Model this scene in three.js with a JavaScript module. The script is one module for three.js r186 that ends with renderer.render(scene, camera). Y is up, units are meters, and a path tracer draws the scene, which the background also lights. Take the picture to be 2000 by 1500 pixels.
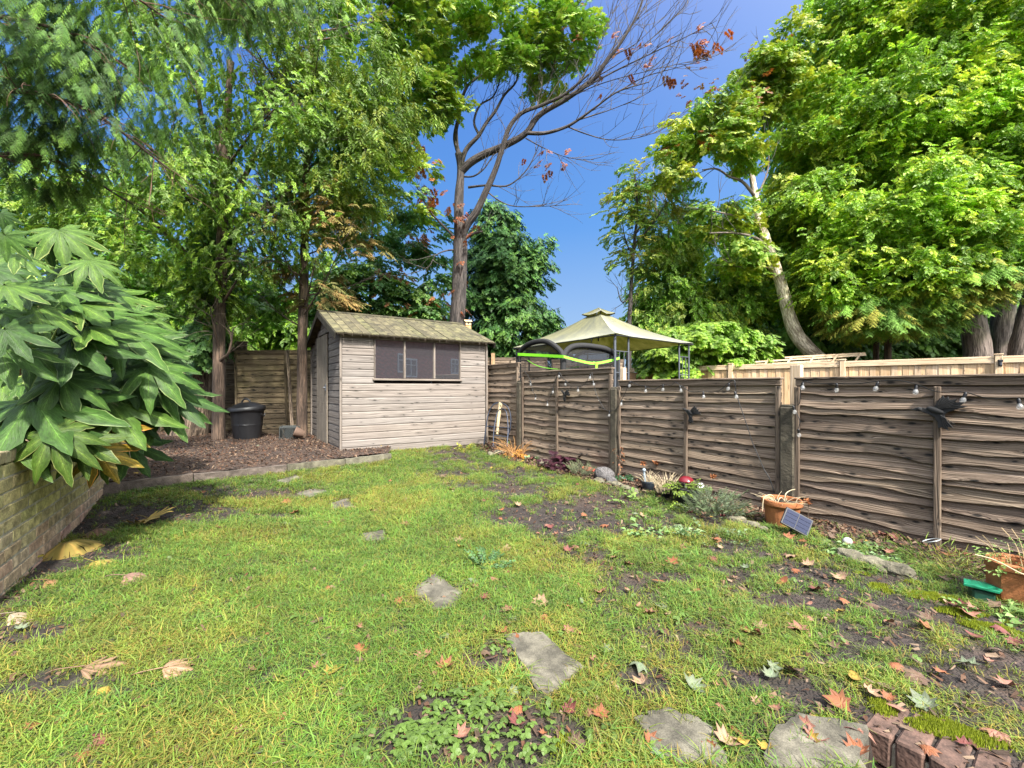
import * as THREE from 'three';
import { mergeGeometries } from 'three/addons/utils/BufferGeometryUtils.js';

// ───────────────────────── camera, sky, sun, exposure ─────────────────────────
const EYE = 1.1, F = 850, U0 = 1000, V0 = 757;      // eye height; focal length and principal point of the photograph in its pixels
const EXPOSURE = 6.2;
const scene = new THREE.Scene();
const camera = new THREE.PerspectiveCamera(2 * Math.atan(750 / F) * 180 / Math.PI, 4 / 3, 0.05, 900);
camera.position.set(0, EYE, 0);
camera.setViewOffset(2000, 1500, 0, -7, 2000, 1500);
const SUN = new THREE.Vector3(0.43, 1.06, 0.903).normalize();
{
  const w = 1024, h = 512, a = new Float32Array(w * h * 4);
  const mixc = (p, q, t) => p.map((x, i) => x + (q[i] - x) * t), st = (a0, b0, x) => { const t = Math.min(1, Math.max(0, (x - a0) / (b0 - a0))); return t * t * (3 - 2 * t); };
  const cz = [0.030, 0.15, 0.56], c40 = [0.008, 0.155, 0.66], c20 = [0.120, 0.36, 0.86], c5 = [0.40, 0.61, 0.92], c0 = [0.55, 0.68, 0.86];
  for (let j = 0; j < h; j++) for (let i = 0; i < w; i++) {
    const el = (0.5 - (h - 1 - j + 0.5) / h) * 180, az = ((i + 0.5) / w - 0.5) * 2 * Math.PI;   // row 0 of a DataTexture is the bottom
    let c = el > 40 ? mixc(c40, cz, st(40, 90, el)) : el > 20 ? mixc(c20, c40, (el - 20) / 20) : el > 5 ? mixc(c5, c20, (el - 5) / 15) : mixc(c0, c5, Math.max(0, el) / 5);
    const e = el * Math.PI / 180, dx = Math.cos(e) * Math.cos(az), dy = Math.sin(e), dz = Math.cos(e) * Math.sin(az);
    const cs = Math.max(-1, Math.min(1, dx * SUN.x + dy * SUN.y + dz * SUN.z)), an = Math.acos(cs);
    const gl = 1.5 * Math.exp(-an * an / 0.10) + 8.0 * Math.exp(-an * an / 0.64);  // wide sun-side glow, out of view, added and raised as fill light
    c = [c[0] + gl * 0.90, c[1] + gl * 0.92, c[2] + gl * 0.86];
    if (el < -2) c = [0.11, 0.12, 0.07];
    const k = (j * w + i) * 4;
    a[k] = c[0] / EXPOSURE; a[k + 1] = c[1] / EXPOSURE; a[k + 2] = c[2] / EXPOSURE; a[k + 3] = 1;
  }
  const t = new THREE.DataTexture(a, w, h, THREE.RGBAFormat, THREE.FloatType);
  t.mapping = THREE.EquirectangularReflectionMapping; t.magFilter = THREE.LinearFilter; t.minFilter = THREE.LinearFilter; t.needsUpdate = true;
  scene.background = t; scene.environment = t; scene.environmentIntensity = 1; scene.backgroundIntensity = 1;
}
const sun = new THREE.DirectionalLight(new THREE.Color().setRGB(1, 0.94, 0.84), 2.05);
sun.name = 'sun'; sun.position.copy(SUN).multiplyScalar(60); sun.castShadow = true; sun.shadow.radius = 5;
Object.assign(sun.shadow.camera, { left: -30, right: 30, top: 30, bottom: -30, near: 1, far: 140 });
sun.shadow.mapSize.set(4096, 4096);
scene.add(sun); scene.add(sun.target);
const renderer = new THREE.WebGLRenderer({ antialias: true });
renderer.setSize(1024, 768);
renderer.toneMapping = THREE.LinearToneMapping; renderer.toneMappingExposure = EXPOSURE;
renderer.shadowMap.enabled = true;

// ───────────────────────── helpers ─────────────────────────
const PI = Math.PI, V3 = (x, y, z) => new THREE.Vector3(x, y, z);
function rng(s) { return () => { s = (s + 0x6d2b79f5) | 0; let t = Math.imul(s ^ (s >>> 15), 1 | s); t = (t + Math.imul(t ^ (t >>> 7), 61 | t)) ^ t; return ((t ^ (t >>> 14)) >>> 0) / 4294967296; }; }
const clamp = (x, a = 0, b = 1) => Math.min(b, Math.max(a, x)), lerp = (a, b, t) => a + (b - a) * t;
const ss = (a, b, x) => { const t = clamp((x - a) / (b - a)); return t * t * (3 - 2 * t); };
const PERM = new Float32Array(4096); { const r = rng(11); for (let i = 0; i < 4096; i++) PERM[i] = r(); }
function hash3(i, j, k) { let n = Math.imul(i, 374761393) ^ Math.imul(j, 668265263) ^ Math.imul(k, 2147483647 ^ 0x5bd1e995); n = Math.imul(n ^ (n >>> 13), 1274126177); return PERM[(n ^ (n >>> 16)) & 4095]; }
function noise(x, y = 0, z = 0) {
  const i = Math.floor(x), j = Math.floor(y), k = Math.floor(z); let a = x - i, b = y - j, c = z - k;
  a = a * a * (3 - 2 * a); b = b * b * (3 - 2 * b); c = c * c * (3 - 2 * c);
  const p = (q) => lerp(lerp(hash3(i, j, q), hash3(i + 1, j, q), a), lerp(hash3(i, j + 1, q), hash3(i + 1, j + 1, q), a), b);
  return c === 0 ? p(k) : lerp(p(k), p(k + 1), c);
}
function fbm(x, y, z = 0, n = 4) { let s = 0, w = 0.5, t = 0; for (let i = 0; i < n; i++) { s += w * noise(x, y, z + i * 7); t += w; w *= 0.5; x *= 2.03; y *= 2.03; } return s / t; }
function pnoise(x, y, px, py, s) { // tileable value noise
  const i = Math.floor(x), j = Math.floor(y); let a = x - i, b = y - j; a = a * a * (3 - 2 * a); b = b * b * (3 - 2 * b);
  const h = (p, q) => hash3(((p % px) + px) % px, ((q % py) + py) % py, s);
  return lerp(lerp(h(i, j), h(i + 1, j), a), lerp(h(i, j + 1), h(i + 1, j + 1), a), b);
}
const lin = (r, g, b) => new THREE.Color().setRGB(r, g, b);

// the terrain: flat by the camera, rising a little towards the back left corner; lower patio at the bottom right
const inPoly = (x, y, p) => { let c = false; for (let i = 0, j = p.length - 1; i < p.length; j = i++) if ((p[i][1] > y) !== (p[j][1] > y) && x < (p[j][0] - p[i][0]) * (y - p[i][1]) / (p[j][1] - p[i][1]) + p[i][0]) c = !c; return c; };
const PIT = [[1.16, 1.40], [1.85, 0.43], [0.3, 0.3], [0.93, 1.1], [1.02, 1.26], [1.125, 1.395]];
const gh0 = (x, d) => 0.12 * ss(6.2, 8.4, d - x) + 0.02 * (noise(x * 1.3 + 5, d * 1.3) - 0.5) * ss(1.4, 2.2, d);
const gh = (x, d) => (inPoly(x, d, PIT) ? -0.22 : gh0(x, d));
const at = (u, v, d) => V3((u - U0) / F * d, EYE + (V0 - v) / F * d, -d);   // a pixel of the photograph at a depth in metres
function G(u, v, lift = 0) { let d = 5; for (let i = 0; i < 30; i++) { const x = (u - U0) / F * d; d = lerp(d, clamp(F * (EYE - gh0(x, d) - lift) / (v - V0), 0.5, 60), 0.6); } const x = (u - U0) / F * d; return V3(x, gh0(x, d) + lift, -d); }
const used = {};
function numbered(n) { const k = used[n] = (used[n] ?? -1) + 1; return k ? n + '_' + String(k).padStart(3, '0') : n; }
function tag(o, label, category, group, kind) { if (label) o.userData.label = label; if (category) o.userData.category = category; if (group) o.userData.group = group; if (kind) o.userData.kind = kind; return o; }
function base(name, p = [0, 0, 0], turn = 0) { const g = new THREE.Group(); g.name = numbered(name); if (p.isVector3) g.position.copy(p); else g.position.set(...p); g.rotation.y = turn; scene.add(g); return g; }
function mesh(name, geo, mat, parent) { const m = new THREE.Mesh(geo, mat); m.name = parent ? name : numbered(name); m.castShadow = m.receiveShadow = true; (parent || scene).add(m); return m; }
function pieces(parent, name, list) { list.forEach((m, i) => { m.name = i ? name + '_' + String(i).padStart(3, '0') : name; }); }
const M4 = () => new THREE.Matrix4();
function place(geo, x = 0, y = 0, z = 0, rx = 0, ry = 0, rz = 0, sx = 1, sy = 1, sz = 1) {
  return geo.clone().applyMatrix4(M4().compose(V3(x, y, z), new THREE.Quaternion().setFromEuler(new THREE.Euler(rx, ry, rz)), V3(sx, sy, sz)));
}
// a box with chamfered edges (44 triangles)
function cbox(w, h, d, c = 0.004, jit = 0, r = null) {
  c = Math.min(c, w * 0.3, h * 0.3, d * 0.3);
  const P = [], X = w / 2, Y = h / 2, Z = d / 2, cor = [];
  for (const sx of [-1, 1]) for (const sy of [-1, 1]) for (const sz of [-1, 1]) {
    const j = () => (r ? (r() - 0.5) * jit : 0), jx = j(), jy = j(), jz = j();
    cor.push({ s: [sx, sy, sz], x: [sx * X + jx, sy * (Y - c) + jy, sz * (Z - c) + jz], y: [sx * (X - c) + jx, sy * Y + jy, sz * (Z - c) + jz], z: [sx * (X - c) + jx, sy * (Y - c) + jy, sz * Z + jz] });
  }
  const get = (a, b, g) => cor[(a > 0 ? 4 : 0) + (b > 0 ? 2 : 0) + (g > 0 ? 1 : 0)];
  const tri = (a, b, q) => { P.push(...a, ...b, ...q); };
  const poly = (pts) => { // orient outward
    const n = V3(0, 0, 0), a = V3(...pts[0]); const e1 = V3(...pts[1]).sub(a), e2 = V3(...pts[2]).sub(a); n.crossVectors(e1, e2);
    const m = pts.reduce((s, p) => s.add(V3(...p)), V3(0, 0, 0)); if (n.dot(m) < 0) pts = pts.slice().reverse();
    for (let i = 1; i < pts.length - 1; i++) tri(pts[0], pts[i], pts[i + 1]);
  };
  for (const s of [-1, 1]) {
    poly([get(s, -1, -1).x, get(s, 1, -1).x, get(s, 1, 1).x, get(s, -1, 1).x]);
    poly([get(-1, s, -1).y, get(1, s, -1).y, get(1, s, 1).y, get(-1, s, 1).y]);
    poly([get(-1, -1, s).z, get(1, -1, s).z, get(1, 1, s).z, get(-1, 1, s).z]);
  }
  for (const s of [-1, 1]) for (const t of [-1, 1]) {
    poly([get(s, t, -1).x, get(s, t, 1).x, get(s, t, 1).y, get(s, t, -1).y]);
    poly([get(s, -1, t).x, get(s, 1, t).x, get(s, 1, t).z, get(s, -1, t).z]);
    poly([get(-1, s, t).y, get(1, s, t).y, get(1, s, t).z, get(-1, s, t).z]);
  }
  for (const q of cor) poly([q.x, q.y, q.z]);
  const g = new THREE.BufferGeometry(); g.setAttribute('position', new THREE.Float32BufferAttribute(P, 3)); g.computeVertexNormals(); boxUV(g); return g;
}
// uv in metres from the dominant axis; u runs along the longest horizontal way
function boxUV(g, ou = 0, ov = 0, vert = false) {
  const p = g.attributes.position, n = g.attributes.normal, uv = new Float32Array(p.count * 2);
  for (let i = 0; i < p.count; i++) {
    const x = p.getX(i), y = p.getY(i), z = p.getZ(i), ax = Math.abs(n.getX(i)), ay = Math.abs(n.getY(i)), az = Math.abs(n.getZ(i));
    let u, v; if (az >= ax && az >= ay) { u = x; v = y; } else if (ay >= ax) { u = x; v = z; } else { u = z; v = y; }
    if (vert) [u, v] = [v, u];
    uv[2 * i] = u + ou; uv[2 * i + 1] = v + ov;
  }
  g.setAttribute('uv', new THREE.BufferAttribute(uv, 2)); return g;
}
function shiftUV(g, ou, ov) { const uv = g.attributes.uv; for (let i = 0; i < uv.count; i++) uv.setXY(i, uv.getX(i) + ou, uv.getY(i) + ov); return g; }
function tint(g, c) { const n = g.attributes.position.count, a = new Float32Array(n * 3); for (let i = 0; i < n; i++) { a[3 * i] = c[0]; a[3 * i + 1] = c[1]; a[3 * i + 2] = c[2]; } g.setAttribute('color', new THREE.BufferAttribute(a, 3)); return g; }
// tapered tube through points, with radii per point (smoothed), bark bumps
function limbGeo(pts, r0, r1, seg = 8, sub = 4, bump = 0.08, seed = 1) {
  const curve = pts.length > 1 ? new THREE.CatmullRomCurve3(pts.map((p) => p.clone()), false, 'centripetal') : null, n = Math.max(2, (pts.length - 1) * sub);
  const P = [], U = [], I = [], fr = curve.computeFrenetFrames(n, false), len = curve.getLength();
  for (let i = 0; i <= n; i++) {
    const t = i / n, c = curve.getPointAt(t), r = Array.isArray(r0) ? r0[Math.min(r0.length - 2, Math.floor(t * (r0.length - 1)))] * (1 - (t * (r0.length - 1)) % 1) + r0[Math.min(r0.length - 1, Math.floor(t * (r0.length - 1)) + 1)] * ((t * (r0.length - 1)) % 1) : lerp(r0, r1, Math.pow(t, 0.8));
    for (let k = 0; k <= seg; k++) {
      const a = (k % seg) / seg * 2 * PI, b = r * (1 + bump * (noise(Math.cos(a) * 1.7 + seed * 3.1, Math.sin(a) * 1.7 + c.y * 2.5, c.y * 3 + seed) - 0.5) * 2);
      const q = c.clone().addScaledVector(fr.normals[i], Math.cos(a) * b).addScaledVector(fr.binormals[i], Math.sin(a) * b);
      P.push(q.x, q.y, q.z); U.push(k / seg * Math.max(0.12, 2 * PI * (Array.isArray(r0) ? r0[0] : r0)), t * len);
      if (i < n && k < seg) { const s = i * (seg + 1) + k; I.push(s, s + 1, s + seg + 1, s + 1, s + seg + 2, s + seg + 1); }
    }
  }
  const g = new THREE.BufferGeometry(); g.setAttribute('position', new THREE.Float32BufferAttribute(P, 3)); g.setAttribute('uv', new THREE.Float32BufferAttribute(U, 2)); g.setIndex(I); g.computeVertexNormals(); return g;
}
const wire = (pts, r, seg = 5, sub = 5) => limbGeo(pts, r, r, seg, sub, 0);
// triangle soup with colours
class Soup {
  constructor() { this.p = []; this.c = []; }
  tri(a, b, c, k = [1, 1, 1], k2 = k, k3 = k) { this.p.push(a.x, a.y, a.z, b.x, b.y, b.z, c.x, c.y, c.z); this.c.push(...k, ...k2, ...k3); }
  geo(smooth = false) { const g = new THREE.BufferGeometry(); g.setAttribute('position', new THREE.Float32BufferAttribute(this.p, 3)); g.setAttribute('color', new THREE.Float32BufferAttribute(this.c, 3)); g.computeVertexNormals(); return g; }
}
function instanced(name, geo, mat, mats, cols, parent, kind = 'stuff') {
  const m = new THREE.InstancedMesh(geo, mat, mats.length); m.name = parent ? name : numbered(name); m.castShadow = m.receiveShadow = true;
  for (let i = 0; i < mats.length; i++) { m.setMatrixAt(i, mats[i]); if (cols) m.setColorAt(i, cols[i]); }
  if (kind) m.userData.kind = kind; (parent || scene).add(m); return m;
}

// ───────────────────────── textures ─────────────────────────
function tex(w, h, f, srgb = true, rep = null) {
  const a = new Uint8Array(w * h * 4);
  for (let j = 0; j < h; j++) for (let i = 0; i < w; i++) { const c = f(i, j, w, h), k = (j * w + i) * 4; a[k] = clamp(c[0]) * 255; a[k + 1] = clamp(c[1]) * 255; a[k + 2] = clamp(c[2]) * 255; a[k + 3] = 255; }
  const t = new THREE.DataTexture(a, w, h); t.magFilter = THREE.LinearFilter; t.minFilter = THREE.LinearMipmapLinearFilter; t.generateMipmaps = true; t.wrapS = t.wrapT = THREE.RepeatWrapping; t.colorSpace = srgb ? THREE.SRGBColorSpace : THREE.NoColorSpace;
  if (rep) t.repeat.set(...rep); t.needsUpdate = true; return t;
}
// timber: 2 m by 0.5 m, grain along u, knots; returns colour and height maps
function timber(seed, dark, mid, light, knotN, contrast = 1, knotDark = 0.35) {
  const W = 1024, H = 512, r = rng(seed), knots = [];
  for (let i = 0; i < knotN; i++) knots.push([r() * W, r() * H, 5 + r() * 9, r()]);
  const val = new Float32Array(W * H), kn = new Float32Array(W * H);
  for (let j = 0; j < H; j++) for (let i = 0; i < W; i++) {
    let y = j, k = 0;
    for (const [kx, ky, kr] of knots) {
      let dx = i - kx, dy = j - ky; if (dx > W / 2) dx -= W; if (dx < -W / 2) dx += W; if (dy > H / 2) dy -= H; if (dy < -H / 2) dy += H;
      if (Math.abs(dx) > 9 * kr || Math.abs(dy) > 6 * kr) continue;
      const q = (dx * dx) / (kr * kr * 5) + (dy * dy) / (kr * kr * 1.6), e = Math.exp(-q); y += Math.sign(dy || 1) * -kr * 1.9 * Math.exp(-q * 0.35) * Math.min(1, Math.abs(dy) / kr);
      const e2 = Math.exp(-Math.pow((dx * dx) / (kr * kr * 1.1) + (dy * dy) / (kr * kr * 0.7), 1.6)); k = Math.max(k, e2, 0.35 * e);
    }
    const u = i / W, v = y / H, yy = v + 0.012 * (pnoise(u * 6, v * 4, 6, 4, seed) - 0.5) * 4;
    const g1 = pnoise(u * 5, yy * 90, 5, 90, seed + 1), g2 = pnoise(u * 10, yy * 220, 10, 220, seed + 2), g3 = pnoise(u * 4, yy * 22, 4, 22, seed + 3), b = 0.5 + 0.55 * (pnoise(u * 7, v * 5, 7, 5, seed + 4) * 0.5 + pnoise(u * 22, v * 13, 22, 13, seed + 5) * 0.5 - 0.5);
    val[j * W + i] = clamp(0.5 + contrast * ((g1 - 0.5) * 0.6 + (g2 - 0.5) * 0.75 + (g3 - 0.5) * 0.22 + (b - 0.5) * 0.4)); kn[j * W + i] = k;
  }
  const col = tex(W, H, (i, j) => { const t = val[j * W + i], k = kn[j * W + i]; const c = t < 0.5 ? dark.map((d, q) => lerp(d, mid[q], t * 2)) : mid.map((d, q) => lerp(d, light[q], t * 2 - 1)); return c.map((x) => x * (1 - (1 - knotDark) * k)); }, true, [0.5, 2]);
  const bmp = tex(W, H, (i, j) => { const t = val[j * W + i] - 0.25 * kn[j * W + i]; return [t, t, t]; }, false, [0.5, 2]);
  return { map: col, bumpMap: bmp };
}
const tFence = timber(3, [0.28, 0.235, 0.20], [0.43, 0.375, 0.33], [0.56, 0.505, 0.45], 44, 0.85, 0.22);
const tShed = timber(7, [0.44, 0.405, 0.38], [0.60, 0.56, 0.53], [0.73, 0.69, 0.66], 14, 0.9, 0.5);
const tNew = timber(9, [0.66, 0.53, 0.40], [0.81, 0.70, 0.56], [0.92, 0.84, 0.73], 12, 0.8, 0.6);
const S = (o) => new THREE.MeshStandardMaterial(o);
const noiseTex = (seed, a, b, fx, rep, n2 = 64) => tex(512, 512, (i, j) => { const u = i / 512, v = j / 512; const t = pnoise(u * fx, v * fx, fx, fx, seed) * 0.45 + pnoise(u * fx * 3, v * fx * 3, fx * 3, fx * 3, seed + 1) * 0.3 + pnoise(u * n2 * 2, v * n2 * 2, n2 * 2, n2 * 2, seed + 2) * 0.25; const k = clamp((t - 0.5) * 1.7 + 0.5); return a.map((x, q) => lerp(x, b[q], k)); }, true, rep);
const hTex = (seed, f1, f2, rep) => tex(512, 512, (i, j) => { const u = i / 512, v = j / 512; const t = pnoise(u * f1, v * f1, f1, f1, seed) * 0.5 + pnoise(u * f2, v * f2, f2, f2, seed + 1) * 0.5; return [t, t, t]; }, false, rep);
const barkTex = (seed, a, b, rep) => { // long vertical cracks
  const f = (i, j) => { const u = i / 512, v = j / 512; const w = u + 0.03 * (pnoise(u * 6, v * 10, 6, 10, seed) - 0.5); const t = pnoise(w * 26, v * 7, 26, 7, seed + 1) * 0.5 + pnoise(w * 60, v * 26, 60, 26, seed + 2) * 0.3 + pnoise(u * 5, v * 4, 5, 4, seed + 3) * 0.35; return clamp((t - 0.57) * 1.9 + 0.5); };
  return { map: tex(512, 512, (i, j) => { const t = f(i, j); return a.map((x, q) => lerp(x, b[q], t)); }, true, rep), bumpMap: tex(512, 512, (i, j) => { const t = f(i, j); return [t, t, t]; }, false, rep) };
};
const grit = hTex(21, 60, 170, [1, 1]);
const M = {
  fence: S({ ...tFence, bumpScale: 0.006, roughness: 0.92, vertexColors: true, color: lin(1.22, 1.20, 1.14) }),
  shed: S({ ...tShed, bumpScale: 0.002, roughness: 0.9, vertexColors: true, color: lin(0.515, 0.515, 0.515) }),
  newWood: S({ ...tNew, bumpScale: 0.002, roughness: 0.85, vertexColors: true, color: lin(0.92, 0.94, 1.0) }),
  concrete: S({ color: lin(0.8, 0.8, 0.8), map: noiseTex(31, [0.36, 0.345, 0.31], [0.62, 0.60, 0.55], 7, [1.5, 1.5]), bumpMap: grit, bumpScale: 0.003, roughness: 0.95, vertexColors: true }),
  slab: S({ color: lin(0.62, 0.61, 0.60), map: noiseTex(35, [0.36, 0.35, 0.32], [0.66, 0.645, 0.60], 9, [1.7, 1.7], 90), bumpMap: hTex(37, 40, 150, [2, 2]), bumpScale: 0.0015, roughness: 0.93, vertexColors: true }),
  stone: S({ color: lin(0.8, 0.8, 0.8), map: noiseTex(41, [0.40, 0.385, 0.34], [0.66, 0.64, 0.58], 6, [3, 3]), bumpMap: grit, bumpScale: 0.006, roughness: 0.95, vertexColors: true }),
  brick: S({ color: lin(1.2, 1.2, 1.2), map: noiseTex(45, [0.60, 0.60, 0.60], [1, 1, 1], 10, [2.2, 2.2]), bumpMap: grit, bumpScale: 0.003, roughness: 0.95, vertexColors: true }),
  mortar: S({ map: noiseTex(47, [0.50, 0.47, 0.42], [0.68, 0.65, 0.58], 8, [2, 2]), bumpMap: grit, bumpScale: 0.003, roughness: 1 }),
  bark: S({ ...barkTex(51, [0.20, 0.165, 0.135], [0.50, 0.435, 0.37], [2.2, 0.9]), bumpScale: 0.02, roughness: 0.95 }),
  barkGrey: S({ ...barkTex(55, [0.13, 0.115, 0.11], [0.33, 0.30, 0.285], [2.0, 0.8]), bumpScale: 0.012, roughness: 0.95 }),
  barkRed: S({ ...barkTex(57, [0.19, 0.15, 0.125], [0.42, 0.345, 0.29], [3.2, 0.8]), bumpScale: 0.012, roughness: 0.95 }),
  barkMauve: S({ ...barkTex(63, [0.27, 0.235, 0.22], [0.52, 0.47, 0.44], [2.0, 0.7]), bumpScale: 0.006, roughness: 0.95 }),
  barkPale: S({ ...barkTex(59, [0.50, 0.44, 0.38], [0.88, 0.82, 0.74], [1.2, 1.2]), bumpScale: 0.010, roughness: 0.95 }),
  twig: S({ color: lin(0.075, 0.055, 0.04), roughness: 0.95 }),
  twigGrey: S({ color: lin(0.07, 0.06, 0.055), roughness: 0.95 }),
  felt: S({ color: lin(0.8, 0.8, 0.8), map: noiseTex(61, [0.235, 0.215, 0.175], [0.50, 0.465, 0.35], 8, [1.1, 1.1], 100), bumpMap: grit, bumpScale: 0.004, roughness: 1, vertexColors: true }),
  black: S({ color: lin(0.012, 0.012, 0.014), roughness: 0.45 }),
  blackMatt: S({ color: lin(0.013, 0.013, 0.014), roughness: 0.85 }),
  blackMetal: S({ color: lin(0.02, 0.021, 0.024), roughness: 0.5, metalness: 0.3 }),
  greyMetal: S({ color: lin(0.10, 0.11, 0.13), roughness: 0.45, metalness: 0.5 }),
  blueMetal: S({ color: lin(0.02, 0.028, 0.05), roughness: 0.45, metalness: 0.4 }),
  terracotta: S({ color: lin(0.8, 0.8, 0.8), map: noiseTex(65, [0.56, 0.34, 0.19], [0.72, 0.46, 0.28], 6, [3, 3]), bumpMap: grit, bumpScale: 0.0015, roughness: 0.85 }),
  white: S({ color: lin(0.75, 0.75, 0.73), roughness: 0.5 }),
  canopy: new THREE.MeshPhysicalMaterial({ map: noiseTex(71, [0.22, 0.23, 0.01], [0.44, 0.425, 0.21], 4, [0.5, 0.25], 30), roughness: 0.9, transmission: 0.35, thickness: 0, side: THREE.DoubleSide }),
  net: S({ color: lin(0.02, 0.02, 0.022), roughness: 0.9, transparent: true, opacity: 0.68, side: THREE.DoubleSide }),
  lime: S({ color: lin(0.20, 0.62, 0.02), roughness: 0.6, side: THREE.DoubleSide }),
  glassBulb: new THREE.MeshPhysicalMaterial({ color: lin(0.95, 0.95, 0.95), roughness: 0.03, transmission: 0.85, thickness: 0, ior: 1.5 }),
  pane: new THREE.MeshPhysicalMaterial({ color: lin(0.30, 0.29, 0.33), roughness: 0.02, transmission: 0.86, thickness: 0, ior: 4.0 }),
};
const leafMat = (rough = 0.6, tr = 0.35, sp = 0.35) => new THREE.MeshPhysicalMaterial({ color: lin(1, 1, 1), roughness: rough, specularIntensity: sp, transmission: tr, thickness: 0, vertexColors: true, side: THREE.DoubleSide });
const LEAF = leafMat(0.55, 0.62, 0.5), LEAFG = leafMat(0.42, 0.3), NEEDLE = leafMat(0.8, 0.45), GRASS = leafMat(0.7, 0.45), DRY = leafMat(0.8, 0.2);

// ───────────────────────── the ground ─────────────────────────
const BEDEDGE = [[188, 966], [300, 951], [420, 934], [604, 916], [760, 896]].map(([u, v]) => G(u, v));
const BED = [...BEDEDGE.map((p) => [p.x, -p.z]), [-1.88, 6.70], [-2.2, 7.2], [-2.2, 9.6], [-3.6, 10.2], [-9.5, 10.2], [-9.5, 7.5], [-4.86, 5.7], [-4.05, 4.42]];
const FENCE0 = [1.29, 5.37], FE = [0.577, -0.817];            // line of the garden fence: a point (x, depth) and its way towards the camera
const fenceGap = (x, d) => (x - FENCE0[0]) * 0.817 + (d - FENCE0[1]) * 0.577;   // < 0 on the garden side
const ell = (u, v, rx, rd) => { const p = G(u, v); return [p.x, -p.z, rx, rd]; };
const BARE = [ell(1090, 1010, 0.75, 0.42), ell(1180, 985, 0.6, 0.35), ell(960, 1290, 0.20, 0.12), ell(930, 1420, 0.36, 0.17), ell(1010, 1480, 0.2, 0.1), ell(150, 1090, 0.45, 0.35), ell(850, 1380, 0.16, 0.1), ell(1120, 1440, 0.16, 0.1), ell(1490, 1330, 0.14, 0.09), ell(1590, 1290, 0.16, 0.07),
  ell(100, 1340, 0.25, 0.12), ell(60, 1240, 0.3, 0.12), ell(1700, 1260, 0.2, 0.08), ell(1380, 1230, 0.18, 0.10), ell(1290, 1130, 0.3, 0.12), ell(560, 1010, 0.3, 0.1), ell(1560, 1180, 0.28, 0.1), ell(1900, 1220, 0.4, 0.14), ell(1960, 1300, 0.3, 0.12), ell(330, 1000, 0.9, 0.3), ell(480, 965, 0.8, 0.22), ell(240, 1020, 0.4, 0.3), ell(1250, 1340, 0.14, 0.1)];
const SLABS = [
  [[985, 1250], [1060, 1243], [1138, 1312], [1078, 1366], [1050, 1358], [1015, 1300]],
  [[805, 1156], [850, 1124], [902, 1163], [888, 1192], [846, 1196]],
  [[702, 1046], [750, 1039], [754, 1058], [712, 1061]],
  [[642, 986], [678, 975], [694, 992], [655, 1000]],
  [[578, 966], [612, 955], [644, 962], [604, 975]],
  [[540, 941], [578, 928], [592, 934], [556, 948]],
  [[1236, 1416], [1300, 1396], [1385, 1425], [1425, 1512], [1300, 1500]],
  [[1498, 1448], [1560, 1408], [1698, 1430], [1684, 1512], [1490, 1512]]].map((q) => q.map(([u, v]) => { const p = G(u, v); return [p.x, -p.z]; }));
const STEP = [[1.12, 1.43], [1.70, 0.60], [1.88, 0.72], [1.30, 1.545]];
function density(x, d) { // how thick the grass stands, 0..1
  if (inPoly(x, d, BED) || inPoly(x, d, PIT)) return 0;
  const fg = fenceGap(x, d); if (fg > -0.02) return 0;
  if (SLABS.some((s) => inPoly(x, d, s))) return 0.03; if (inPoly(x, d, STEP)) return 0;
  const wob = (noise(x * 3.1, d * 3.1, 2) - 0.5) * 0.3;
  let den = 0.92 + (noise(x * 2.3, d * 2.3, 9) - 0.5) * 0.3;
  for (const [cx, cd, rx, rd] of BARE) { const q = Math.hypot((x - cx) / rx, (d - cd) / rd) + wob * 1.6; den *= lerp(0.12, 1, ss(0.55, 1.15, q)); }
  const right = ss(0.0, 0.7, x + 0.45 * (d - 2.2) - 0.1 + wob);
  const patch = 0.6 * fbm(x * 3.3 + 4, d * 3.3, 3, 3) + 0.4 * fbm(x * 8.5, d * 8.5, 6, 2); den *= lerp(1, 0.9 * ss(0.38, 0.64, patch), right * 0.95);
  den *= ss(0.30, 0.55, -fg + wob * 0.6) * 0.9 + 0.10;
  const wl = (x + 2.91) * 0.843 + (d - 2.47) * 0.539; den *= ss(0.02, 0.5, wl + wob) * 0.75 + 0.25; // along the brick wall
  return clamp(den);
}
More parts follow.
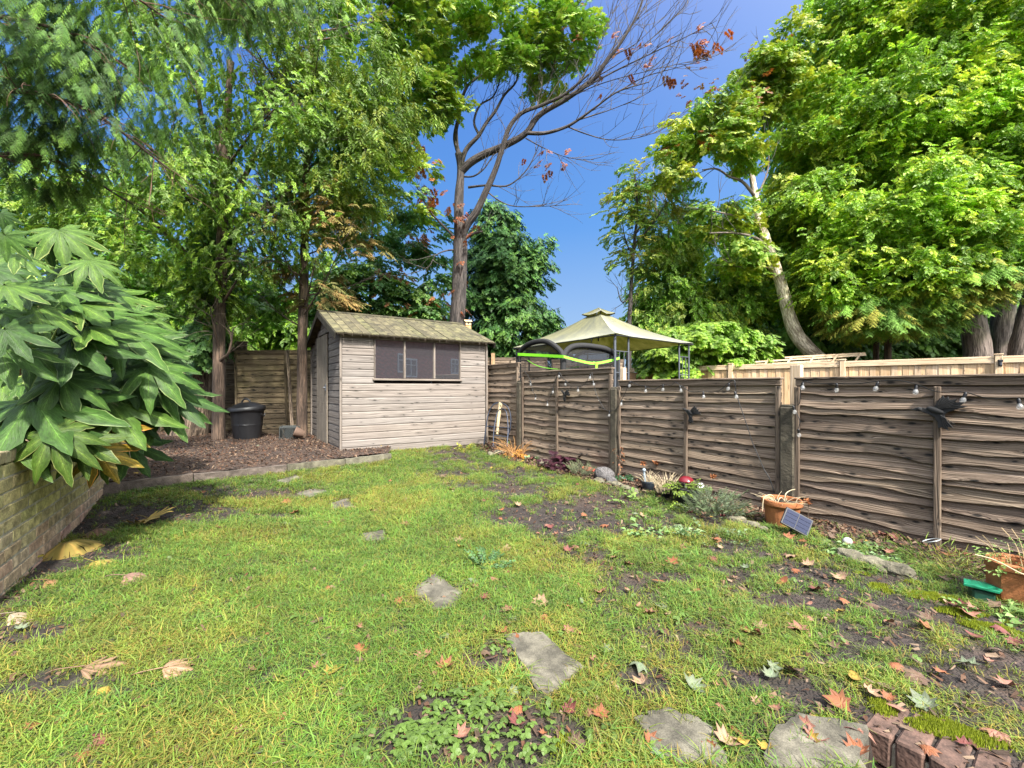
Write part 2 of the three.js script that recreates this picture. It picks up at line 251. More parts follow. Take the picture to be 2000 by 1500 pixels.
{
  const xs = [], ds = []; const add = (a, f, t, s) => { for (let x = f; x < t - 1e-6; x += s) a.push(x); };
  add(xs, -400, -100, 100); add(xs, -100, -20, 10); add(xs, -20, -5.6, 0.6); add(xs, -5.6, 3.6, 0.03); add(xs, 3.6, 20, 0.6); add(xs, 20, 100, 10); add(xs, 100, 401, 100);
  add(ds, -200, -20, 20); add(ds, -20, 0, 1); add(ds, 0, 1.1, 0.2); add(ds, 1.1, 8.6, 0.03); add(ds, 8.6, 20, 0.6); add(ds, 20, 100, 10); add(ds, 100, 601, 100);
  const P = [], C = [], U = [], I = [], nx = xs.length;
  const soil = [0.042, 0.030, 0.027], thatch = [0.062, 0.068, 0.024], litter = [0.075, 0.048, 0.037];
  ds.forEach((d, j) => xs.forEach((x, i) => {
    const far = x < -5.6 || x > 3.6 || d > 8.6 || d < 1.1, dn = far ? 0.8 : density(x, d), n = fbm(x * 9, d * 9, 1, 3);
    let y = gh(x, d); if (!far) y += 0.014 * (fbm(x * 11, d * 11, 5, 3) - 0.5) + 0.010 * dn;
    if (inPoly(x, d, BED)) y -= 0.02;
    P.push(x, y, -d); U.push(x, d);
    const t = clamp(dn * 0.95 + (n - 0.5) * 0.5), l = clamp(ss(0.5, 0.75, fbm(x * 2.7, d * 2.7, 8, 3)) * (1 - dn)); let c = soil.map((s, k) => lerp(lerp(s, litter[k], l), thatch[k], t));
    C.push(...c.map((q) => q * (0.7 + 0.6 * noise(x * 23, d * 23, 4))));
    if (i < nx - 1 && j < ds.length - 1) { const a = j * nx + i; I.push(a, a + 1, a + nx, a + 1, a + nx + 1, a + nx); }
  }));
  const g = new THREE.BufferGeometry(); g.setAttribute('position', new THREE.Float32BufferAttribute(P, 3)); g.setAttribute('color', new THREE.Float32BufferAttribute(C, 3)); g.setAttribute('uv', new THREE.Float32BufferAttribute(U, 2)); g.setIndex(I); g.computeVertexNormals();
  const m = S({ map: noiseTex(81, [0.62, 0.60, 0.58], [1, 1, 1], 24, [1.1, 1.1], 120), bumpMap: hTex(83, 50, 140, [1.3, 1.3]), bumpScale: 0.02, roughness: 1, vertexColors: true });
  tag(mesh('ground', g, m), 'lawn soil between the fences, mossy and bare in patches', 'ground', null, 'structure');
}
{ // the bark bed behind the edging
  const P = [], C = [], U = [], I = [], id = new Map(), st = 0.05, r = rng(5);
  const vert = (i, j) => { const k = i * 1000 + j; if (id.has(k)) return id.get(k); const x = -9.6 + i * st, d = 4.2 + j * st, n = P.length / 3; id.set(k, n);
    const e = 0.055 * ss(0, 0.25, r() * 0 + 0.2); P.push(x, gh0(x, d) + 0.03 + e + 0.03 * (fbm(x * 5, d * 5, 4, 3) - 0.3), -d); U.push(x, d);
    const t = fbm(x * 7, d * 7, 6, 3), q = noise(x * 31, d * 31, 2); C.push(lerp(0.05, 0.125, t) * (0.6 + 0.8 * q), lerp(0.032, 0.072, t) * (0.6 + 0.8 * q), lerp(0.025, 0.048, t) * (0.6 + 0.8 * q)); return n; };
  for (let i = 0; i < 180; i++) for (let j = 0; j < 122; j++) { const x = -9.6 + (i + 0.5) * st, d = 4.2 + (j + 0.5) * st; if (!inPoly(x, d, BED)) continue; const a = vert(i, j), b = vert(i + 1, j), c = vert(i, j + 1), e = vert(i + 1, j + 1); I.push(a, b, c, b, e, c); }
  const g = new THREE.BufferGeometry(); g.setAttribute('position', new THREE.Float32BufferAttribute(P, 3)); g.setAttribute('color', new THREE.Float32BufferAttribute(C, 3)); g.setAttribute('uv', new THREE.Float32BufferAttribute(U, 2)); g.setIndex(I); g.computeVertexNormals();
  tag(mesh('bark_bed_ground', g, S({ map: noiseTex(85, [0.5, 0.5, 0.5], [1, 1, 1], 30, [1.2, 1.2], 120), bumpMap: hTex(87, 30, 90, [1.2, 1.2]), bumpScale: 0.03, roughness: 1, vertexColors: true })), 'brown bark mulch ground under the trees beside the shed', 'ground', null, 'structure');
}
const bedY = (x, d) => gh0(x, d) + 0.09;
{ // lower patio at the bottom right
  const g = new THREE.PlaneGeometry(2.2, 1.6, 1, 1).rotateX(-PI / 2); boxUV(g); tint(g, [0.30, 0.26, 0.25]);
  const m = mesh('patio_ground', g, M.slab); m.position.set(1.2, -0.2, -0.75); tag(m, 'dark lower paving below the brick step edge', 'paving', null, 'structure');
}

// ───────────────────────── fences ─────────────────────────
const FTH = Math.atan2(-0.817, 0.577) * 1;                    // turn of the garden fence: local x runs towards the camera, local z faces the lawn
const fenceAt = (s, off = 0, y = 0) => V3(FENCE0[0] + FE[0] * s - 0.817 * off, y, -(FENCE0[1] + FE[1] * s) + 0.577 * off);
function onFence(u, v, off = 0) { // where the sight line of a photograph pixel meets the fence face, brought OFF metres in front of it
  const k = (u - U0) / F, [x0, d0] = FENCE0, ox = x0 - 0.817 * off, od = d0 - 0.577 * off; // ox + FE0 s = k (od + FE1 s)
  const s = (k * od - ox) / (FE[0] - k * FE[1]), d = od + FE[1] * s; return { s, p: V3(k * d, EYE + (V0 - v) / F * d, -d) };
}
// one lapped board with a waney lower edge: its lower edge stands proud of the board below
function waneyBoard(L, h, r, amp, proud = 0.024, th = 0.014) {
  const N = 30, P = [], I = [], U = [], ph = r() * 50, f1 = 1.1 + r() * 1.2, ou = r() * 2, ov = r() * 0.5, bow = (r() - 0.5) * 0.01; const lap = 0.022;
  const row = []; for (let i = 0; i <= N; i++) {
    const x = i / N * L, w = amp * (1.5 * (noise(x * f1 * 1.3 + ph, 3) - 0.5) + 0.9 * (noise(x * 4.2 + ph, 9) - 0.5) + 0.3 * (noise(x * 13 + ph, 5) - 0.5)), yb = -Math.abs(amp) * 0.2 + w, yt = h + lap, zb = proud + 0.004 * (noise(x * 2 + ph, 1) - 0.5) + bow * Math.sin(x / L * PI);
    row.push([[x, yt, 0.002], [x, yb + 0.004, zb], [x, yb, zb - 0.003], [x, yb, zb - th], [x, yt, 0.002 - th]]);
  }
  const quad = (a, b, c, d, ua, ub, uc, ud) => { P.push(...a, ...b, ...c, ...a, ...c, ...d); U.push(...ua, ...ub, ...uc, ...ua, ...uc, ...ud); };
  const uv = (p) => [p[0] + ou, p[1] + ov];
  for (let i = 0; i < N; i++) for (let k = 0; k < 5; k++) { const a = row[i][k], b = row[i][(k + 1) % 5], c = row[i + 1][(k + 1) % 5], d = row[i + 1][k]; quad(a, b, c, d, uv(a), uv(b), uv(c), uv(d)); }
  for (const [q, rev] of [[row[0], false], [row[N], true]]) for (let k = 1; k < 4; k++) { const t = rev ? [q[0], q[k + 1], q[k]] : [q[0], q[k], q[k + 1]]; for (const p of t) { P.push(...p); U.push(...uv(p)); } }
  const g = new THREE.BufferGeometry(); g.setAttribute('position', new THREE.Float32BufferAttribute(P, 3)); g.setAttribute('uv', new THREE.Float32BufferAttribute(U, 2));
  g.computeVertexNormals(); const m = r(); return tint(g, [0.72 + 0.5 * m, 0.71 + 0.5 * m + 0.04 * (r() - 0.5), 0.70 + 0.5 * m + 0.07 * (r() - 0.5)]);
}
function batten(w, h, d, r, vert = false, k = 1) { const g = cbox(w, h, d, 0.004); boxUV(g, r() * 2, r() * 0.5, vert); const m = k * (0.85 + 0.3 * r()); return tint(g, [m, m * 0.98, m * 0.96]); }
function lapPanel(name, label, o) { // o: L, y0, y1, rows, amp, seed, mat, center
  const r = rng(o.seed), t = base(name, o.p, o.turn), H = o.y1 - o.y0, m = o.mat || M.fence; tag(t, label, 'fence panel', o.group);
  const hs = [], n = o.rows; let sum = 0; for (let i = 0; i < n; i++) { const q = 1 + (r() - 0.5) * 0.28; hs.push(q); sum += q; }
  let y = o.y0; const list = [];
  for (let i = 0; i < n; i++) { const h = hs[i] / sum * (H - 0.05); const b = mesh('board', waneyBoard(o.L - 0.012, h, r, i ? o.amp : o.amp * 0.3), m, t); b.position.set(0.006, y, 0); list.push(b); y += h; }
  pieces(t, 'board', list);
  const rail = mesh('top_rail', batten(o.L, 0.055, 0.034, r, false, 0.75), m, t); rail.position.set(o.L / 2, o.y1 - 0.03, 0.012);
  const cap = mesh('capping_rail', batten(o.L + 0.01, 0.018, 0.07, r, false, 0.85), m, t); cap.position.set(o.L / 2, o.y1 + 0.007, 0.004);
  for (const x of [0.018, ...(o.center ?? [o.L / 2]), o.L - 0.018]) { const b = mesh('batten', batten(0.036, H - 0.07, 0.03, r, true, 0.66), m, t); b.position.set(x, (o.y0 + o.y1) / 2 - 0.03, 0.0375); }
  return t;
}
const fenceP = (s) => { const p = fenceAt(s); return [p.x, 0, p.z]; };
lapPanel('lapped_fence', 'sunlit brown lapped fence panel beside the right end of the shed', { L: 1.86, y0: 0.02, y1: 1.49, rows: 14, amp: 0.012, seed: 101, p: fenceP(-3.88), turn: FTH });
lapPanel('lapped_fence', 'brown waney lapped fence panel in front of the trampoline net', { L: 1.86, y0: 0.03, y1: 1.335, rows: 13, amp: 0.020, seed: 102, p: fenceP(-1.91), turn: FTH, center: [0.84] });
lapPanel('lapped_fence', 'brown lapped fence panel behind the black pots and the terracotta pot', { L: 1.83, y0: -0.03, y1: 1.176, rows: 12, amp: 0.012, seed: 103, p: fenceP(0.055), turn: FTH });
lapPanel('lapped_fence', 'knotty waney fence panel with a black bird, behind the solar panel and trough', { L: 1.86, y0: -0.05, y1: 1.172, rows: 13, amp: 0.032, seed: 109, p: fenceP(2.0), turn: FTH, center: [0.885] });
function concretePost(label, s, top, w = 0.10, off = 0.012) {
  const r = rng(40 + s * 10 | 0), g = cbox(w, top + 0.35, 0.105, 0.012); tint(g, [0.42, 0.385, 0.33]); boxUV(g, r(), r());
  const t = base('fence_post', fenceAt(s, off, 0), FTH); tag(t, label, 'fence post', 'concrete posts of the garden fence');
  const a = mesh('post_shaft', g, M.concrete, t); a.position.y = (top - 0.35) / 2;
  const c = mesh('post_top', tint(boxUV(cbox(w * 0.86, 0.02, 0.085, 0.008), r(), r()), [0.5, 0.47, 0.41]), M.concrete, t); c.position.y = top + 0.008;
}
concretePost('farthest concrete fence post, between the sunlit panel and the trampoline panel', -1.975, 1.19);
concretePost('mossy concrete fence post by the small ivy, left of the black pots', 0.0, 1.09);
concretePost('wide lichen-stained concrete fence post behind the terracotta pot', 1.945, 0.935, 0.115);
// pale new timber strips that stand behind the gaps at the posts
for (const [s, y, l] of [[0.0, 1.345, 'thin pale timber strip above the mossy concrete post'], [1.95, 1.30, 'pale new timber post behind the wide concrete post']]) {
  const r = rng(77 + s * 3 | 0), t = mesh('timber_post', tint(boxUV(cbox(s ? 0.085 : 0.05, y, 0.06, 0.004), r(), r(), true), [0.92, 0.95, 0.98]), M.newWood); t.position.copy(fenceAt(s + (s ? 0.01 : 0.02), -0.10, y / 2)); t.rotation.y = FTH; tag(t, l, 'timber post');
}
{ // the neighbour's close-board fence
  const TH = -Math.atan2(0.68, 0.73), t = base('closeboard_fence', [6.24, 0, -12.4], TH), r = rng(120), top = 1.70, list = [];
  tag(t, 'new pale close-board timber fence running behind the garden fence', 'fence');
  for (let x = -6.1; x < 5.6; x += 0.097) {
    const w = 0.112, g = cbox(w, top - 0.1, 0.016, 0.003); boxUV(g, r() * 2, r() * 0.5, true); const k = 0.70 + 0.45 * r(), o = r(); tint(g, x < -0.6 ? [k * 0.52, k * 0.40, k * 0.31] : [k * (0.95 + 0.1 * o), k * 0.93, k * (0.95 - 0.2 * o)]);  // boards of the left stretch tinted darker: shade painted into their colour
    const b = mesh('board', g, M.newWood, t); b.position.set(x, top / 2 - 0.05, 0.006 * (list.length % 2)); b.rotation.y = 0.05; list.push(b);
  }
  pieces(t, 'board', list);
  [[-6.1, -2.62], [-2.5, -0.06], [0.06, 2.49], [2.61, 5.04], [5.16, 6.4]].forEach(([a, b], i) => {
    const dk = i === 0 ? 0.55 : 1; const c = mesh('capping_rail', tint(boxUV(cbox(b - a, 0.045, 0.07, 0.005), r() * 2, r()), [dk, dk * 0.99, dk * 0.97]), M.newWood, t); c.position.set((a + b) / 2, top + 0.02, 0.012);  // rails of the leftmost bay darkened too, as painted shade
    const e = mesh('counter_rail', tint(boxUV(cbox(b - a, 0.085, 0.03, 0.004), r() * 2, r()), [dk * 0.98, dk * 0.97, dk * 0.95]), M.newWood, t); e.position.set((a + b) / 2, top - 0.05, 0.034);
  });
  [-2.56, 0, 2.55, 5.1].forEach((x) => { const p = mesh('post', tint(boxUV(cbox(0.11, top + 0.07, 0.11, 0.006), r(), r(), true), [0.98, 0.97, 0.95]), M.newWood, t); p.position.set(x, (top + 0.07) / 2, 0.02); const c = mesh('post_cap', tint(boxUV(cbox(0.135, 0.022, 0.135, 0.006), r(), r()), [1.05, 1.05, 1.05]), M.newWood, t); c.position.set(x, top + 0.081, 0.02); });
  const lamp = base('wall_lamp', t.localToWorld(V3(5.1, 1.58, 0.10)), TH); t.updateMatrixWorld(); lamp.position.copy(t.localToWorld(V3(5.12, 1.60, 0.078))); tag(lamp, 'small black outdoor light fixed to the pale fence post at the right', 'wall light');
  mesh('back_plate', cbox(0.06, 0.14, 0.012, 0.004), M.blackMetal, lamp); const h = mesh('lamp_hood', cbox(0.075, 0.05, 0.05, 0.012), M.blackMetal, lamp); h.position.set(0, 0.045, 0.03); const l = mesh('lamp_lens', new THREE.CylinderGeometry(0.026, 0.022, 0.06, 14), M.greyMetal, lamp); l.position.set(0, -0.01, 0.034);
}
{ // pale trellis leaning on top of that fence
  const t = base('trellis', [8.0, 1.80, -12.6], -0.16), r = rng(131); tag(t, 'pale slatted trellis lying on top of the new close-board fence', 'trellis');
  const bar = (x0, y0, x1, y1, w, z) => { const L = Math.hypot(x1 - x0, y1 - y0), m = mesh('slat', tint(boxUV(cbox(L, w, 0.022, 0.004), r(), r()), [0.92, 0.92, 0.92]), M.newWood, t); m.position.set((x0 + x1) / 2, (y0 + y1) / 2, z); m.rotation.z = Math.atan2(y1 - y0, x1 - x0); };
  bar(-1.3, -0.05, 1.5, 0.10, 0.045, 0); bar(-0.9, 0.05, 2.0, 0.22, 0.045, 0.03); bar(-0.1, 0.17, 2.0, 0.27, 0.05, 0.0); for (const x of [-0.7, -0.1, 0.5, 1.1, 1.7]) bar(x, -0.06 + x * 0.05, x + 0.16, 0.17 + x * 0.06, 0.05, 0.052);
}
// fences behind the trees on the left, and beyond the shed
const tB = (p, k) => p; const M2 = M.fence.clone(); M2.color = lin(0.92, 0.90, 0.70);
lapPanel('lapped_fence', 'greenish lapped fence panel behind the two trunks, left of the leaning one', { L: 1.83, y0: 0.12, y1: 2.03, rows: 17, amp: 0.006, seed: 141, mat: M2, p: at(316, 757, 9.0).setY(0), turn: -0.05 });
lapPanel('lapped_fence', 'darkest lapped fence panel far left, behind the big leaning trunk', { L: 1.83, y0: 0.12, y1: 2.0, rows: 17, amp: 0.006, seed: 142, mat: M2, p: at(130, 757, 9.1).setY(0), turn: -0.02 });
{ const t = lapPanel('lapped_fence', 'slightly leaning greenish fence panel behind the black dustbin', { L: 1.83, y0: 0.06, y1: 1.80, rows: 16, amp: 0.008, seed: 143, mat: M2, p: at(463, 757, 8.42).setY(0), turn: 0.16 }); t.rotation.z = 0.022; t.rotation.order = 'YXZ'; }
{ const p = [at(561, 684, 8.2), at(566, 760, 8.1), at(571, 838, 7.95)], m = mesh('timber_stake', limbGeo(p, 0.032, 0.034, 6, 3, 0.1), M.bark); tag(m, 'dark rough timber stake leaning against the fence panel beside the dustbin', 'stake'); }
lapPanel('lapped_fence', 'reddish brown far fence panel between the shed and the trampoline', { L: 2.2, y0: 0.3, y1: 1.98, rows: 15, amp: 0.01, seed: 144, p: at(925, 757, 13).setY(0), turn: 0 });
lapPanel('lapped_fence', 'reddish brown far fence panel seen through the trampoline net', { L: 2.2, y0: 0.3, y1: 1.93, rows: 15, amp: 0.01, seed: 145, p: at(1077, 757, 13.1).setY(0), turn: 0.02 });
{ const m = mesh('timber_post', tint(boxUV(cbox(0.11, 2.1, 0.11, 0.006), 0, 0, true), [0.6, 0.52, 0.42]), M.newWood); m.position.copy(at(963, 757, 12.9)).setY(1.07); tag(m, 'brown timber post of the far fence, just right of the shed roof', 'timber post'); }

// ───────────────────────── the shed ─────────────────────────
{
  const L = 2.42, W = 2.35, H = 1.76, RID = 2.2, TH = Math.atan2(0.557, 0.83), y0 = 0.13;
  const t = base('garden_shed', [-2.46, y0, -6.25], TH), r = rng(200); tag(t, 'weathered grey timber garden shed with mossy felt roof and three-pane window', 'garden shed');
  const rows = 17, rh = H / rows, list = [];
  const WX0 = 0.479, WX1 = 1.916, WR0 = 10.5, wy0 = 1.105, wy1 = 1.70;
  const board = (x0, x1, yb, h, k = 1) => { // shiplap: the lower edge stands proud, a groove above
    const w = x1 - x0, s = new THREE.Shape([[0, 0.006], [0.004, 0.0], [0.017, 0.0], [0.019, 0.004], [0.017, h - 0.024], [0.010, h - 0.010], [0.010, h - 0.001], [0, h - 0.001]].map((q) => new THREE.Vector2(...q)));
    let g = new THREE.ExtrudeGeometry(s, { depth: w, bevelEnabled: false, steps: 1 }); g.rotateY(PI / 2); g.scale(1, 1, -1); g.scale(1, 1, -1);
    g = g.index ? g.toNonIndexed() : g; g.computeVertexNormals(); boxUV(g, r() * 2, r() * 0.5); const m = k * (0.86 + 0.24 * r()), wm = (r() - 0.5) * 0.05; tint(g, [m * (1 + wm), m, m * (1 - wm)]);
    return g;
  };
  // ExtrudeGeometry runs along +z; after rotateY(90°) it runs along +x and its x (thickness) points to -z, so flip the wall round
  const putFront = (x0, x1, yb, h, k) => { const g = board(x0, x1, yb, h, k); const m = mesh('board', g, M.shed, t); m.rotation.set(0, PI, 0); m.position.set(x1, yb, -0.019); m.userData.front = 1; delete m.userData.front; list.push(m); };
  for (let i = 0; i < rows; i++) {
    const yb = i * rh, top = yb + rh, k = i === 0 ? 0.92 : 1;
    if (top > wy0 + 0.02 && yb < wy1 - 0.02) { putFront(0.02, WX0 - 0.005, yb, rh, k); putFront(WX1 + 0.005, L - 0.02, yb, rh, k); } else putFront(0.02, L - 0.02, yb, rh, k);
  }
  // gable with the door (plane x = 0), boards run along -z; the slope cuts the upper ones
  const dz0 = 0.86, dz1 = 1.72, dtop = 1.86, half = W / 2, slopeAt = (z) => H + (RID - H) * (1 - Math.abs(z - half) / half);
  const putGable = (z0, z1, yb, h, side) => { if (z1 - z0 < 0.05) return; const g = board(z0, z1, yb, h, 0.92); const m = mesh('board', g, M.shed, t); if (side < 0) { m.rotation.y = PI / 2 + PI; m.rotation.y = PI / 2; m.position.set(0.019, yb, -z0); m.rotation.y = PI / 2; } else { m.rotation.y = -PI / 2; m.position.set(L - 0.019, yb, -z1); } list.push(m); };
  for (let i = 0; i < 21; i++) {
    const yb = i * rh, top = yb + rh; let a = 0.02, b = W - 0.02; if (top > H) { const f = (top - H) / (RID - H); a = half * f; b = W - half * f; }
    if (b - a < 0.1) continue;
    if (yb < dtop - 0.03) { putGable(a, Math.min(b, dz0 - 0.01), yb, rh, -1); putGable(Math.max(a, dz1 + 0.01), b, yb, rh, -1); } else putGable(a, b, yb, rh, -1);
    putGable(a, b, yb, rh, 1);
  }
  pieces(t, 'board', list);
  const bk = mesh('back_wall', tint(boxUV(cbox(L - 0.04, H, 0.02), 0, 0), [0.9, 0.9, 0.9]), M.shed, t); bk.position.set(L / 2, H / 2, -W + 0.01);
  const fl = mesh('floor', tint(boxUV(cbox(L - 0.05, 0.03, W - 0.05), 0, 0), [0.4, 0.38, 0.36]), M.shed, t); fl.position.set(L / 2, -0.02, -W / 2);
  for (const z of [-0.1, -W / 2, -W + 0.1]) { const b = mesh('bearer', tint(boxUV(cbox(L - 0.06, 0.09, 0.07), 0, 0), [0.35, 0.3, 0.26]), M.shed, t); b.position.set(L / 2, -0.08, z); }
  const trim = (x, z, w, h, d, y = h / 2, k = 1) => { const m = mesh('corner_trim', tint(boxUV(cbox(w, h, d, 0.004), r(), r(), true), [k, k * 0.97, k * 0.93]), M.shed, t); m.position.set(x, y, z); };
  trim(-0.004, 0.006, 0.03, H + 0.02, 0.035); trim(L + 0.004, 0.006, 0.03, H, 0.035); trim(-0.004, -W - 0.004, 0.035, H, 0.03);
  // door
  const door = new THREE.Group(); door.name = 'door'; door.position.set(-0.004, 0.02, -dz0); t.add(door); const dl = [];
  for (let i = 0; i < 7; i++) { const w = (dz1 - dz0) / 7, g = cbox(0.02, dtop - 0.06, w - 0.004, 0.004); boxUV(g, r() * 2, r() * 0.5, true); const m = 0.85 + 0.2 * r(); tint(g, [m, m * 0.97, m * 0.86]); const b = mesh('door_board', g, M.shed, door); b.position.set(-0.012, (dtop - 0.04) / 2, -(i + 0.5) * w); dl.push(b); }
  pieces(door, 'door_board', dl);
  const hd = mesh('door_latch', mergeGeometries([place(cbox(0.012, 0.10, 0.05, 0.003), -0.028, 0.95, -0.06), place(new THREE.CylinderGeometry(0.012, 0.012, 0.04, 10).rotateZ(PI / 2).toNonIndexed(), -0.045, 0.95, -0.06)].map((g) => { g.deleteAttribute('uv'); g.deleteAttribute('color'); return g.index ? g.toNonIndexed() : g; })), M.greyMetal, door);
  // window: frame, two mullions, three panes
  const win = new THREE.Group(); win.name = 'window'; win.position.set(WX0, wy0, 0); t.add(win); const ww = WX1 - WX0, wh = wy1 - wy0;
  const fr = (x, y, w, h, d = 0.03, nm = 'window_frame', k = 0.8) => { const m = mesh(nm, tint(boxUV(cbox(w, h, d, 0.003), r(), r(), h > w), [k, k * 0.95, k * 0.9]), M.shed, win); m.position.set(x, y, 0.002); };
  fr(ww / 2, -0.012, ww + 0.05, 0.03, 0.055, 'window_sill', 1.05); fr(ww / 2, wh + 0.004, ww, 0.02); fr(0.006, wh / 2, 0.018, wh); fr(ww - 0.006, wh / 2, 0.018, wh); const mx = [0.947 - WX0, 1.444 - WX0]; mx.forEach((x) => fr(x, wh / 2, 0.03, wh - 0.02, 0.034, 'mullion', 0.95));
  const pb = [0.015, ...mx.flatMap((x) => [x - 0.015, x + 0.015]), ww - 0.015];
  for (let i = 0; i < 3; i++) { const a = pb[2 * i], b = pb[2 * i + 1], p = mesh('pane', new THREE.PlaneGeometry(b - a, wh - 0.02), M.pane, win); p.position.set((a + b) / 2, wh / 2, -0.006); p.rotation.set([0.004, -0.003, 0.006][i], [0.006, -0.004, 0.015][i], 0); }
  // roof: felted boards running down the slope, ridge cap, bargeboards, ragged felt edge
  const oh = 0.11, sl = Math.hypot(half, RID - H), ang = Math.atan2(RID - H, half), full = sl + oh + 0.03, gx = 0.10, rb = [];
  const n = 21, bw = (L + 2 * gx) / n;
  for (let i = 0; i < n; i++) {
    const g = cbox(bw - 0.006, 0.022, full, 0.005, 0.004, r); boxUV(g, r(), r()); const k = 0.82 + 0.3 * r(), gr = r() * 0.16; tint(g, [k * (1 - gr * 0.4), k * (1 + gr * 0.15), k * (1 - gr)]);
    const m = mesh('roof_board', g, M.felt, t); m.rotation.set(ang, 0, 0); const s = full / 2 - 0.01; m.position.set(-gx + (i + 0.5) * bw, RID + 0.035 - s * Math.sin(ang) + (r() - 0.5) * 0.008, -half + s * Math.cos(ang)); rb.push(m);
  }
  pieces(t, 'roof_board', rb);
  const rear = mesh('rear_roof', tint(boxUV(cbox(L + 2 * gx, 0.022, full), 0, 0), [0.85, 0.85, 0.8]), M.felt, t); rear.rotation.x = -ang; rear.position.set(L / 2, RID + 0.033 - full / 2 * Math.sin(ang), -half - full / 2 * Math.cos(ang));
  for (const s of [1, -1]) { const c = mesh('ridge_cap', tint(boxUV(cbox(L + 2 * gx + 0.02, 0.008, 0.13, 0.003), 0, 0), [0.55, 0.56, 0.5]), M.felt, t); c.rotation.x = s * ang; c.position.set(L / 2, RID + 0.052 - 0.06 * Math.sin(ang), -half + s * 0.06 * Math.cos(ang)); }
  for (const x of [-gx - 0.006, L + gx + 0.006]) for (const s of [1, -1]) { const b = mesh('bargeboard', tint(boxUV(cbox(0.018, 0.10, full, 0.004), 0, 0), [0.20, 0.19, 0.18]), M.felt, t); b.rotation.x = s * ang; b.position.set(x, RID - 0.015 - full / 2 * Math.sin(ang), -half + s * (full / 2 - 0.005) * Math.cos(ang)); }
  { // ragged felt fringe at the eave
    const so = new Soup(); const fz = -half + (full - 0.012) * Math.cos(ang) + 0.012, fy = RID + 0.03 - (full - 0.012) * Math.sin(ang);
    for (let i = 0; i < 260; i++) { const x = -gx + i / 260 * (L + 2 * gx), w = (L + 2 * gx) / 260 * 1.1, d = 0.012 + 0.024 * Math.pow(r(), 2) + 0.008 * noise(i * 0.12); so.tri(V3(x, fy, fz), V3(x + w / 2 + (r() - 0.5) * 0.01, fy - d, fz + (r() - 0.3) * 0.008), V3(x + w, fy, fz), [0.3, 0.26, 0.2]); so.tri(V3(x, fy, fz), V3(x + w, fy, fz), V3(x + w / 2, fy + 0.006, fz - 0.02), [0.3, 0.26, 0.2]); }
    const g = so.geo(); g.setAttribute('uv', new THREE.Float32BufferAttribute(new Float32Array(g.attributes.position.count * 2), 2)); mesh('felt_fringe', g, M.felt, t);
  }
  const fa = mesh('eave_board', tint(boxUV(cbox(L, 0.06, 0.018, 0.004), 0, 0), [0.75, 0.68, 0.6]), M.shed, t); fa.position.set(L / 2, H - 0.028, 0.014);
}

// ───────────────────────── brick wall, edging, slabs, step ─────────────────────────
const brickGeos = []; { const r = rng(300); for (let i = 0; i < 6; i++) brickGeos.push(cbox(0.214, 0.066, 0.10, 0.005, 0.005, r)); }
{
  const wx = -0.539, wd = 0.843, TH = Math.atan2(-wd, wx) + 0, t = base('brick_wall', [-2.91, 0, -2.47], 0), r = rng(301);
  // local x along the wall away from the camera; local z faces the lawn
  t.rotation.y = Math.atan2(wd, wx); tag(t, 'low garden wall of buff and pink bricks, green with algae, under the big-leaved shrub', 'brick wall');
  const len = 3.78, list = [], cols = [[0.52, 0.35, 0.23], [0.56, 0.39, 0.26], [0.55, 0.33, 0.25], [0.50, 0.36, 0.22], [0.58, 0.42, 0.29], [0.48, 0.30, 0.22]];
  const core = mesh('mortar_core', boxUV(cbox(len + 0.72, 0.8, 0.09), 0, 0), M.mortar, t); core.position.set(len / 2 - 0.36, 0.24, 0.047);
  for (let k = -1; k < 9; k++) for (let i = 0; i < 22; i++) {
    const off = k % 2 ? 0.1125 : 0; let x = -0.7 + i * 0.225 + off, w = 0.214; if (x > len) continue; let last = x + 0.22 > len;
    const y = k * 0.075 + 0.02; const c = cols[Math.floor(r() * cols.length)], gx = clamp((x + 0.5) / 3.8), alg = 0.8 * clamp(ss(0.05, 0.55, y / 0.7 + 0.25 * (noise(x * 3, y * 7, 3) - 0.5)) * (0.95 - 0.5 * ss(0.55, 1, gx)) * (0.5 + 0.8 * noise(x * 1.7, y * 3, 8)));
    const m = 0.85 + 0.3 * r(), cc = [lerp(c[0], 0.40, alg) * m, lerp(c[1], 0.38, alg) * m, lerp(c[2], 0.12, alg) * m];
    const g = brickGeos[Math.floor(r() * 6)].clone(); shiftUV(g, r() * 3, r() * 3); tint(g, cc);
    const b = mesh('brick', g, M.brick, t); if (last) { b.scale.x = Math.max(0.2, (len - x) / 0.214); w = len - x; } b.position.set(x + w / 2, y + 0.033, 0.046 + (r() - 0.5) * 0.004); b.rotation.set((r() - 0.5) * 0.012, (r() - 0.5) * 0.012, (r() - 0.5) * 0.012); list.push(b);
  }
  for (let x = -0.7; x < len - 0.05; x += 0.075) { const g = place(brickGeos[Math.floor(r() * 6)], 0, 0, 0, 0, PI / 2, 0); shiftUV(g, r() * 3, r() * 3); const a = r(); tint(g, [lerp(0.34, 0.26, a) , lerp(0.26, 0.25, a), lerp(0.16, 0.10, a)].map((q) => q * (0.8 + 0.3 * r()))); const b = mesh('brick', g, M.brick, t); b.scale.set(0.67, 1, 1); b.position.set(x + 0.034, 0.695 + 0.034, -0.005); b.rotation.z = (r() - 0.5) * 0.02; list.push(b); }
  pieces(t, 'brick', list);
}
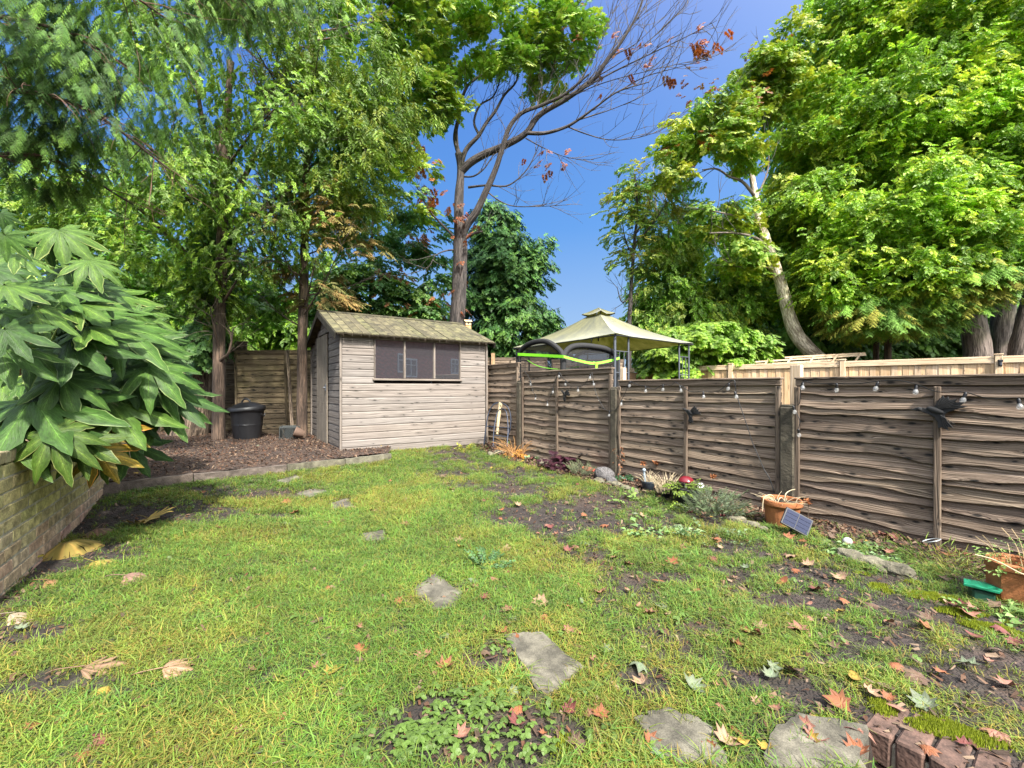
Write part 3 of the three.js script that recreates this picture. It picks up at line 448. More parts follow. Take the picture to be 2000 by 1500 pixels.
{ // raised earth behind the wall
  const s = new THREE.Shape([[-2.66, 1.82], [-3.02, 2.40], [-5.02, 5.50], [-9, 5.6], [-9, 1.82]].map((q) => new THREE.Vector2(...q))), g = new THREE.ExtrudeGeometry(s, { depth: 0.62, bevelEnabled: false }); g.rotateX(-PI / 2);
  const gg = boxUV(g.toNonIndexed()); const m = mesh('raised_bed_ground', gg, S({ color: lin(0.06, 0.045, 0.035), roughness: 1, bumpMap: hTex(88, 30, 90, [1, 1]), bumpScale: 0.03 })); tag(m, 'dark raised earth behind the brick wall under the shrub', 'earth', null, 'structure');
  m.scale.y = 1;
}
{ // concrete edging along the bark bed
  const t = base('concrete_edging'), r = rng(310), pts = [[188, 958], [258, 952], [420, 929], [604, 911], [764, 892]].map(([u, v]) => G(u, v, 0.05)); tag(t, 'grey concrete edging strip between the lawn and the bark bed', 'garden edging'); const list = [];
  const div = [0, 0.25, 0.55, 0.78, 1.001]; const cv = new THREE.CatmullRomCurve3(pts);
  for (let k = 0; k < 4; k++) {
    const a = cv.getPointAt(div[k]), b = cv.getPointAt(Math.min(1, div[k + 1]) - 0.003), L = a.distanceTo(b), g0 = new THREE.BoxGeometry(L, 0.16, 0.05, 22, 3, 1), P = g0.attributes.position;
    for (let i = 0; i < P.count; i++) { const q = (noise(P.getX(i) * 9 + k * 11, P.getY(i) * 20, P.getZ(i) * 20) - 0.5); P.setY(i, P.getY(i) + q * 0.018); P.setZ(i, P.getZ(i) + q * 0.014); }
    g0.computeVertexNormals(); const m = mesh('edging_stone', tint(boxUV(g0, r(), r()), [0.62, 0.585, 0.50].map((q) => q * (0.9 + 0.2 * r()))), M.concrete, t);
    m.position.copy(a).add(b).multiplyScalar(0.5); m.position.y = (a.y + b.y) / 2 - 0.03 + (r() - 0.5) * 0.012; m.rotation.y = Math.atan2(-(b.z - a.z), b.x - a.x); m.rotation.z = Math.asin((b.y - a.y) / L) + (r() - 0.5) * 0.012; list.push(m);
  }
  pieces(t, 'edging_stone', list);
}
const slabLabels = ['large pale stepping stone with five corners beside the low weeds', 'grey stepping stone half sunk in grass, second from the large pale one', 'small grey stepping stone mostly grown over with grass', 'small stepping stone with a fallen leaf beside it, left of the lawn centre', 'sunken stepping stone close to the concrete edging', 'pale stepping stone touching the bark bed edging before the shed', 'flat grey slab at the lower edge, left of the biggest slab', 'biggest grey paving slab beside the brick step'];
SLABS.forEach((q, k) => {
  const cx = q.reduce((s, p) => s + p[0], 0) / q.length, cd = q.reduce((s, p) => s + p[1], 0) / q.length, P = [], r = rng(320 + k), T = 0.006 + (k >= 6 ? 0.008 : k === 0 ? 0.005 : 0);
  const ring = []; for (let i = 0; i < q.length; i++) { const a = q[i], b = q[(i + 1) % q.length]; for (let j = 0; j < 8; j++) { const t = j / 8, n = (noise(i * 9 + j * 0.7, k * 5) - 0.5) * 0.022; const x = lerp(a[0], b[0], t), d = lerp(a[1], b[1], t), dx = x - cx, dd = d - cd, l = Math.hypot(dx, dd); ring.push([dx * (1 + n / l), dd * (1 + n / l)]); } }
  const N = ring.length, rings = [[1.0, -0.06], [1.0, T - 0.006], [0.985, T], [0.7, T], [0.35, T], [0.0, T]], I = [], U = [];
  rings.forEach(([s, y]) => ring.forEach(([x, d]) => { P.push(x * s, y + (y > 0 ? 0.003 * (fbm((x * s + k) * 9, d * s * 9, 2, 3) - 0.5) : 0), -d * s); U.push(x * s + k, d * s + (y < 0 ? 0.06 : 0)); }));
  for (let a = 0; a < rings.length - 1; a++) for (let i = 0; i < N; i++) { const j = (i + 1) % N; I.push(a * N + i, a * N + j, a * N + N + i, a * N + j, a * N + N + j, a * N + N + i); }
  const g = new THREE.BufferGeometry(); g.setAttribute('position', new THREE.Float32BufferAttribute(P, 3)); g.setAttribute('uv', new THREE.Float32BufferAttribute(U, 2)); g.setIndex(I); g.computeVertexNormals(); const w = k === 1 || k === 2 || k === 3 ? 0.85 : 1; tint(g, [0.72 * w, 0.69 * w, 0.62 * w]);
  const m = mesh('stepping_stone', g, M.slab); m.position.set(cx, gh0(cx, cd) + 0.012, -cd); tag(m, slabLabels[k], 'stepping stone', 'stepping stones set in the lawn');
});
{ // brick-on-edge step
  const t = base('brick_step', [1.138, 0.004, -1.41], FTH), r = rng(330); tag(t, 'mossy brick-on-edge step at the lower right corner above the lower paving', 'brick step');
  // local x runs towards the camera along the edge; local z faces the lower paving
  const list = [];
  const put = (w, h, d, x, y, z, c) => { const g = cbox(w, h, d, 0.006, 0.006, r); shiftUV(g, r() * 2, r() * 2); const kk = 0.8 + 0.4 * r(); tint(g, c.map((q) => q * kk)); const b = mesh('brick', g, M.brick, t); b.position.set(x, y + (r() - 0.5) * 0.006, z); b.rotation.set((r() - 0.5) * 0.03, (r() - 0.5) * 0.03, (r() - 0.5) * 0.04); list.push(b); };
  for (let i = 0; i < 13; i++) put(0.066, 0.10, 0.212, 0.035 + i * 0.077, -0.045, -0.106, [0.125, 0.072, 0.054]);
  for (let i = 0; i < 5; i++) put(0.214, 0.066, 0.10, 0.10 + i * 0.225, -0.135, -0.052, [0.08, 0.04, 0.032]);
  pieces(t, 'brick', list);
  const core = mesh('mortar_core', boxUV(cbox(1.0, 0.24, 0.17), 0, 0), M.mortar, t); core.position.set(0.5, -0.145, -0.10);
}

// ───────────────────────── house behind the camera (mirrored in the shed window) ─────────────────────────
{
  const t = base('brick_house', [0, 0, 6.6], 0), r = rng(340); tag(t, 'red brick house with white windows and tiled roof, mirrored in the shed window', 'house');
  const W = 52, brickM = S({ map: tex(512, 512, (i, j) => { const row = Math.floor(j / 32), x = (i + (row % 2) * 43) % 86, y = j % 32; const m = x < 4 || y < 4; const q = 0.8 + 0.35 * hash3(Math.floor((i + (row % 2) * 43) / 86), row, 1); return m ? [0.62, 0.56, 0.5] : [0.68 * q, 0.36 * q, 0.30 * q]; }, true, [0.75, 0.83]), roughness: 0.95 });
  const wall = mesh('wall', boxUV(cbox(W, 5.2, 0.3), 0, 0), brickM, t); wall.position.set(15, 2.6, 0.15);
  const tile = tint(cbox(0.165, 0.22, 0.014, 0.003), [1, 1, 1]); tile.deleteAttribute('uv'); const mats = [], cols = []; for (let k = 0; k < 10; k++) for (let i = 0; i < 300; i++) { mats.push(M4().compose(V3(-10.8 + (i + (k % 2) * 0.5) * 0.168, 3.62 + k * 0.16, -0.05), new THREE.Quaternion().setFromEuler(new THREE.Euler(0.12, 0, 0)), V3(1, 1, 1))); const q = 0.8 + 0.4 * r(); cols.push(lin(0.30 * q, 0.12 * q, 0.08 * q)); }
  instanced('hung_tiles', tile, S({ color: lin(1, 1, 1), roughness: 0.9 }), mats, cols, t);
  for (let k = 0; k < 11; k++) { const x = -7 + k * 4.0, w = new THREE.Group(); w.name = 'window'; w.position.set(x, 2.55, -0.02); t.add(w); const g = mesh('pane', new THREE.PlaneGeometry(1.2, 1.1), S({ color: lin(0.02, 0.025, 0.035), roughness: 0.05 }), w); g.rotation.y = PI; for (const [a, b, c, d] of [[0, 0.58, 1.36, 0.1], [0, -0.58, 1.36, 0.1], [-0.63, 0, 0.1, 1.1], [0.63, 0, 0.1, 1.1], [0, 0, 0.08, 1.1], [0, 0.2, 1.2, 0.04]]) { const f = mesh('window_frame', cbox(c, d, 0.06), M.white, w); f.position.set(a, b, -0.02 - (d < 0.05 ? 0.005 : 0)); } }
  const roof = mesh('roof', boxUV(cbox(W + 0.6, 0.12, 5.6), 0, 0), S({ color: lin(0.22, 0.10, 0.07), roughness: 0.9 }), t); roof.rotation.x = -0.62; roof.position.set(15, 6.6, 2.0);
}

const plain = (g) => { g = g.index ? g.toNonIndexed() : g; for (const k of Object.keys(g.attributes)) if (k !== 'position' && k !== 'normal') g.deleteAttribute(k); return g; };
const fuse = (...gs) => mergeGeometries(gs.map(plain));
const lathe = (pts, seg = 28) => new THREE.LatheGeometry(pts.map((p) => new THREE.Vector2(...p)), seg);
// ───────────────────────── gazebo ─────────────────────────
{
  const A = V3(0.026, 2.1, -10.9), B = V3(1.896, 2.1, -7.94), C = V3(4.07, 2.1, -9.77), D = V3(2.2, 2.1, -12.73), ctr = V3(2.05, 0, -10.33);
  const t = base('garden_gazebo', [ctr.x, 0, ctr.z]); tag(t, 'beige fabric gazebo with vented double roof and dark metal legs beyond the fence', 'gazebo');
  const loc = (p) => p.clone().sub(t.position), q = [A, B, C, D].map(loc);
  const sheet = (a, b, c, d, sag, n = 10) => { // a-b lower edge, d-c upper edge
    const P = [], I = [], U = []; for (let j = 0; j <= n; j++) for (let i = 0; i <= n; i++) { const u = i / n, v = j / n, p = a.clone().lerp(b, u).lerp(d.clone().lerp(c, u), v); p.y -= sag * Math.sin(v * PI) * (0.6 + 0.4 * Math.sin(u * PI)) + (1 - v) * 0.05 * Math.sin(u * PI) + 0.012 * (noise(u * 7, v * 7, a.x) - 0.5); P.push(p.x, p.y, p.z); U.push(u * 3 + a.x, v * 2 + a.z); if (i < n && j < n) { const s = j * (n + 1) + i; I.push(s, s + 1, s + n + 1, s + 1, s + n + 2, s + n + 1); } }
    const g = new THREE.BufferGeometry(); g.setAttribute('position', new THREE.Float32BufferAttribute(P, 3)); g.setAttribute('uv', new THREE.Float32BufferAttribute(U, 2)); g.setIndex(I); g.computeVertexNormals(); return g;
  };
  const up = q.map((p) => V3(p.x * 0.12, 2.80, p.z * 0.12)), list = [];
  for (let i = 0; i < 4; i++) { const j = (i + 1) % 4; list.push(mesh('canopy', sheet(q[i], q[j], up[j], up[i], 0.10), M.canopy, t)); }
  pieces(t, 'canopy', list);
  const ce = q.map((p) => V3(p.x * 0.185, 2.86, p.z * 0.185)), ca = V3(0, 3.0, 0), l2 = [];
  for (let i = 0; i < 4; i++) { const j = (i + 1) % 4; l2.push(mesh('vent_canopy', sheet(ce[i], ce[j], ca.clone().add(V3(0.01, 0, 0)), ca, 0.02, 5), M.canopy, t)); }
  pieces(t, 'vent_canopy', l2);
  const fr = []; for (let i = 0; i < 4; i++) { const j = (i + 1) % 4; fr.push(wire([up[i].clone().add(V3(0, -0.03, 0)), q[i].clone().lerp(up[i], 0.5).add(V3(0, -0.13, 0)), q[i].clone().add(V3(0, -0.03, 0))], 0.014, 5, 4)); fr.push(wire([q[i].clone().add(V3(0, -0.04, 0)), q[j].clone().add(V3(0, -0.04, 0))], 0.012, 5, 4)); fr.push(wire([up[i].clone(), ce[i].clone().add(V3(0, -0.01, 0))], 0.012, 5, 3)); }
  fr.push(wire([V3(0.25, 2.33, 0.2), V3(0.05, 2.62, 0)], 0.016), wire([V3(-0.25, 2.33, -0.1), V3(0.05, 2.62, 0)], 0.016), wire([V3(0, 2.2, 0), V3(0, 2.75, 0)], 0.016));
  mesh('roof_frame', fuse(...fr), M.blackMetal, t);
  for (let i = 0; i < 4; i++) {
    const p = q[i].clone().multiplyScalar(0.955), n1 = q[(i + (i % 2 ? 1 : 3)) % 4].clone().sub(q[i]).normalize(), p2 = p.clone().addScaledVector(n1, 0.42); const g = new THREE.Group(); g.name = 'trellis_leg'; t.add(g);
    mesh('post', fuse(wire([V3(p.x, 0, p.z), V3(p.x, 2.06, p.z)], i === 1 ? 0.026 : 0.02, 8)), M.greyMetal, g); mesh('post', fuse(wire([V3(p2.x, 0, p2.z), V3(p2.x, 2.06, p2.z)], 0.02, 8)), M.greyMetal, g).name = 'post_001';
    const bars = []; for (const y of [0.4, 1.38, 1.78]) bars.push(wire([V3(p.x, y, p.z), V3(p2.x, y, p2.z)], 0.011, 6)); for (const k of [0.33, 0.67]) { const m = p.clone().lerp(p2, k); bars.push(wire([V3(m.x, 0.4, m.z), V3(m.x, 1.78, m.z)], 0.008, 6)); }
    mesh('trellis', fuse(...bars), M.greyMetal, g);
  }
}
// ───────────────────────── trampoline enclosure ─────────────────────────
{
  const t = base('trampoline_enclosure', [1.2, 0, -8.8]); tag(t, 'black netted trampoline enclosure with padded arches and lime green trim', 'trampoline');
  const L = (u, v, d) => at(u, v, d).sub(t.position);
  const arcs = [[L(1013, 700, 8.9), L(1016, 687, 8.85), L(1028, 675, 8.7), L(1050, 667, 8.45), L(1066, 667, 8.3), L(1082, 675, 8.1), L(1096, 688, 7.95), L(1100, 697, 7.9)], [L(1100, 697, 7.9), L(1105, 687, 7.95), L(1116, 678, 8.0), L(1135, 675, 8.05), L(1160, 677, 8.1), L(1185, 682, 8.15), L(1199, 690, 8.2), L(1206, 702, 8.25)], [L(1118, 706, 9.8), L(1128, 694, 9.8), L(1148, 686, 9.8), L(1170, 683, 9.8), L(1190, 687, 9.7), L(1201, 698, 9.6)], [L(1100, 696, 7.95), L(1110, 690, 8.6), L(1117, 697, 9.3), L(1118, 706, 9.8)]];
  arcs.forEach((p, i) => mesh('padded_arch', limbGeo(p, i < 2 ? 0.052 : 0.042, i < 2 ? 0.052 : 0.042, 10, 5, 0.05, i), M.blackMatt, t));
  mesh('pole', wire([L(1100, 696, 7.9), L(1100, 757, 7.9), L(1100, 860, 7.9)], 0.055, 10, 3), M.blackMatt, t); mesh('pole', wire([L(1206, 700, 8.25), L(1206, 860, 8.25)], 0.05, 10, 3), M.blackMatt, t); mesh('pole', wire([L(1013, 698, 8.9), L(1013, 860, 8.9)], 0.05, 10, 3), M.blackMatt, t);
  const netG = (pts, nm) => { const c = new THREE.CatmullRomCurve3(pts), P = [], I = [], n = 30; for (let i = 0; i <= n; i++) { const p = c.getPoint(i / n); P.push(p.x, p.y, p.z, p.x, 0.6, p.z); if (i < n) { const s = i * 2; I.push(s, s + 1, s + 2, s + 2, s + 1, s + 3); } } const g = new THREE.BufferGeometry(); g.setAttribute('position', new THREE.Float32BufferAttribute(P, 3)); g.setIndex(I); g.computeVertexNormals(); mesh('net', g, M.net, t); };
  arcs.forEach(netG);
  const ribbon = (pts, h, nm = 'lime_strip') => { const c = new THREE.CatmullRomCurve3(pts), P = [], I = [], n = 26; for (let i = 0; i <= n; i++) { const p = c.getPoint(i / n); P.push(p.x, p.y + h / 2, p.z + 0.07, p.x, p.y - h / 2, p.z + 0.075); if (i < n) { const s = i * 2; I.push(s, s + 1, s + 2, s + 2, s + 1, s + 3); } } const g = new THREE.BufferGeometry(); g.setAttribute('position', new THREE.Float32BufferAttribute(P, 3)); g.setIndex(I); g.computeVertexNormals(); mesh(nm, g, M.lime, t); };
  ribbon([L(1011, 692.5, 8.9), L(1055, 694.5, 8.4), L(1100, 697, 7.85)], 0.055); ribbon([L(1100, 697, 7.85), L(1130, 705, 8.0), L(1158, 710, 8.1), L(1185, 706, 8.15), L(1208, 700, 8.2)], 0.045); ribbon([L(1158, 707, 8.1), L(1163, 712, 8.1), L(1165, 726, 8.1)].map((p) => p), 0.02);
  const v = mesh('lime_strap', cbox(0.045, 0.17, 0.006, 0.002), M.lime, t); v.position.copy(L(1163.5, 717, 8.1)).add(V3(0, 0, 0.085));
  ribbon([L(1030, 704, 9.4), L(1048, 714, 9.6), L(1068, 719, 9.6), L(1100, 721, 9.5), L(1130, 716, 9.5)], 0.02);
}
// ───────────────────────── festoon lights on the garden fence ─────────────────────────
{
  const glass = lathe([[0.0, -0.052], [0.012, -0.050], [0.020, -0.042], [0.0225, -0.030], [0.020, -0.016], [0.013, -0.004], [0.011, 0.004]], 16), socket = lathe([[0.0, 0.045], [0.008, 0.045], [0.010, 0.038], [0.0135, 0.030], [0.0135, 0.002], [0.012, -0.004]], 14), fil = fuse(new THREE.CylinderGeometry(0.0022, 0.0022, 0.03, 6).translate(0, -0.018, 0));
  const make = (label, stops) => { // stops: [u, v, isBulb]
    const t = base('festoon_lights', [0, 0, 0]); tag(t, label, 'string lights'); const pts = [];
    const o = onFence(stops[0][0], stops[0][1], 0.06).p.clone(); t.position.copy(o); let n = 0;
    stops.forEach(([u, v, b]) => {
      const p = onFence(u, v, 0.075).p.sub(o); if (b) { const g = new THREE.Group(); g.name = n ? 'bulb_' + String(n).padStart(3, '0') : 'bulb'; n++; g.position.copy(p); g.scale.setScalar(0.75); g.rotation.set((noise(u) - 0.5) * 0.5, 0, (noise(u, 3) - 0.5) * 0.5); t.add(g); mesh('glass', glass, M.glassBulb, g); mesh('socket', socket, M.black, g); mesh('filament', fil, M.greyMetal, g); pts.push(p.clone().add(V3(0, 0.034, 0))); } else pts.push(p);
    });
    mesh('cable', wire(pts, 0.0035, 5, 6), M.black, t); return t;
  };
  make('black festoon lights with clear bulbs looped along the two left garden fence panels', [[1020, 724, 0], [1026, 727, 0], [1036, 748, 1], [1041, 765, 0], [1046, 776, 1], [1058, 786, 0], [1069, 788, 1], [1075, 775, 0], [1080, 763, 1], [1084, 745, 0], [1092, 732, 1], [1099, 738, 0], [1105, 748, 1], [1116, 755, 0], [1129, 760, 1], [1142, 750, 0], [1153, 735, 1], [1155, 726, 0], [1159, 748, 1], [1163, 765, 0], [1172, 785, 0], [1182, 800, 0], [1190, 808, 1], [1203, 800, 0], [1214, 786, 1], [1221, 768, 0], [1230, 750, 1], [1232, 745, 0], [1247, 752, 0], [1261, 760, 1], [1278, 760, 0], [1295, 757, 1], [1312, 752, 0], [1318, 746, 0], [1329, 759, 1], [1350, 765, 0], [1374, 771, 1], [1400, 765, 0], [1423, 755, 1], [1434, 742, 0], [1437, 771, 1]]);
  make('black festoon lights with clear bulbs across the knotty fence panel', [[1560, 845, 1], [1562, 822, 0], [1551, 800, 1], [1560, 790, 0], [1563, 768, 0], [1568, 753, 1], [1590, 749, 0], [1634, 757, 1], [1670, 750, 0], [1712, 754, 1], [1752, 743, 0], [1789, 760, 1], [1830, 765, 0], [1883, 776, 1], [1930, 778, 0], [1991, 788, 1], [2030, 780, 0]]);
  const t = mesh('power_cable', wire([[1434, 743], [1440, 775], [1450, 805], [1462, 840], [1470, 865], [1482, 893], [1493, 918], [1502, 932], [1512, 962]].map(([u, v]) => onFence(u, v, 0.05).p), 0.004, 5, 6), M.black); tag(t, 'thin black cable hanging slantwise down the fence panel to the terracotta pot', 'cable');
}
// ───────────────────────── wire bird silhouettes on the fence ─────────────────────────
{
  const sh = [[-0.5, 0.02], [-0.40, 0.07], [-0.30, 0.075], [-0.18, 0.06], [-0.02, 0.10], [0.06, 0.30], [0.14, 0.42], [0.18, 0.33], [0.24, 0.40], [0.27, 0.29], [0.40, 0.34], [0.36, 0.24], [0.56, 0.26], [0.46, 0.17], [0.60, 0.15], [0.36, 0.06], [0.22, -0.02], [0.16, -0.10], [0.20, -0.24], [0.33, -0.42], [0.22, -0.40], [0.24, -0.50], [0.12, -0.42], [0.06, -0.46], [0.05, -0.30], [-0.02, -0.16], [-0.14, -0.08], [-0.28, -0.02], [-0.38, 0.0]];
  const geo = new THREE.ExtrudeGeometry(new THREE.Shape(sh.map((p) => new THREE.Vector2(...p))), { depth: 0.03, bevelEnabled: true, bevelThickness: 0.02, bevelSize: 0.012, bevelSegments: 2 });
  const feathers = []; for (let i = 0; i < 9; i++) { const a = 0.25 + i * 0.14; feathers.push(wire([V3(0.02, 0.04, 0.06), V3(0.02 + Math.cos(a) * 0.28, 0.06 + Math.sin(a) * 0.2, 0.07), V3(0.02 + Math.cos(a) * 0.48, 0.04 + Math.sin(a) * 0.34, 0.05)], 0.008, 4, 3)); } for (let i = 0; i < 6; i++) { const a = -1.35 + i * 0.13; feathers.push(wire([V3(0.1, -0.1, 0.06), V3(0.1 + Math.cos(a) * 0.36, -0.1 + Math.sin(a) * 0.36, 0.055)], 0.008, 4, 3)); }
  const fg = fuse(...feathers.slice(0, 9)), tg = fuse(...feathers.slice(9)), body = new THREE.SphereGeometry(1, 18, 12).scale(0.2, 0.09, 0.06).rotateZ(-0.35).translate(0.0, 0.02, 0.03), head = new THREE.SphereGeometry(0.065, 14, 10).translate(-0.33, 0.04, 0.03), beak = new THREE.ConeGeometry(0.028, 0.16, 8).rotateZ(PI / 2).translate(-0.46, 0.025, 0.03);
  const bird = (u, v, k, label, rz) => { const t = base('bird_ornament', onFence(u, v, 0.062).p, FTH); t.rotation.order = 'YXZ'; t.rotation.z = rz; t.scale.setScalar(k); tag(t, label, 'wall ornament'); mesh('wings', geo, M.blackMatt, t); mesh('body', fuse(body, head, beak), M.blackMatt, t); mesh('wing_feathers', fg, M.blackMatt, t); mesh('tail_feathers', tg, M.blackMatt, t); };
  bird(1828, 803, 0.25, 'black metal flying bird ornament with fanned wing on the knotty fence panel', 0);
  bird(1348, 806, 0.20, 'black metal bird ornament on the batten above the black pots', -0.35); bird(1103, 769, 0.19, 'small dark bird ornament on the fence panel before the trampoline', -0.5);
}
// ───────────────────────── pots and things along the fence ─────────────────────────
const soilTop = (r, y) => new THREE.CircleGeometry(r, 24).rotateX(-PI / 2).translate(0, y, 0);
const SOIL = S({ color: lin(0.035, 0.026, 0.02), roughness: 1, bumpMap: hTex(91, 20, 60, [3, 3]), bumpScale: 0.02 });
const STRAW = S({ color: lin(0.42, 0.34, 0.22), roughness: 0.9 });
function stalks(r, n, rad, h, lean, w) { const gs = []; for (let i = 0; i < n; i++) { const a = r() * 6.28, q = Math.sqrt(r()) * rad, b = a + (r() - 0.5) * 1.6, l = lean * (0.3 + r()), hh = h * (0.45 + 0.7 * r()), x = Math.cos(a) * q, z = Math.sin(a) * q; gs.push(limbGeo([V3(x, 0, z), V3(x + Math.cos(b) * l * 0.35, hh * 0.6, z + Math.sin(b) * l * 0.35), V3(x + Math.cos(b) * l, hh * (0.75 + 0.3 * r()), z + Math.sin(b) * l)], w, w * 0.5, 4, 4, 0)); } return fuse(...gs); }
{ // round terracotta pot
  const p = G(1527, 1027), r = rng(401), t = base('terracotta_pot', p); tag(t, 'round orange terracotta pot with dead stalks behind the solar panel', 'plant pot');
  mesh('pot_body', lathe([[0, 0], [0.105, 0], [0.108, 0.01], [0.124, 0.15], [0.127, 0.165], [0.140, 0.170], [0.144, 0.180], [0.144, 0.206], [0.139, 0.214], [0.130, 0.214], [0.124, 0.207], [0.120, 0.17]], 40), M.terracotta, t);
  mesh('soil', soilTop(0.121, 0.185), SOIL, t); const s = mesh('dead_stalk', stalks(r, 26, 0.10, 0.05, 0.11, 0.0025), STRAW, t); s.position.y = 0.185;
  mesh('dead_leaf', fuse(limbGeo([V3(-0.05, 0.19, 0), V3(-0.10, 0.25, 0.03), V3(-0.16, 0.24, 0.04), V3(-0.185, 0.13, 0.05)], 0.006, 0.003, 5, 5, 0), limbGeo([V3(0.02, 0.19, 0), V3(0.03, 0.25, 0), V3(0.08, 0.275, -0.02), V3(0.12, 0.285, -0.02)], 0.006, 0.003, 5, 5, 0), limbGeo([V3(0.0, 0.2, 0.05), V3(-0.06, 0.245, 0.08), V3(-0.10, 0.20, 0.1)], 0.005, 0.003, 5, 5, 0)), STRAW, t);
}
{ // solar panel
  const t = base('solar_panel', at(1556, 1019, 3.18)); t.rotation.set(-0.45, -0.15, -0.52, 'YXZ'); tag(t, 'small dark blue solar panel tilted in front of the terracotta pot', 'solar panel');
  mesh('frame', cbox(0.19, 0.135, 0.016, 0.004), M.blackMetal, t); const c = new THREE.MeshPhysicalMaterial({ color: lin(0.018, 0.024, 0.055), roughness: 0.6, specularIntensity: 0.3 }), cells = [];
  for (let i = 0; i < 2; i++) for (let j = 0; j < 4; j++) { const m = mesh('solar_cell', cbox(0.082, 0.0275, 0.004, 0.001), c, t); m.position.set(-0.043 + i * 0.086, -0.0435 + j * 0.029, 0.0082); cells.push(m); } pieces(t, 'solar_cell', cells);
  const st = mesh('stake', new THREE.CylinderGeometry(0.008, 0.006, 0.22, 10), M.black, t); st.position.set(0, -0.08, -0.06); st.rotation.x = 0.55;
}
{ // octagonal terracotta trough at the right edge
  const p = G(1985, 1182), r = rng(405), t = base('terracotta_trough', [2.70, 0.0, -2.115], FTH + 0.05); tag(t, 'long terracotta trough with cut corners and a leafy plant at the right edge', 'planter');
  const oct = (a, b, c) => [[-a, -b + c], [-a + c, -b], [a - c, -b], [a, -b + c], [a, b - c], [a - c, b], [-a + c, b], [-a, b - c]].map((q) => new THREE.Vector2(...q));
  const out = new THREE.Shape(oct(0.26, 0.11, 0.055)); out.holes.push(new THREE.Path(oct(0.24, 0.09, 0.048))); const g = new THREE.ExtrudeGeometry(out, { depth: 0.19, bevelEnabled: true, bevelSize: 0.006, bevelThickness: 0.006, bevelSegments: 2 }); g.rotateX(-PI / 2); mesh('trough_body', g, M.terracotta, t);
  const rim = new THREE.Shape(oct(0.268, 0.118, 0.058)); rim.holes.push(new THREE.Path(oct(0.24, 0.09, 0.048))); const g2 = new THREE.ExtrudeGeometry(rim, { depth: 0.026, bevelEnabled: true, bevelSize: 0.004, bevelThickness: 0.004, bevelSegments: 2 }); g2.rotateX(-PI / 2).translate(0, 0.176, 0); mesh('rim', g2, M.terracotta, t);
  const sg = new THREE.ShapeGeometry(new THREE.Shape(oct(0.238, 0.088, 0.046))).rotateX(-PI / 2).translate(0, 0.16, 0); mesh('soil', sg, SOIL, t);
}
{ // green box
  const t = base('green_box', G(1917, 1176), -0.55); tag(t, 'small green plastic box with overhanging lid on the soil by the trough', 'garden box');
  const gm = S({ color: lin(0.008, 0.045, 0.03), roughness: 0.45 }), gl = S({ color: lin(0.008, 0.16, 0.085), roughness: 0.35 }); const b = mesh('box_body', cbox(0.085, 0.07, 0.07, 0.008), gm, t); b.position.y = 0.035;
  const s = new THREE.Shape([[-0.075, 0.045], [-0.055, -0.035], [0.03, -0.058], [0.082, -0.018], [0.05, 0.045]].map((q) => new THREE.Vector2(...q))), g = new THREE.ExtrudeGeometry(s, { depth: 0.008, bevelEnabled: true, bevelSize: 0.003, bevelThickness: 0.003, bevelSegments: 2 }); g.rotateX(PI / 2); const l = mesh('lid', g, gl, t); l.position.y = 0.088; l.rotation.z = -0.1;
}
{ // ring stake
  const t = base('plant_ring', G(1801, 1096)); tag(t, 'thin wire plant ring on a stake before the knotty fence panel', 'plant support');
  mesh('stake', wire([V3(0, -0.05, 0), V3(0.01, 0.05, 0), V3(0.035, 0.12, 0.01)], 0.0028, 5), M.black, t); const q = mesh('ring', new THREE.TorusGeometry(0.045, 0.0028, 6, 36), S({ color: lin(0.5, 0.52, 0.53), roughness: 0.35, metalness: 0.5 }), t); q.position.set(0.05, 0.135, 0.01); q.rotation.set(1.25, 0.25, 0);
}
const potBlack = S({ color: lin(0.012, 0.013, 0.016), roughness: 0.5 }), potBlue = S({ color: lin(0.02, 0.028, 0.04), roughness: 0.5 });
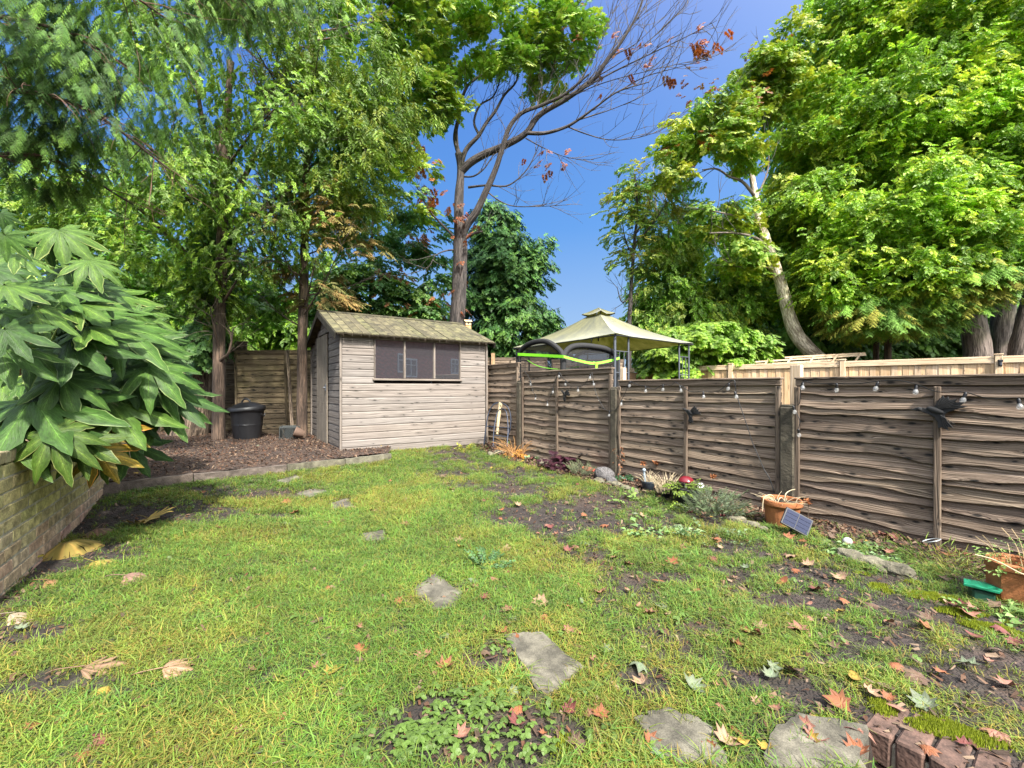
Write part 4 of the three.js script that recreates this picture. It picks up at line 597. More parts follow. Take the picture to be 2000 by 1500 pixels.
{
  const mk = (label, p, rt, rb, h, mat, tilt = 0) => { const t = base('plant_pot', p); t.rotation.z = tilt; tag(t, label, 'plant pot'); mesh('pot_body', lathe([[0, 0], [rb, 0], [rt * 0.97, h - 0.02], [rt * 1.03, h - 0.018], [rt * 1.03, h], [rt * 0.97, h], [rt * 0.94, h - 0.03]], 30), mat, t); mesh('soil', soilTop(rt * 0.95, h - 0.03), SOIL, t); return t; };
  let r = rng(411);
  const a = mk('small blue-black plant pot with dry straw stalks, leftmost of the black pots', G(1266, 958), 0.070, 0.052, 0.105, potBlue); let s = mesh('dead_stalk', stalks(r, 34, 0.05, 0.13, 0.10, 0.0024), STRAW, a); s.position.y = 0.07;
  const b = mk('middle black plant pot packed with dry straw stalks', G(1299, 971), 0.066, 0.050, 0.085, potBlack); s = mesh('dead_stalk', stalks(r, 90, 0.085, 0.19, 0.12, 0.0026), STRAW, b); s.position.y = 0.05;
  const c = mk('biggest black plant pot, full of yellow-green leaves and a red mushroom ornament', G(1337, 986), 0.135, 0.115, 0.165, potBlack, -0.10); c.userData.p = 1; delete c.userData.p;
  { // mushroom ornament in that pot
    const t = base('mushroom_ornament', at(1340, 951, 4.2)); tag(t, 'dark red glossy mushroom ornament standing in the biggest black pot', 'garden ornament');
    mesh('cap', lathe([[0, 0.105], [0.03, 0.102], [0.056, 0.088], [0.072, 0.066], [0.074, 0.056], [0.068, 0.052], [0.02, 0.054], [0, 0.054]], 26), S({ color: lin(0.13, 0.012, 0.018), roughness: 0.18 }), t); mesh('stem', lathe([[0.012, -0.06], [0.015, 0.0], [0.012, 0.056]], 14), M.white, t);
  }
  { // small heron-like stake
    const t = base('bird_stake', G(1259, 956)); tag(t, 'slim blue-grey bird figure on a stake beside the leftmost black pot', 'garden ornament'); const bm = S({ color: lin(0.22, 0.27, 0.32), roughness: 0.45 });
    mesh('body', limbGeo([V3(0.005, 0.02, 0), V3(0.002, 0.12, 0), V3(-0.004, 0.16, 0), V3(-0.006, 0.195, 0)], [0.008, 0.016, 0.015, 0.010], 0, 8, 5, 0), bm, t); const h = mesh('head', new THREE.SphereGeometry(0.020, 14, 10), bm, t); h.position.set(-0.006, 0.208, 0); const k = mesh('beak', new THREE.ConeGeometry(0.006, 0.05, 8), M.black, t); k.position.set(-0.034, 0.208, 0.008); k.rotation.z = PI / 2;
  }
  const stakes = (u, v, ub, vb, label) => { const q = G(ub, vb), t = base('dried_flower', q), hgt = (vb - v) / F * -q.z, dx = (u - ub) / F * -q.z, so = new Soup(), rr = rng(u); tag(t, label, 'dried flower'); mesh('stem', wire([V3(0, 0, 0), V3(dx * 0.4, hgt * 0.5, 0), V3(dx, hgt, 0)], 0.0022, 5), M.twig, t);
    for (let i = 0; i < 46; i++) { const a = rr() * 6.28, e = (rr() - 0.4) * 1.5, l = 0.015 + 0.02 * rr(), c = V3(dx + (rr() - 0.5) * 0.035, hgt + (rr() - 0.5) * 0.022, (rr() - 0.5) * 0.03), o = V3(Math.cos(a) * Math.cos(e), Math.sin(e), Math.sin(a) * Math.cos(e)), w = V3(-Math.sin(a), 0.4, Math.cos(a)).multiplyScalar(l * 0.35); const k = 0.6 + 0.7 * rr(); so.tri(c, c.clone().addScaledVector(o, l).add(w), c.clone().addScaledVector(o, l).sub(w), [0.33 * k, 0.13 * k, 0.05 * k]); }
    mesh('flower_head', so.geo(), DRY, t); };
  stakes(1257, 905, 1261, 950, 'dry orange flower head on a stem above the leftmost black pot'); stakes(1281, 904, 1283, 948, 'dry orange flower head on a stem right of the bird stake'); stakes(1393, 931, 1391, 982, 'dry brown flower on a stem right of the biggest black pot'); stakes(1579, 981, 1578, 1035, 'rust coloured dry flower on a stem behind the solar panel');
  { const t = base('plant_saucer', G(1150, 926)); t.position.y += 0.05; t.rotation.set(0.12, 0, -0.16); tag(t, 'tilted red plant saucer at the foot of the trampoline fence panel', 'saucer'); mesh('dish', lathe([[0, 0], [0.07, 0.002], [0.088, 0.02], [0.092, 0.02], [0.09, 0.012], [0.07, -0.006], [0, -0.008]], 28), S({ color: lin(0.32, 0.05, 0.035), roughness: 0.5 }), t); }
  { const t = base('plant_label', at(1156, 911, 5.75), -0.5); tag(t, 'white plant label standing in the red saucer', 'plant label'); t.rotation.z = -0.1; const a2 = mesh('card', cbox(0.055, 0.085, 0.004, 0.001), M.white, t); a2.position.y = 0.02; const p2 = mesh('stake', cbox(0.012, 0.09, 0.004, 0.001), M.white, t); p2.position.set(0, -0.05, -0.001); }
  { const p = mesh('pale_pebble', new THREE.IcosahedronGeometry(0.032, 2).scale(1, 0.9, 0.8), S({ color: lin(0.3, 0.3, 0.29), roughness: 0.9 })); p.position.copy(G(1655, 1066)).add(V3(0, 0.03, 0)); tag(p, 'whitish pebble at the foot of the knotty fence panel', 'pebble'); }
}
// border stones: lumpy boulders
{
  const lab = ['flat grey border stone below the purple leaves', 'grey border stone right of the purple plant', 'mossy border stone below the speckled rocks', 'small border stone just right of the speckled rocks', 'long border stone before the mossy concrete post', 'low border stone right of the mossy post', 'border stone left of the leftmost black pot', 'rounded border stone under the silvery plant', 'big flat border stone left of the terracotta pot', 'long thin border stone before the terracotta pot', 'grey border stone at the terracotta pot foot', 'thick slanting border stone below the pebble', 'brown-grey border stone right of the slanting one', 'wedge-shaped border stone nearest to the wire ring', 'half-buried stone beside the dried orange plant', 'grey stone at the right front corner of the shed'];
  const st = [[1066, 909, 26], [1084, 916, 22], [1172, 943, 20], [1190, 946, 14], [1206, 950, 20], [1222, 956, 20], [1238, 962, 18], [1350, 998, 22], [1436, 1020, 28], [1466, 1030, 30], [1490, 1037, 22], [1664, 1095, 44], [1708, 1108, 44], [1756, 1122, 46], [972, 886, 16], [958, 889, 16]];
  st.forEach(([u, v, w], i) => { const p = G(u, v), r = rng(500 + i), R = w / F * -p.z / 2, g = new THREE.IcosahedronGeometry(R, 4), P = g.attributes.position; for (let k = 0; k < P.count; k++) { const x = P.getX(k) / R, y = P.getY(k) / R, z = P.getZ(k) / R, n = 1 + 0.55 * (noise(x * 1.3 + i * 9, y * 1.3, z * 1.3) - 0.5) + 0.18 * (noise(x * 4 + i, y * 4, z * 4) - 0.5); P.setXYZ(k, x * R * n * 1.25, y * R * n * 0.62, z * R * n * 0.85); } g.computeVertexNormals(); boxUV(g, r(), r()); const m = 0.75 + 0.4 * r(); tint(g, [0.62 * m, 0.60 * m, 0.52 * m]);
    const s = mesh('border_stone', g, M.stone); s.position.copy(p).add(V3(0, R * 0.28, 0)); s.rotation.set((r() - 0.5) * 0.3, FTH + (r() - 0.5) * 0.6, (r() - 0.5) * 0.25); tag(s, lab[i], 'stone', 'stones edging the flower border'); });
  const rk = [[1180, 934, 34, 'larger dark speckled rock at the foot of the mossy post'], [1195, 943, 20, 'smaller dark speckled rock in front of the larger one']];
  const dm = S({ map: tex(256, 256, (i, j) => { const q = hash3(i >> 1, j >> 1, 5), b = pnoise(i / 16, j / 16, 16, 16, 4); const v = q > 0.8 ? 0.52 : 0.18 + 0.16 * b; return [v, v * 0.97, v * 0.98]; }, true, [5, 5]), roughness: 0.9, bumpMap: grit, bumpScale: 0.006 });
  rk.forEach(([u, v, w, l], i) => { const p = G(u, v), R = w / F * -p.z / 2, g = new THREE.IcosahedronGeometry(R, 4), P = g.attributes.position; for (let k = 0; k < P.count; k++) { const x = P.getX(k) / R, y = P.getY(k) / R, z = P.getZ(k) / R, n = 1 + 0.35 * (noise(x * 1.5 + i * 5, y * 1.5, z * 1.5) - 0.5); P.setXYZ(k, x * R * n * 1.15, y * R * n * 0.8, z * R * n); } g.computeVertexNormals(); boxUV(g); const s = mesh('speckled_rock', g, dm); s.position.copy(p).add(V3(0, R * 0.45, 0)); s.rotation.z = -0.25; tag(s, l, 'rock'); });
}
// ───────────────────────── by the trees: dustbin, crate, bird box, hoops ─────────────────────────
{
  const p = at(483, 865, 7.75); p.y = bedY(p.x, 7.75) - 0.02; const t = base('dustbin', p); tag(t, 'black ribbed plastic dustbin with domed lid under the trees', 'dustbin');
  const prof = [[0, 0], [0.205, 0], [0.21, 0.01], [0.235, 0.24], [0.243, 0.25], [0.243, 0.27], [0.238, 0.28], [0.262, 0.50], [0.285, 0.505], [0.285, 0.535], [0.262, 0.54]];
  const body = lathe(prof, 48), P = body.attributes.position; for (let i = 0; i < P.count; i++) { const x = P.getX(i), z = P.getZ(i), y = P.getY(i); if (y > 0.02 && y < 0.48) { const a = Math.atan2(z, x), k = 1 + 0.012 * Math.sign(Math.sin(a * 24)); P.setX(i, x * k); P.setZ(i, z * k); } } body.computeVertexNormals(); mesh('bin_body', body, M.black, t);
  const lid = new THREE.Group(); lid.name = 'lid'; lid.position.set(-0.01, 0.54, 0); lid.rotation.set(0.05, 0, 0.07); t.add(lid); mesh('lid_dome', lathe([[0, 0.115], [0.09, 0.113], [0.15, 0.095], [0.20, 0.075], [0.21, 0.06], [0.27, 0.045], [0.30, 0.03], [0.305, -0.02], [0.295, -0.025], [0.29, 0.01]], 48), M.black, lid); mesh('lid_handle', new THREE.TorusGeometry(0.075, 0.016, 8, 20, PI).translate(0, 0.10, 0), M.black, lid);
  for (const s of [-1, 1]) { const h = mesh('side_handle', new THREE.TorusGeometry(0.05, 0.013, 8, 16, PI), M.black, t); h.position.set(s * 0.285, 0.46, 0); h.rotation.set(PI, PI / 2, 0); }
}
{
  const p = at(567, 862, 7.7); p.y = bedY(p.x, 7.7) - 0.03; const t = base('plastic_crate', p, 0.35); tag(t, 'dark lattice-sided crate on the bark between dustbin and shed', 'crate'); const W = 0.30, D = 0.24, H = 0.22, gs = [];
  const side = (w) => { const a = []; for (let k = -6; k <= 6; k++) for (const s of [-1, 1]) { const x = k * w / 12; a.push(place(cbox(0.008, H * 1.15, 0.006, 0.002), clamp(x, -w / 2 + 0.06, w / 2 - 0.06), H / 2, 0, 0, 0, s * 0.5)); } a.push(place(cbox(w, 0.03, 0.014, 0.003), 0, H, 0), place(cbox(w, 0.03, 0.014, 0.003), 0, 0.015, 0), place(cbox(0.02, H, 0.02, 0.003), w / 2, H / 2, 0), place(cbox(0.02, H, 0.02, 0.003), -w / 2, H / 2, 0)); return fuse(...a); };
  const dk = S({ color: lin(0.03, 0.035, 0.035), roughness: 0.7 }); for (const [w, x, z, r] of [[W, 0, D / 2, 0], [W, 0, -D / 2, 0], [D, W / 2, 0, PI / 2], [D, -W / 2, 0, PI / 2]]) { const m = mesh('lattice_side', side(w), dk, t); m.position.set(x, 0, z); m.rotation.y = r; } const b = mesh('bottom', cbox(W, 0.012, D), dk, t); b.position.y = 0.01;
  const f = mesh('inner_pot', lathe([[0, 0.02], [0.08, 0.02], [0.10, 0.19], [0.095, 0.19]], 20), M.blackMatt, t);
}
{ // terracotta-ish shards by the conifer trunk foot
  const p = at(594, 848, 7.55); p.y = bedY(p.x, 7.55); const t = base('broken_pot', p, 0.4); tag(t, 'small brown plant pot lying by the conifer trunk next to the shed door', 'plant pot'); const m = mesh('pot_body', lathe([[0, 0], [0.06, 0], [0.085, 0.14], [0.09, 0.14], [0.09, 0.16], [0.08, 0.16], [0.06, 0.02]], 22), S({ color: lin(0.12, 0.075, 0.055), roughness: 0.8 }), t); m.rotation.z = 1.2; m.position.y = 0.075; mesh('soil', new THREE.CircleGeometry(0.075, 16), SOIL, t).position.set(-0.10, 0.1, 0);
}
{ // bird box on the maple trunk
  const t = base('bird_box', at(914, 634, 9.98), 0.25); tag(t, 'small timber bird box fixed to the maple trunk above the shed roof', 'bird box'); const wd = [0.85, 0.62, 0.42];
  const b = mesh('box_body', tint(boxUV(cbox(0.13, 0.17, 0.13, 0.004), 0, 0, true), wd), M.newWood, t); b.position.y = -0.02; const l = mesh('roof', tint(boxUV(cbox(0.17, 0.02, 0.19, 0.004)), [1.05, 1.02, 0.96]), M.newWood, t); l.position.set(0, 0.085, 0.015); l.rotation.x = 0.3; const f = mesh('front_board', tint(boxUV(cbox(0.125, 0.08, 0.012, 0.003)), [1.1, 1.08, 1.0]), M.newWood, t); f.position.set(0, 0.02, 0.070); const h = mesh('entrance_hole', new THREE.CylinderGeometry(0.017, 0.017, 0.01, 16).rotateX(PI / 2), M.blackMatt, t); h.position.set(0, 0.02, 0.0765);
}
{ // hoops leaning in the corner
  const t = base('garden_hoops', at(972, 868, 6.95)); tag(t, 'blue-grey metal garden hoops standing between shed corner and fence', 'plant support'); const L = (u, v, d) => at(u, v, d).sub(t.position);
  mesh('hoop', wire([L(945, 868, 6.9), L(950, 830, 6.95), L(955, 805, 7), L(964, 790, 7), L(974, 786, 7)], 0.009, 6, 6), M.blueMetal, t); mesh('hoop', wire([L(978, 786, 6.98), L(990, 793, 6.9), L(997, 810, 6.85), L(996, 838, 6.8), L(988, 866, 6.8)], 0.009, 6, 6), M.blueMetal, t); mesh('hoop', wire([L(963, 872, 6.7), L(966, 830, 6.9), L(975, 800, 7.0), L(986, 800, 6.95), L(992, 830, 6.85), L(990, 872, 6.7)], 0.008, 6, 6), M.blueMetal, t);
  mesh('cross_bar', fuse(wire([L(948, 832, 6.95), L(995, 836, 6.82)], 0.007, 5, 3), wire([L(963, 850, 6.8), L(992, 853, 6.78)], 0.006, 5, 3)), M.blueMetal, t);
  const s = mesh('garden_stick', limbGeo([at(978, 786, 7.05), at(974, 815, 7.0), at(971, 848, 6.95)], 0.035, 0.02, 6, 4, 0.15), S({ color: lin(0.42, 0.33, 0.2), roughness: 0.9 })); tag(s, 'pale timber stick leaning on the sunlit fence panel behind the hoops', 'stick');
}

// ───────────────────────── foliage kit ─────────────────────────
// a spray: a twig with leaves on both sides, lying about in the xz plane and pointing along +z (unit length about 1)
function ovate(so, o, dir, nor, L, W, k, fold = 0.25) { // a leaf from o along dir
  const side = V3().crossVectors(nor, dir).normalize(), mid = o.clone().addScaledVector(dir, L * 0.48).addScaledVector(nor, -L * 0.06), tip = o.clone().addScaledVector(dir, L).addScaledVector(nor, -L * 0.12);
  const l = o.clone().addScaledVector(dir, L * 0.42).addScaledVector(side, W / 2).addScaledVector(nor, W * fold), r = o.clone().addScaledVector(dir, L * 0.42).addScaledVector(side, -W / 2).addScaledVector(nor, W * fold);
  so.tri(o, l, mid, k); so.tri(o, mid, r, k); so.tri(l, tip, mid, k); so.tri(mid, tip, r, k);
}
function lobed(so, o, dir, nor, L, k, r) { // a five-lobed maple leaf
  const side = V3().crossVectors(nor, dir).normalize(), out = [[0.10, -0.30], [0.30, -0.52], [0.40, -0.26], [0.66, -0.42], [0.62, -0.17], [1.0, 0], [0.62, 0.17], [0.66, 0.42], [0.40, 0.26], [0.30, 0.52], [0.10, 0.30]];
  const pt = ([a, b]) => o.clone().addScaledVector(dir, a * L).addScaledVector(side, b * L).addScaledVector(nor, -L * 0.35 * (b * b) - L * 0.15 * a * a), c = pt([0.3, 0]).addScaledVector(nor, L * 0.02);
  for (let i = 0; i < out.length - 1; i++) so.tri(c, pt(out[i]), pt(out[i + 1]), k); so.tri(c, o, pt(out[0]), k); so.tri(c, pt(out[10]), o, k);
}
function spray(kind, seed, n, leafL, leafW, droop = 0.15) {
  const so = new Soup(), r = rng(seed), tw = [0.32, 0.22, 0.16];
  const axis = (t) => V3((noise(t * 3, seed) - 0.5) * 0.15, -droop * t * t, t), w = 0.008;
  for (let i = 0; i < 3; i++) { const a = axis(i / 3), b = axis((i + 1) / 3), q = w * (1 - i / 4); so.tri(a.clone().add(V3(q, 0, 0)), a.clone().add(V3(-q, 0, 0)), b, tw); so.tri(a.clone().add(V3(0, q, 0)), a.clone().add(V3(0, -q, 0)), b, tw); }
  for (let i = 0; i < n; i++) {
    const t = 0.12 + 0.88 * (i + 0.5 * r()) / n, s = i % 2 ? 1 : -1, o = axis(t), a = s * (0.45 + 0.75 * r()) * (i === n - 1 ? 0.2 : 1), dir = V3(Math.sin(a), 0.15 - 0.55 * r(), Math.cos(a)).normalize(), nor = V3((r() - 0.5) * 0.9, 1, (r() - 0.5) * 0.9).normalize(); nor.addScaledVector(dir, -nor.dot(dir)).normalize();
    const m = 0.72 + 0.56 * r(), k = [m * (0.9 + 0.25 * r()), m, m * (0.75 + 0.4 * r())], z = 0.75 + 0.45 * r();
    if (kind === 'lobed') lobed(so, o.addScaledVector(dir, leafL * 0.25), dir, nor, leafL * z, k, r); else ovate(so, o, dir, nor, leafL * z, leafW * z, k);
  }
  return so.geo();
}
// a drooping feathery conifer spray
function feather(seed, n = 15, wide = 0.34, fine = 5) {
  const so = new Soup(), r = rng(seed), axis = (t) => V3(0.06 * Math.sin(t * 3 + seed), -0.25 * t * t, t);
  for (let i = 0; i < n; i++) {
    const t = 0.04 + 0.96 * i / n, s = i % 2 ? 1 : -1, o = axis(t), L = wide * (1.05 - 0.75 * t) * (0.75 + 0.5 * r()), a = s * (0.55 + 0.35 * r()), dir = V3(Math.sin(a), -0.25 - 0.3 * r(), Math.cos(a)).normalize(), side = V3(dir.z, (r() - 0.5) * 0.5, -dir.x).normalize();
    for (let j = 0; j < fine; j++) { const q = j / fine, c = o.clone().addScaledVector(dir, L * q).add(V3(0, -0.12 * L * q * q, 0)), l = L * 0.42 * (1 - 0.5 * q), m = 0.7 + 0.6 * r(), k = [m, m, m * 0.9]; for (const e of [-1, 1]) { const d2 = dir.clone().multiplyScalar(0.8).addScaledVector(side, e * 0.6), p2 = c.clone().addScaledVector(d2, l).add(V3(0, -l * 0.25, 0)), w = V3(d2.z, 0.3, -d2.x).normalize().multiplyScalar(l * 0.19); so.tri(c.clone().add(w), c.clone().sub(w), p2, k); } }
  }
  for (let i = 0; i < 4; i++) { const a = axis(i / 4), b = axis((i + 1) / 4), q = 0.008; so.tri(a.clone().add(V3(q, 0, 0)), a.clone().add(V3(-q, 0, 0)), b, [0.5, 0.28, 0.22]); so.tri(a.clone().add(V3(0, q, 0)), a.clone().add(V3(0, -q, 0)), b, [0.5, 0.28, 0.22]); }
  return so.geo();
}
const SPR = {
  ovate: spray('ovate', 1, 12, 0.34, 0.20, 0.1), ovate2: spray('ovate', 2, 16, 0.26, 0.17), small: spray('ovate', 3, 18, 0.20, 0.15), lobed: spray('lobed', 4, 8, 0.48, 0.4, 0.1), lobed2: spray('lobed', 5, 10, 0.36, 0.3, 0.1), long: spray('ovate', 6, 11, 0.42, 0.13, 0.35),
  feather: feather(7), feather2: feather(8, 11, 0.42, 5), ivy: spray('lobed', 9, 9, 0.30, 0.3, 0.1),
};
// blobs: [u, v, depth, half width px, half height px, half depth m, clusters]; the pixel sizes become metres at that depth
const UP = V3(0, 1, 0);
function crown(parent, name, o) {
  const r = rng(o.seed), mats = [], cols = [], q = new THREE.Quaternion(), q2 = new THREE.Quaternion(), pos = V3(), gs = () => (r() + r() + r() - 1.5) / 1.5, inv = parent ? parent.position.clone() : V3(0, 0, 0), tints = o.colors, C = new THREE.Color();
  for (const [u, v, d, ru, rv, rd, n] of o.blobs) {
    const c = at(u, v, d), RX = ru / F * d, RY = rv / F * d;
    for (let i = 0; i < n; i++) {
      let x, y, z, l; do { x = r() * 2 - 1; y = r() * 2 - 1; z = r() * 2 - 1; l = x * x + y * y + z * z; } while (l > 1 || l < (o.hollow ?? 0.25) * r());
      pos.set(c.x + x * RX, c.y + y * RY, c.z + z * rd);
      if (o.gate) { const g = noise(pos.x * o.gate[0] + o.seed, pos.y * o.gate[0] * 1.4, pos.z * o.gate[0]); if (g < o.gate[1]) continue; }
      if (o.keep && !o.keep(pos)) continue;
      const cl = pos.clone(), outw = V3(x / 1, y * 0.35 + (o.lift ?? 0), z).normalize(), tone = 0.78 + 0.5 * noise(cl.x * 1.1 + 9, cl.y * 1.1, cl.z * 1.1 + o.seed), ci = r(), base = tints[Math.floor(ci * tints.length)], yaw0 = Math.atan2(outw.x, outw.z);
      const m = Math.max(1, Math.round(o.per * (0.6 + 0.8 * r()))), R = o.cr;
      for (let k = 0; k < m; k++) {
        const p = V3(cl.x + gs() * R, cl.y + gs() * R * (o.flat ?? 0.45), cl.z + gs() * R), yaw = yaw0 + gs() * (o.spread ?? 2.2), s = o.size * (0.7 + 0.6 * r());
        if (o.keep && !o.keep(p)) continue;
        q.setFromEuler(new THREE.Euler((o.pitch ?? 0.25) + gs() * (o.tumble ?? 0.6), yaw, gs() * (o.tumble ?? 0.6), 'YXZ'));
        if (o.hang) { q2.setFromEuler(new THREE.Euler(o.hang + gs() * 0.25, yaw, 0, 'YXZ')); q.slerp(q2, 0.75); }
        mats.push(M4().compose(p.sub(inv), q, V3(s, s, s)));
        const t = tone * (0.85 + 0.3 * r()), b = r() < (o.mix ?? 0.3) ? tints[Math.floor(r() * tints.length)] : base; cols.push(lin(b[0] * t, b[1] * t, b[2] * t));
      }
    }
  }
  return instanced(name, o.geo, o.mat || LEAF, mats, cols, parent);
}
// branches: limbs with side twigs growing on them
function twigs(parent, name, paths, o) { // paths: arrays of points with start radius; adds fine side twigs
  const r = rng(o.seed), gs = [];
  const grow = (p, dir, L, rad, lv) => { const pts = [p.clone()], d = dir.clone(); let c = p.clone(); const n = 4; for (let i = 0; i < n; i++) { d.add(V3((r() - 0.5) * 0.45, (r() - 0.5) * 0.4 + (o.up ?? 0.05), (r() - 0.5) * 0.45)).normalize(); c = c.clone().addScaledVector(d, L / n); pts.push(c); } gs.push(limbGeo(pts, rad, rad * 0.35, 4, 2, 0)); if (lv > 0) for (let k = 0; k < o.kids; k++) { const i = 1 + Math.floor(r() * (n - 1)), a = r() * 6.28; grow(pts[i], d.clone().multiplyScalar(0.9).add(V3(Math.cos(a), (r() - 0.3) * 0.7, Math.sin(a)).multiplyScalar(0.7)).normalize(), L * (0.45 + 0.3 * r()), rad * 0.55, lv - 1); } };
  for (const [pts, from = 0.25] of paths) { const cv = new THREE.CatmullRomCurve3(pts), L = cv.getLength(), n = Math.round(L * o.per); for (let i = 0; i < n; i++) { const t = lerp(from, 1, (i + r()) / n), p = cv.getPointAt(t), tg = cv.getTangentAt(t), a = r() * 6.28; grow(p, tg.multiplyScalar(o.along ?? 0.8).add(V3(Math.cos(a), (r() - 0.35) * 0.9, Math.sin(a)).multiplyScalar(0.75)).normalize(), o.len * (0.5 + 0.8 * r()), o.rad, o.levels); } }
  return gs.length ? mesh(name, fuse(...gs), o.mat, parent) : null;
}
function tree(name, label, basePt, group) { const t = base(name, basePt); tag(t, label, 'tree', group); t.L = (u, v, d) => at(u, v, d).sub(t.position); return t; }
function limb(t, name, px, r0, r1, mat, seg = 9) { const pts = px.map(([u, v, d]) => t.L(u, v, d)); mesh(name, limbGeo(pts, r0, r1, seg, 5, 0.10, px[0][0] * 0.01), mat, t); return pts; }
const ground = (u, v, d) => { const p = at(u, v, d); p.y = gh0(p.x, d); return p; };

// ───────────────────────── the half-bare maple behind the shed ─────────────────────────
{
  const t = tree('maple_tree', 'tall half-bare maple with a forked trunk behind the shed', ground(893, 757, 10.3));
  limb(t, 'trunk', [[893, 868, 10.3], [893, 760, 10.3], [893, 640, 10.3], [897, 560, 10.3], [899, 470, 10.3]], 0.205, 0.165, M.barkGrey, 14);
  limb(t, 'limb', [[899, 478, 10.3], [896, 400, 10.35], [900, 330, 10.4], [896, 300, 10.45]], [0.14, 0.125, 0.11, 0.09, 0.085], 0, M.barkGrey, 11);
  const B = [
    [[[897, 305, 10.45], [889, 270, 10.5], [897, 225, 10.6], [904, 188, 10.7], [918, 162, 10.8], [952, 143, 10.9], [1000, 134, 11], [1040, 118, 11]], 0.0600, 0.0160],
    [[[899, 330, 10.4], [910, 293, 10.4], [936, 264, 10.3], [950, 240, 10.3], [967, 218, 10.2], [985, 186, 10.2], [1008, 160, 10.1], [1012, 135, 10.1]], 0.0680, 0.0160],
    [[[936, 264, 10.3], [926, 240, 10.4], [938, 205, 10.5], [962, 190, 10.5], [975, 160, 10.6], [980, 130, 10.6]], 0.0360, 0.0120],
    [[[900, 335, 10.4], [918, 318, 10.3], [945, 302, 10.2], [980, 287, 10.0], [1027, 260, 9.8], [1053, 226, 9.7], [1105, 194, 9.5], [1162, 152, 9.3], [1186, 118, 9.2], [1208, 90, 9.1], [1242, 34, 9.0], [1260, -15, 9.0]], 0.10, 0.018],
    [[[899, 470, 10.3], [912, 440, 10.2], [930, 415, 10.1], [948, 377, 10.0], [967, 334, 9.9], [980, 294, 9.8], [996, 247, 9.7], [1018, 222, 9.6], [1060, 205, 9.5], [1100, 186, 9.3], [1150, 145, 9.1]], 0.105, 0.02],
    [[[1027, 260, 9.8], [1066, 260, 9.5], [1108, 247, 9.3], [1128, 235, 9.2], [1160, 212, 9.0], [1205, 180, 8.8], [1268, 160, 8.6]], 0.0480, 0.0096],
    [[[1108, 247, 9.3], [1140, 260, 9.2], [1190, 273, 9.0], [1240, 270, 8.9], [1290, 256, 8.8]], 0.0160, 0.0048],
    [[[1105, 194, 9.5], [1180, 150, 9.2], [1250, 115, 9.0], [1340, 72, 8.8], [1400, 40, 8.7]], 0.0240, 0.0048],
    [[[915, 366, 10.3], [950, 362, 10.1], [993, 362, 9.9], [1030, 330, 9.8], [1052, 284, 9.7]], 0.0304, 0.0080], [[[903, 345, 10.4], [925, 344, 10.2], [945, 330, 10.1], [965, 300, 10.0]], 0.0240, 0.0120],
    [[[950, 373, 10.0], [975, 392, 9.9], [1000, 402, 9.8], [1053, 403, 9.5], [1110, 400, 9.3]], 0.0176, 0.0048], [[[1027, 270, 9.8], [1060, 288, 9.6], [1110, 308, 9.4], [1160, 312, 9.2]], 0.0144, 0.0040],
    [[[899, 475, 10.3], [880, 456, 10.2], [850, 425, 10.0], [832, 400, 9.9], [818, 372, 9.8], [797, 342, 9.7]], 0.0360, 0.0096], [[[900, 475, 10.3], [920, 458, 10.2], [943, 452, 10.1]], 0.0440, 0.0240], [[[896, 488, 10.3], [870, 490, 10.2], [850, 500, 10.1], [838, 520, 10.0], [818, 530, 9.9]], 0.0240, 0.0064],
    [[[1100, 190, 9.5], [1130, 160, 9.6], [1170, 90, 9.6], [1200, 20, 9.6], [1215, -20, 9.6]], 0.0160, 0.0048], [[[1070, 10, 9.7], [1100, 40, 9.7], [1140, -10, 9.6]], 0.0160, 0.0048], [[[896, 300, 10.45], [893, 255, 10.4], [900, 200, 10.3], [912, 160, 10.2]], 0.0240, 0.0080],
    [[[1110,191,9.5],[1165,140,9.4],[1215,70,9.3],[1290,0,9.2],[1330,-20,9.2]], 0.013, 0.004], [[[1162,152,9.3],[1215,120,9.2],[1290,60,9.1],[1345,5,9.1]], 0.013, 0.004], [[[1105,194,9.5],[1170,165,9.3],[1260,140,9.1],[1370,115,8.9]], 0.013, 0.004], [[[1205,180,8.8],[1260,150,8.8],[1330,130,8.7],[1400,108,8.6]], 0.013, 0.004], [[[1053,226,9.7],[1085,170,9.7],[1120,110,9.7],[1145,50,9.7]], 0.013, 0.004], [[[1128,235,9.2],[1190,215,9.1],[1250,190,9.0],[1300,160,8.9]], 0.013, 0.004], [[[1027,260,9.8],[1050,205,9.8],[1072,160,9.8],[1085,110,9.8]], 0.013, 0.004], [[[1190,110,9.2],[1235,90,9.2],[1300,30,9.1]], 0.013, 0.004], [[[980,287,10],[1010,240,10],[1030,190,10],[1042,150,10]], 0.013, 0.004],
  ];
  const pths = B.map(([p, a, b]) => [limb(t, 'limb', p, a, b, M.barkGrey, 7), 0.35]);
  pieces(t, 'limb', t.children.filter((c) => c.name === 'limb'));
  twigs(t, 'twig', pths.filter((_, i) => i !== 0), { seed: 601, per: 4.5, len: 0.85, rad: 0.008, levels: 1, kids: 2, mat: M.twigGrey, along: 0.95 });
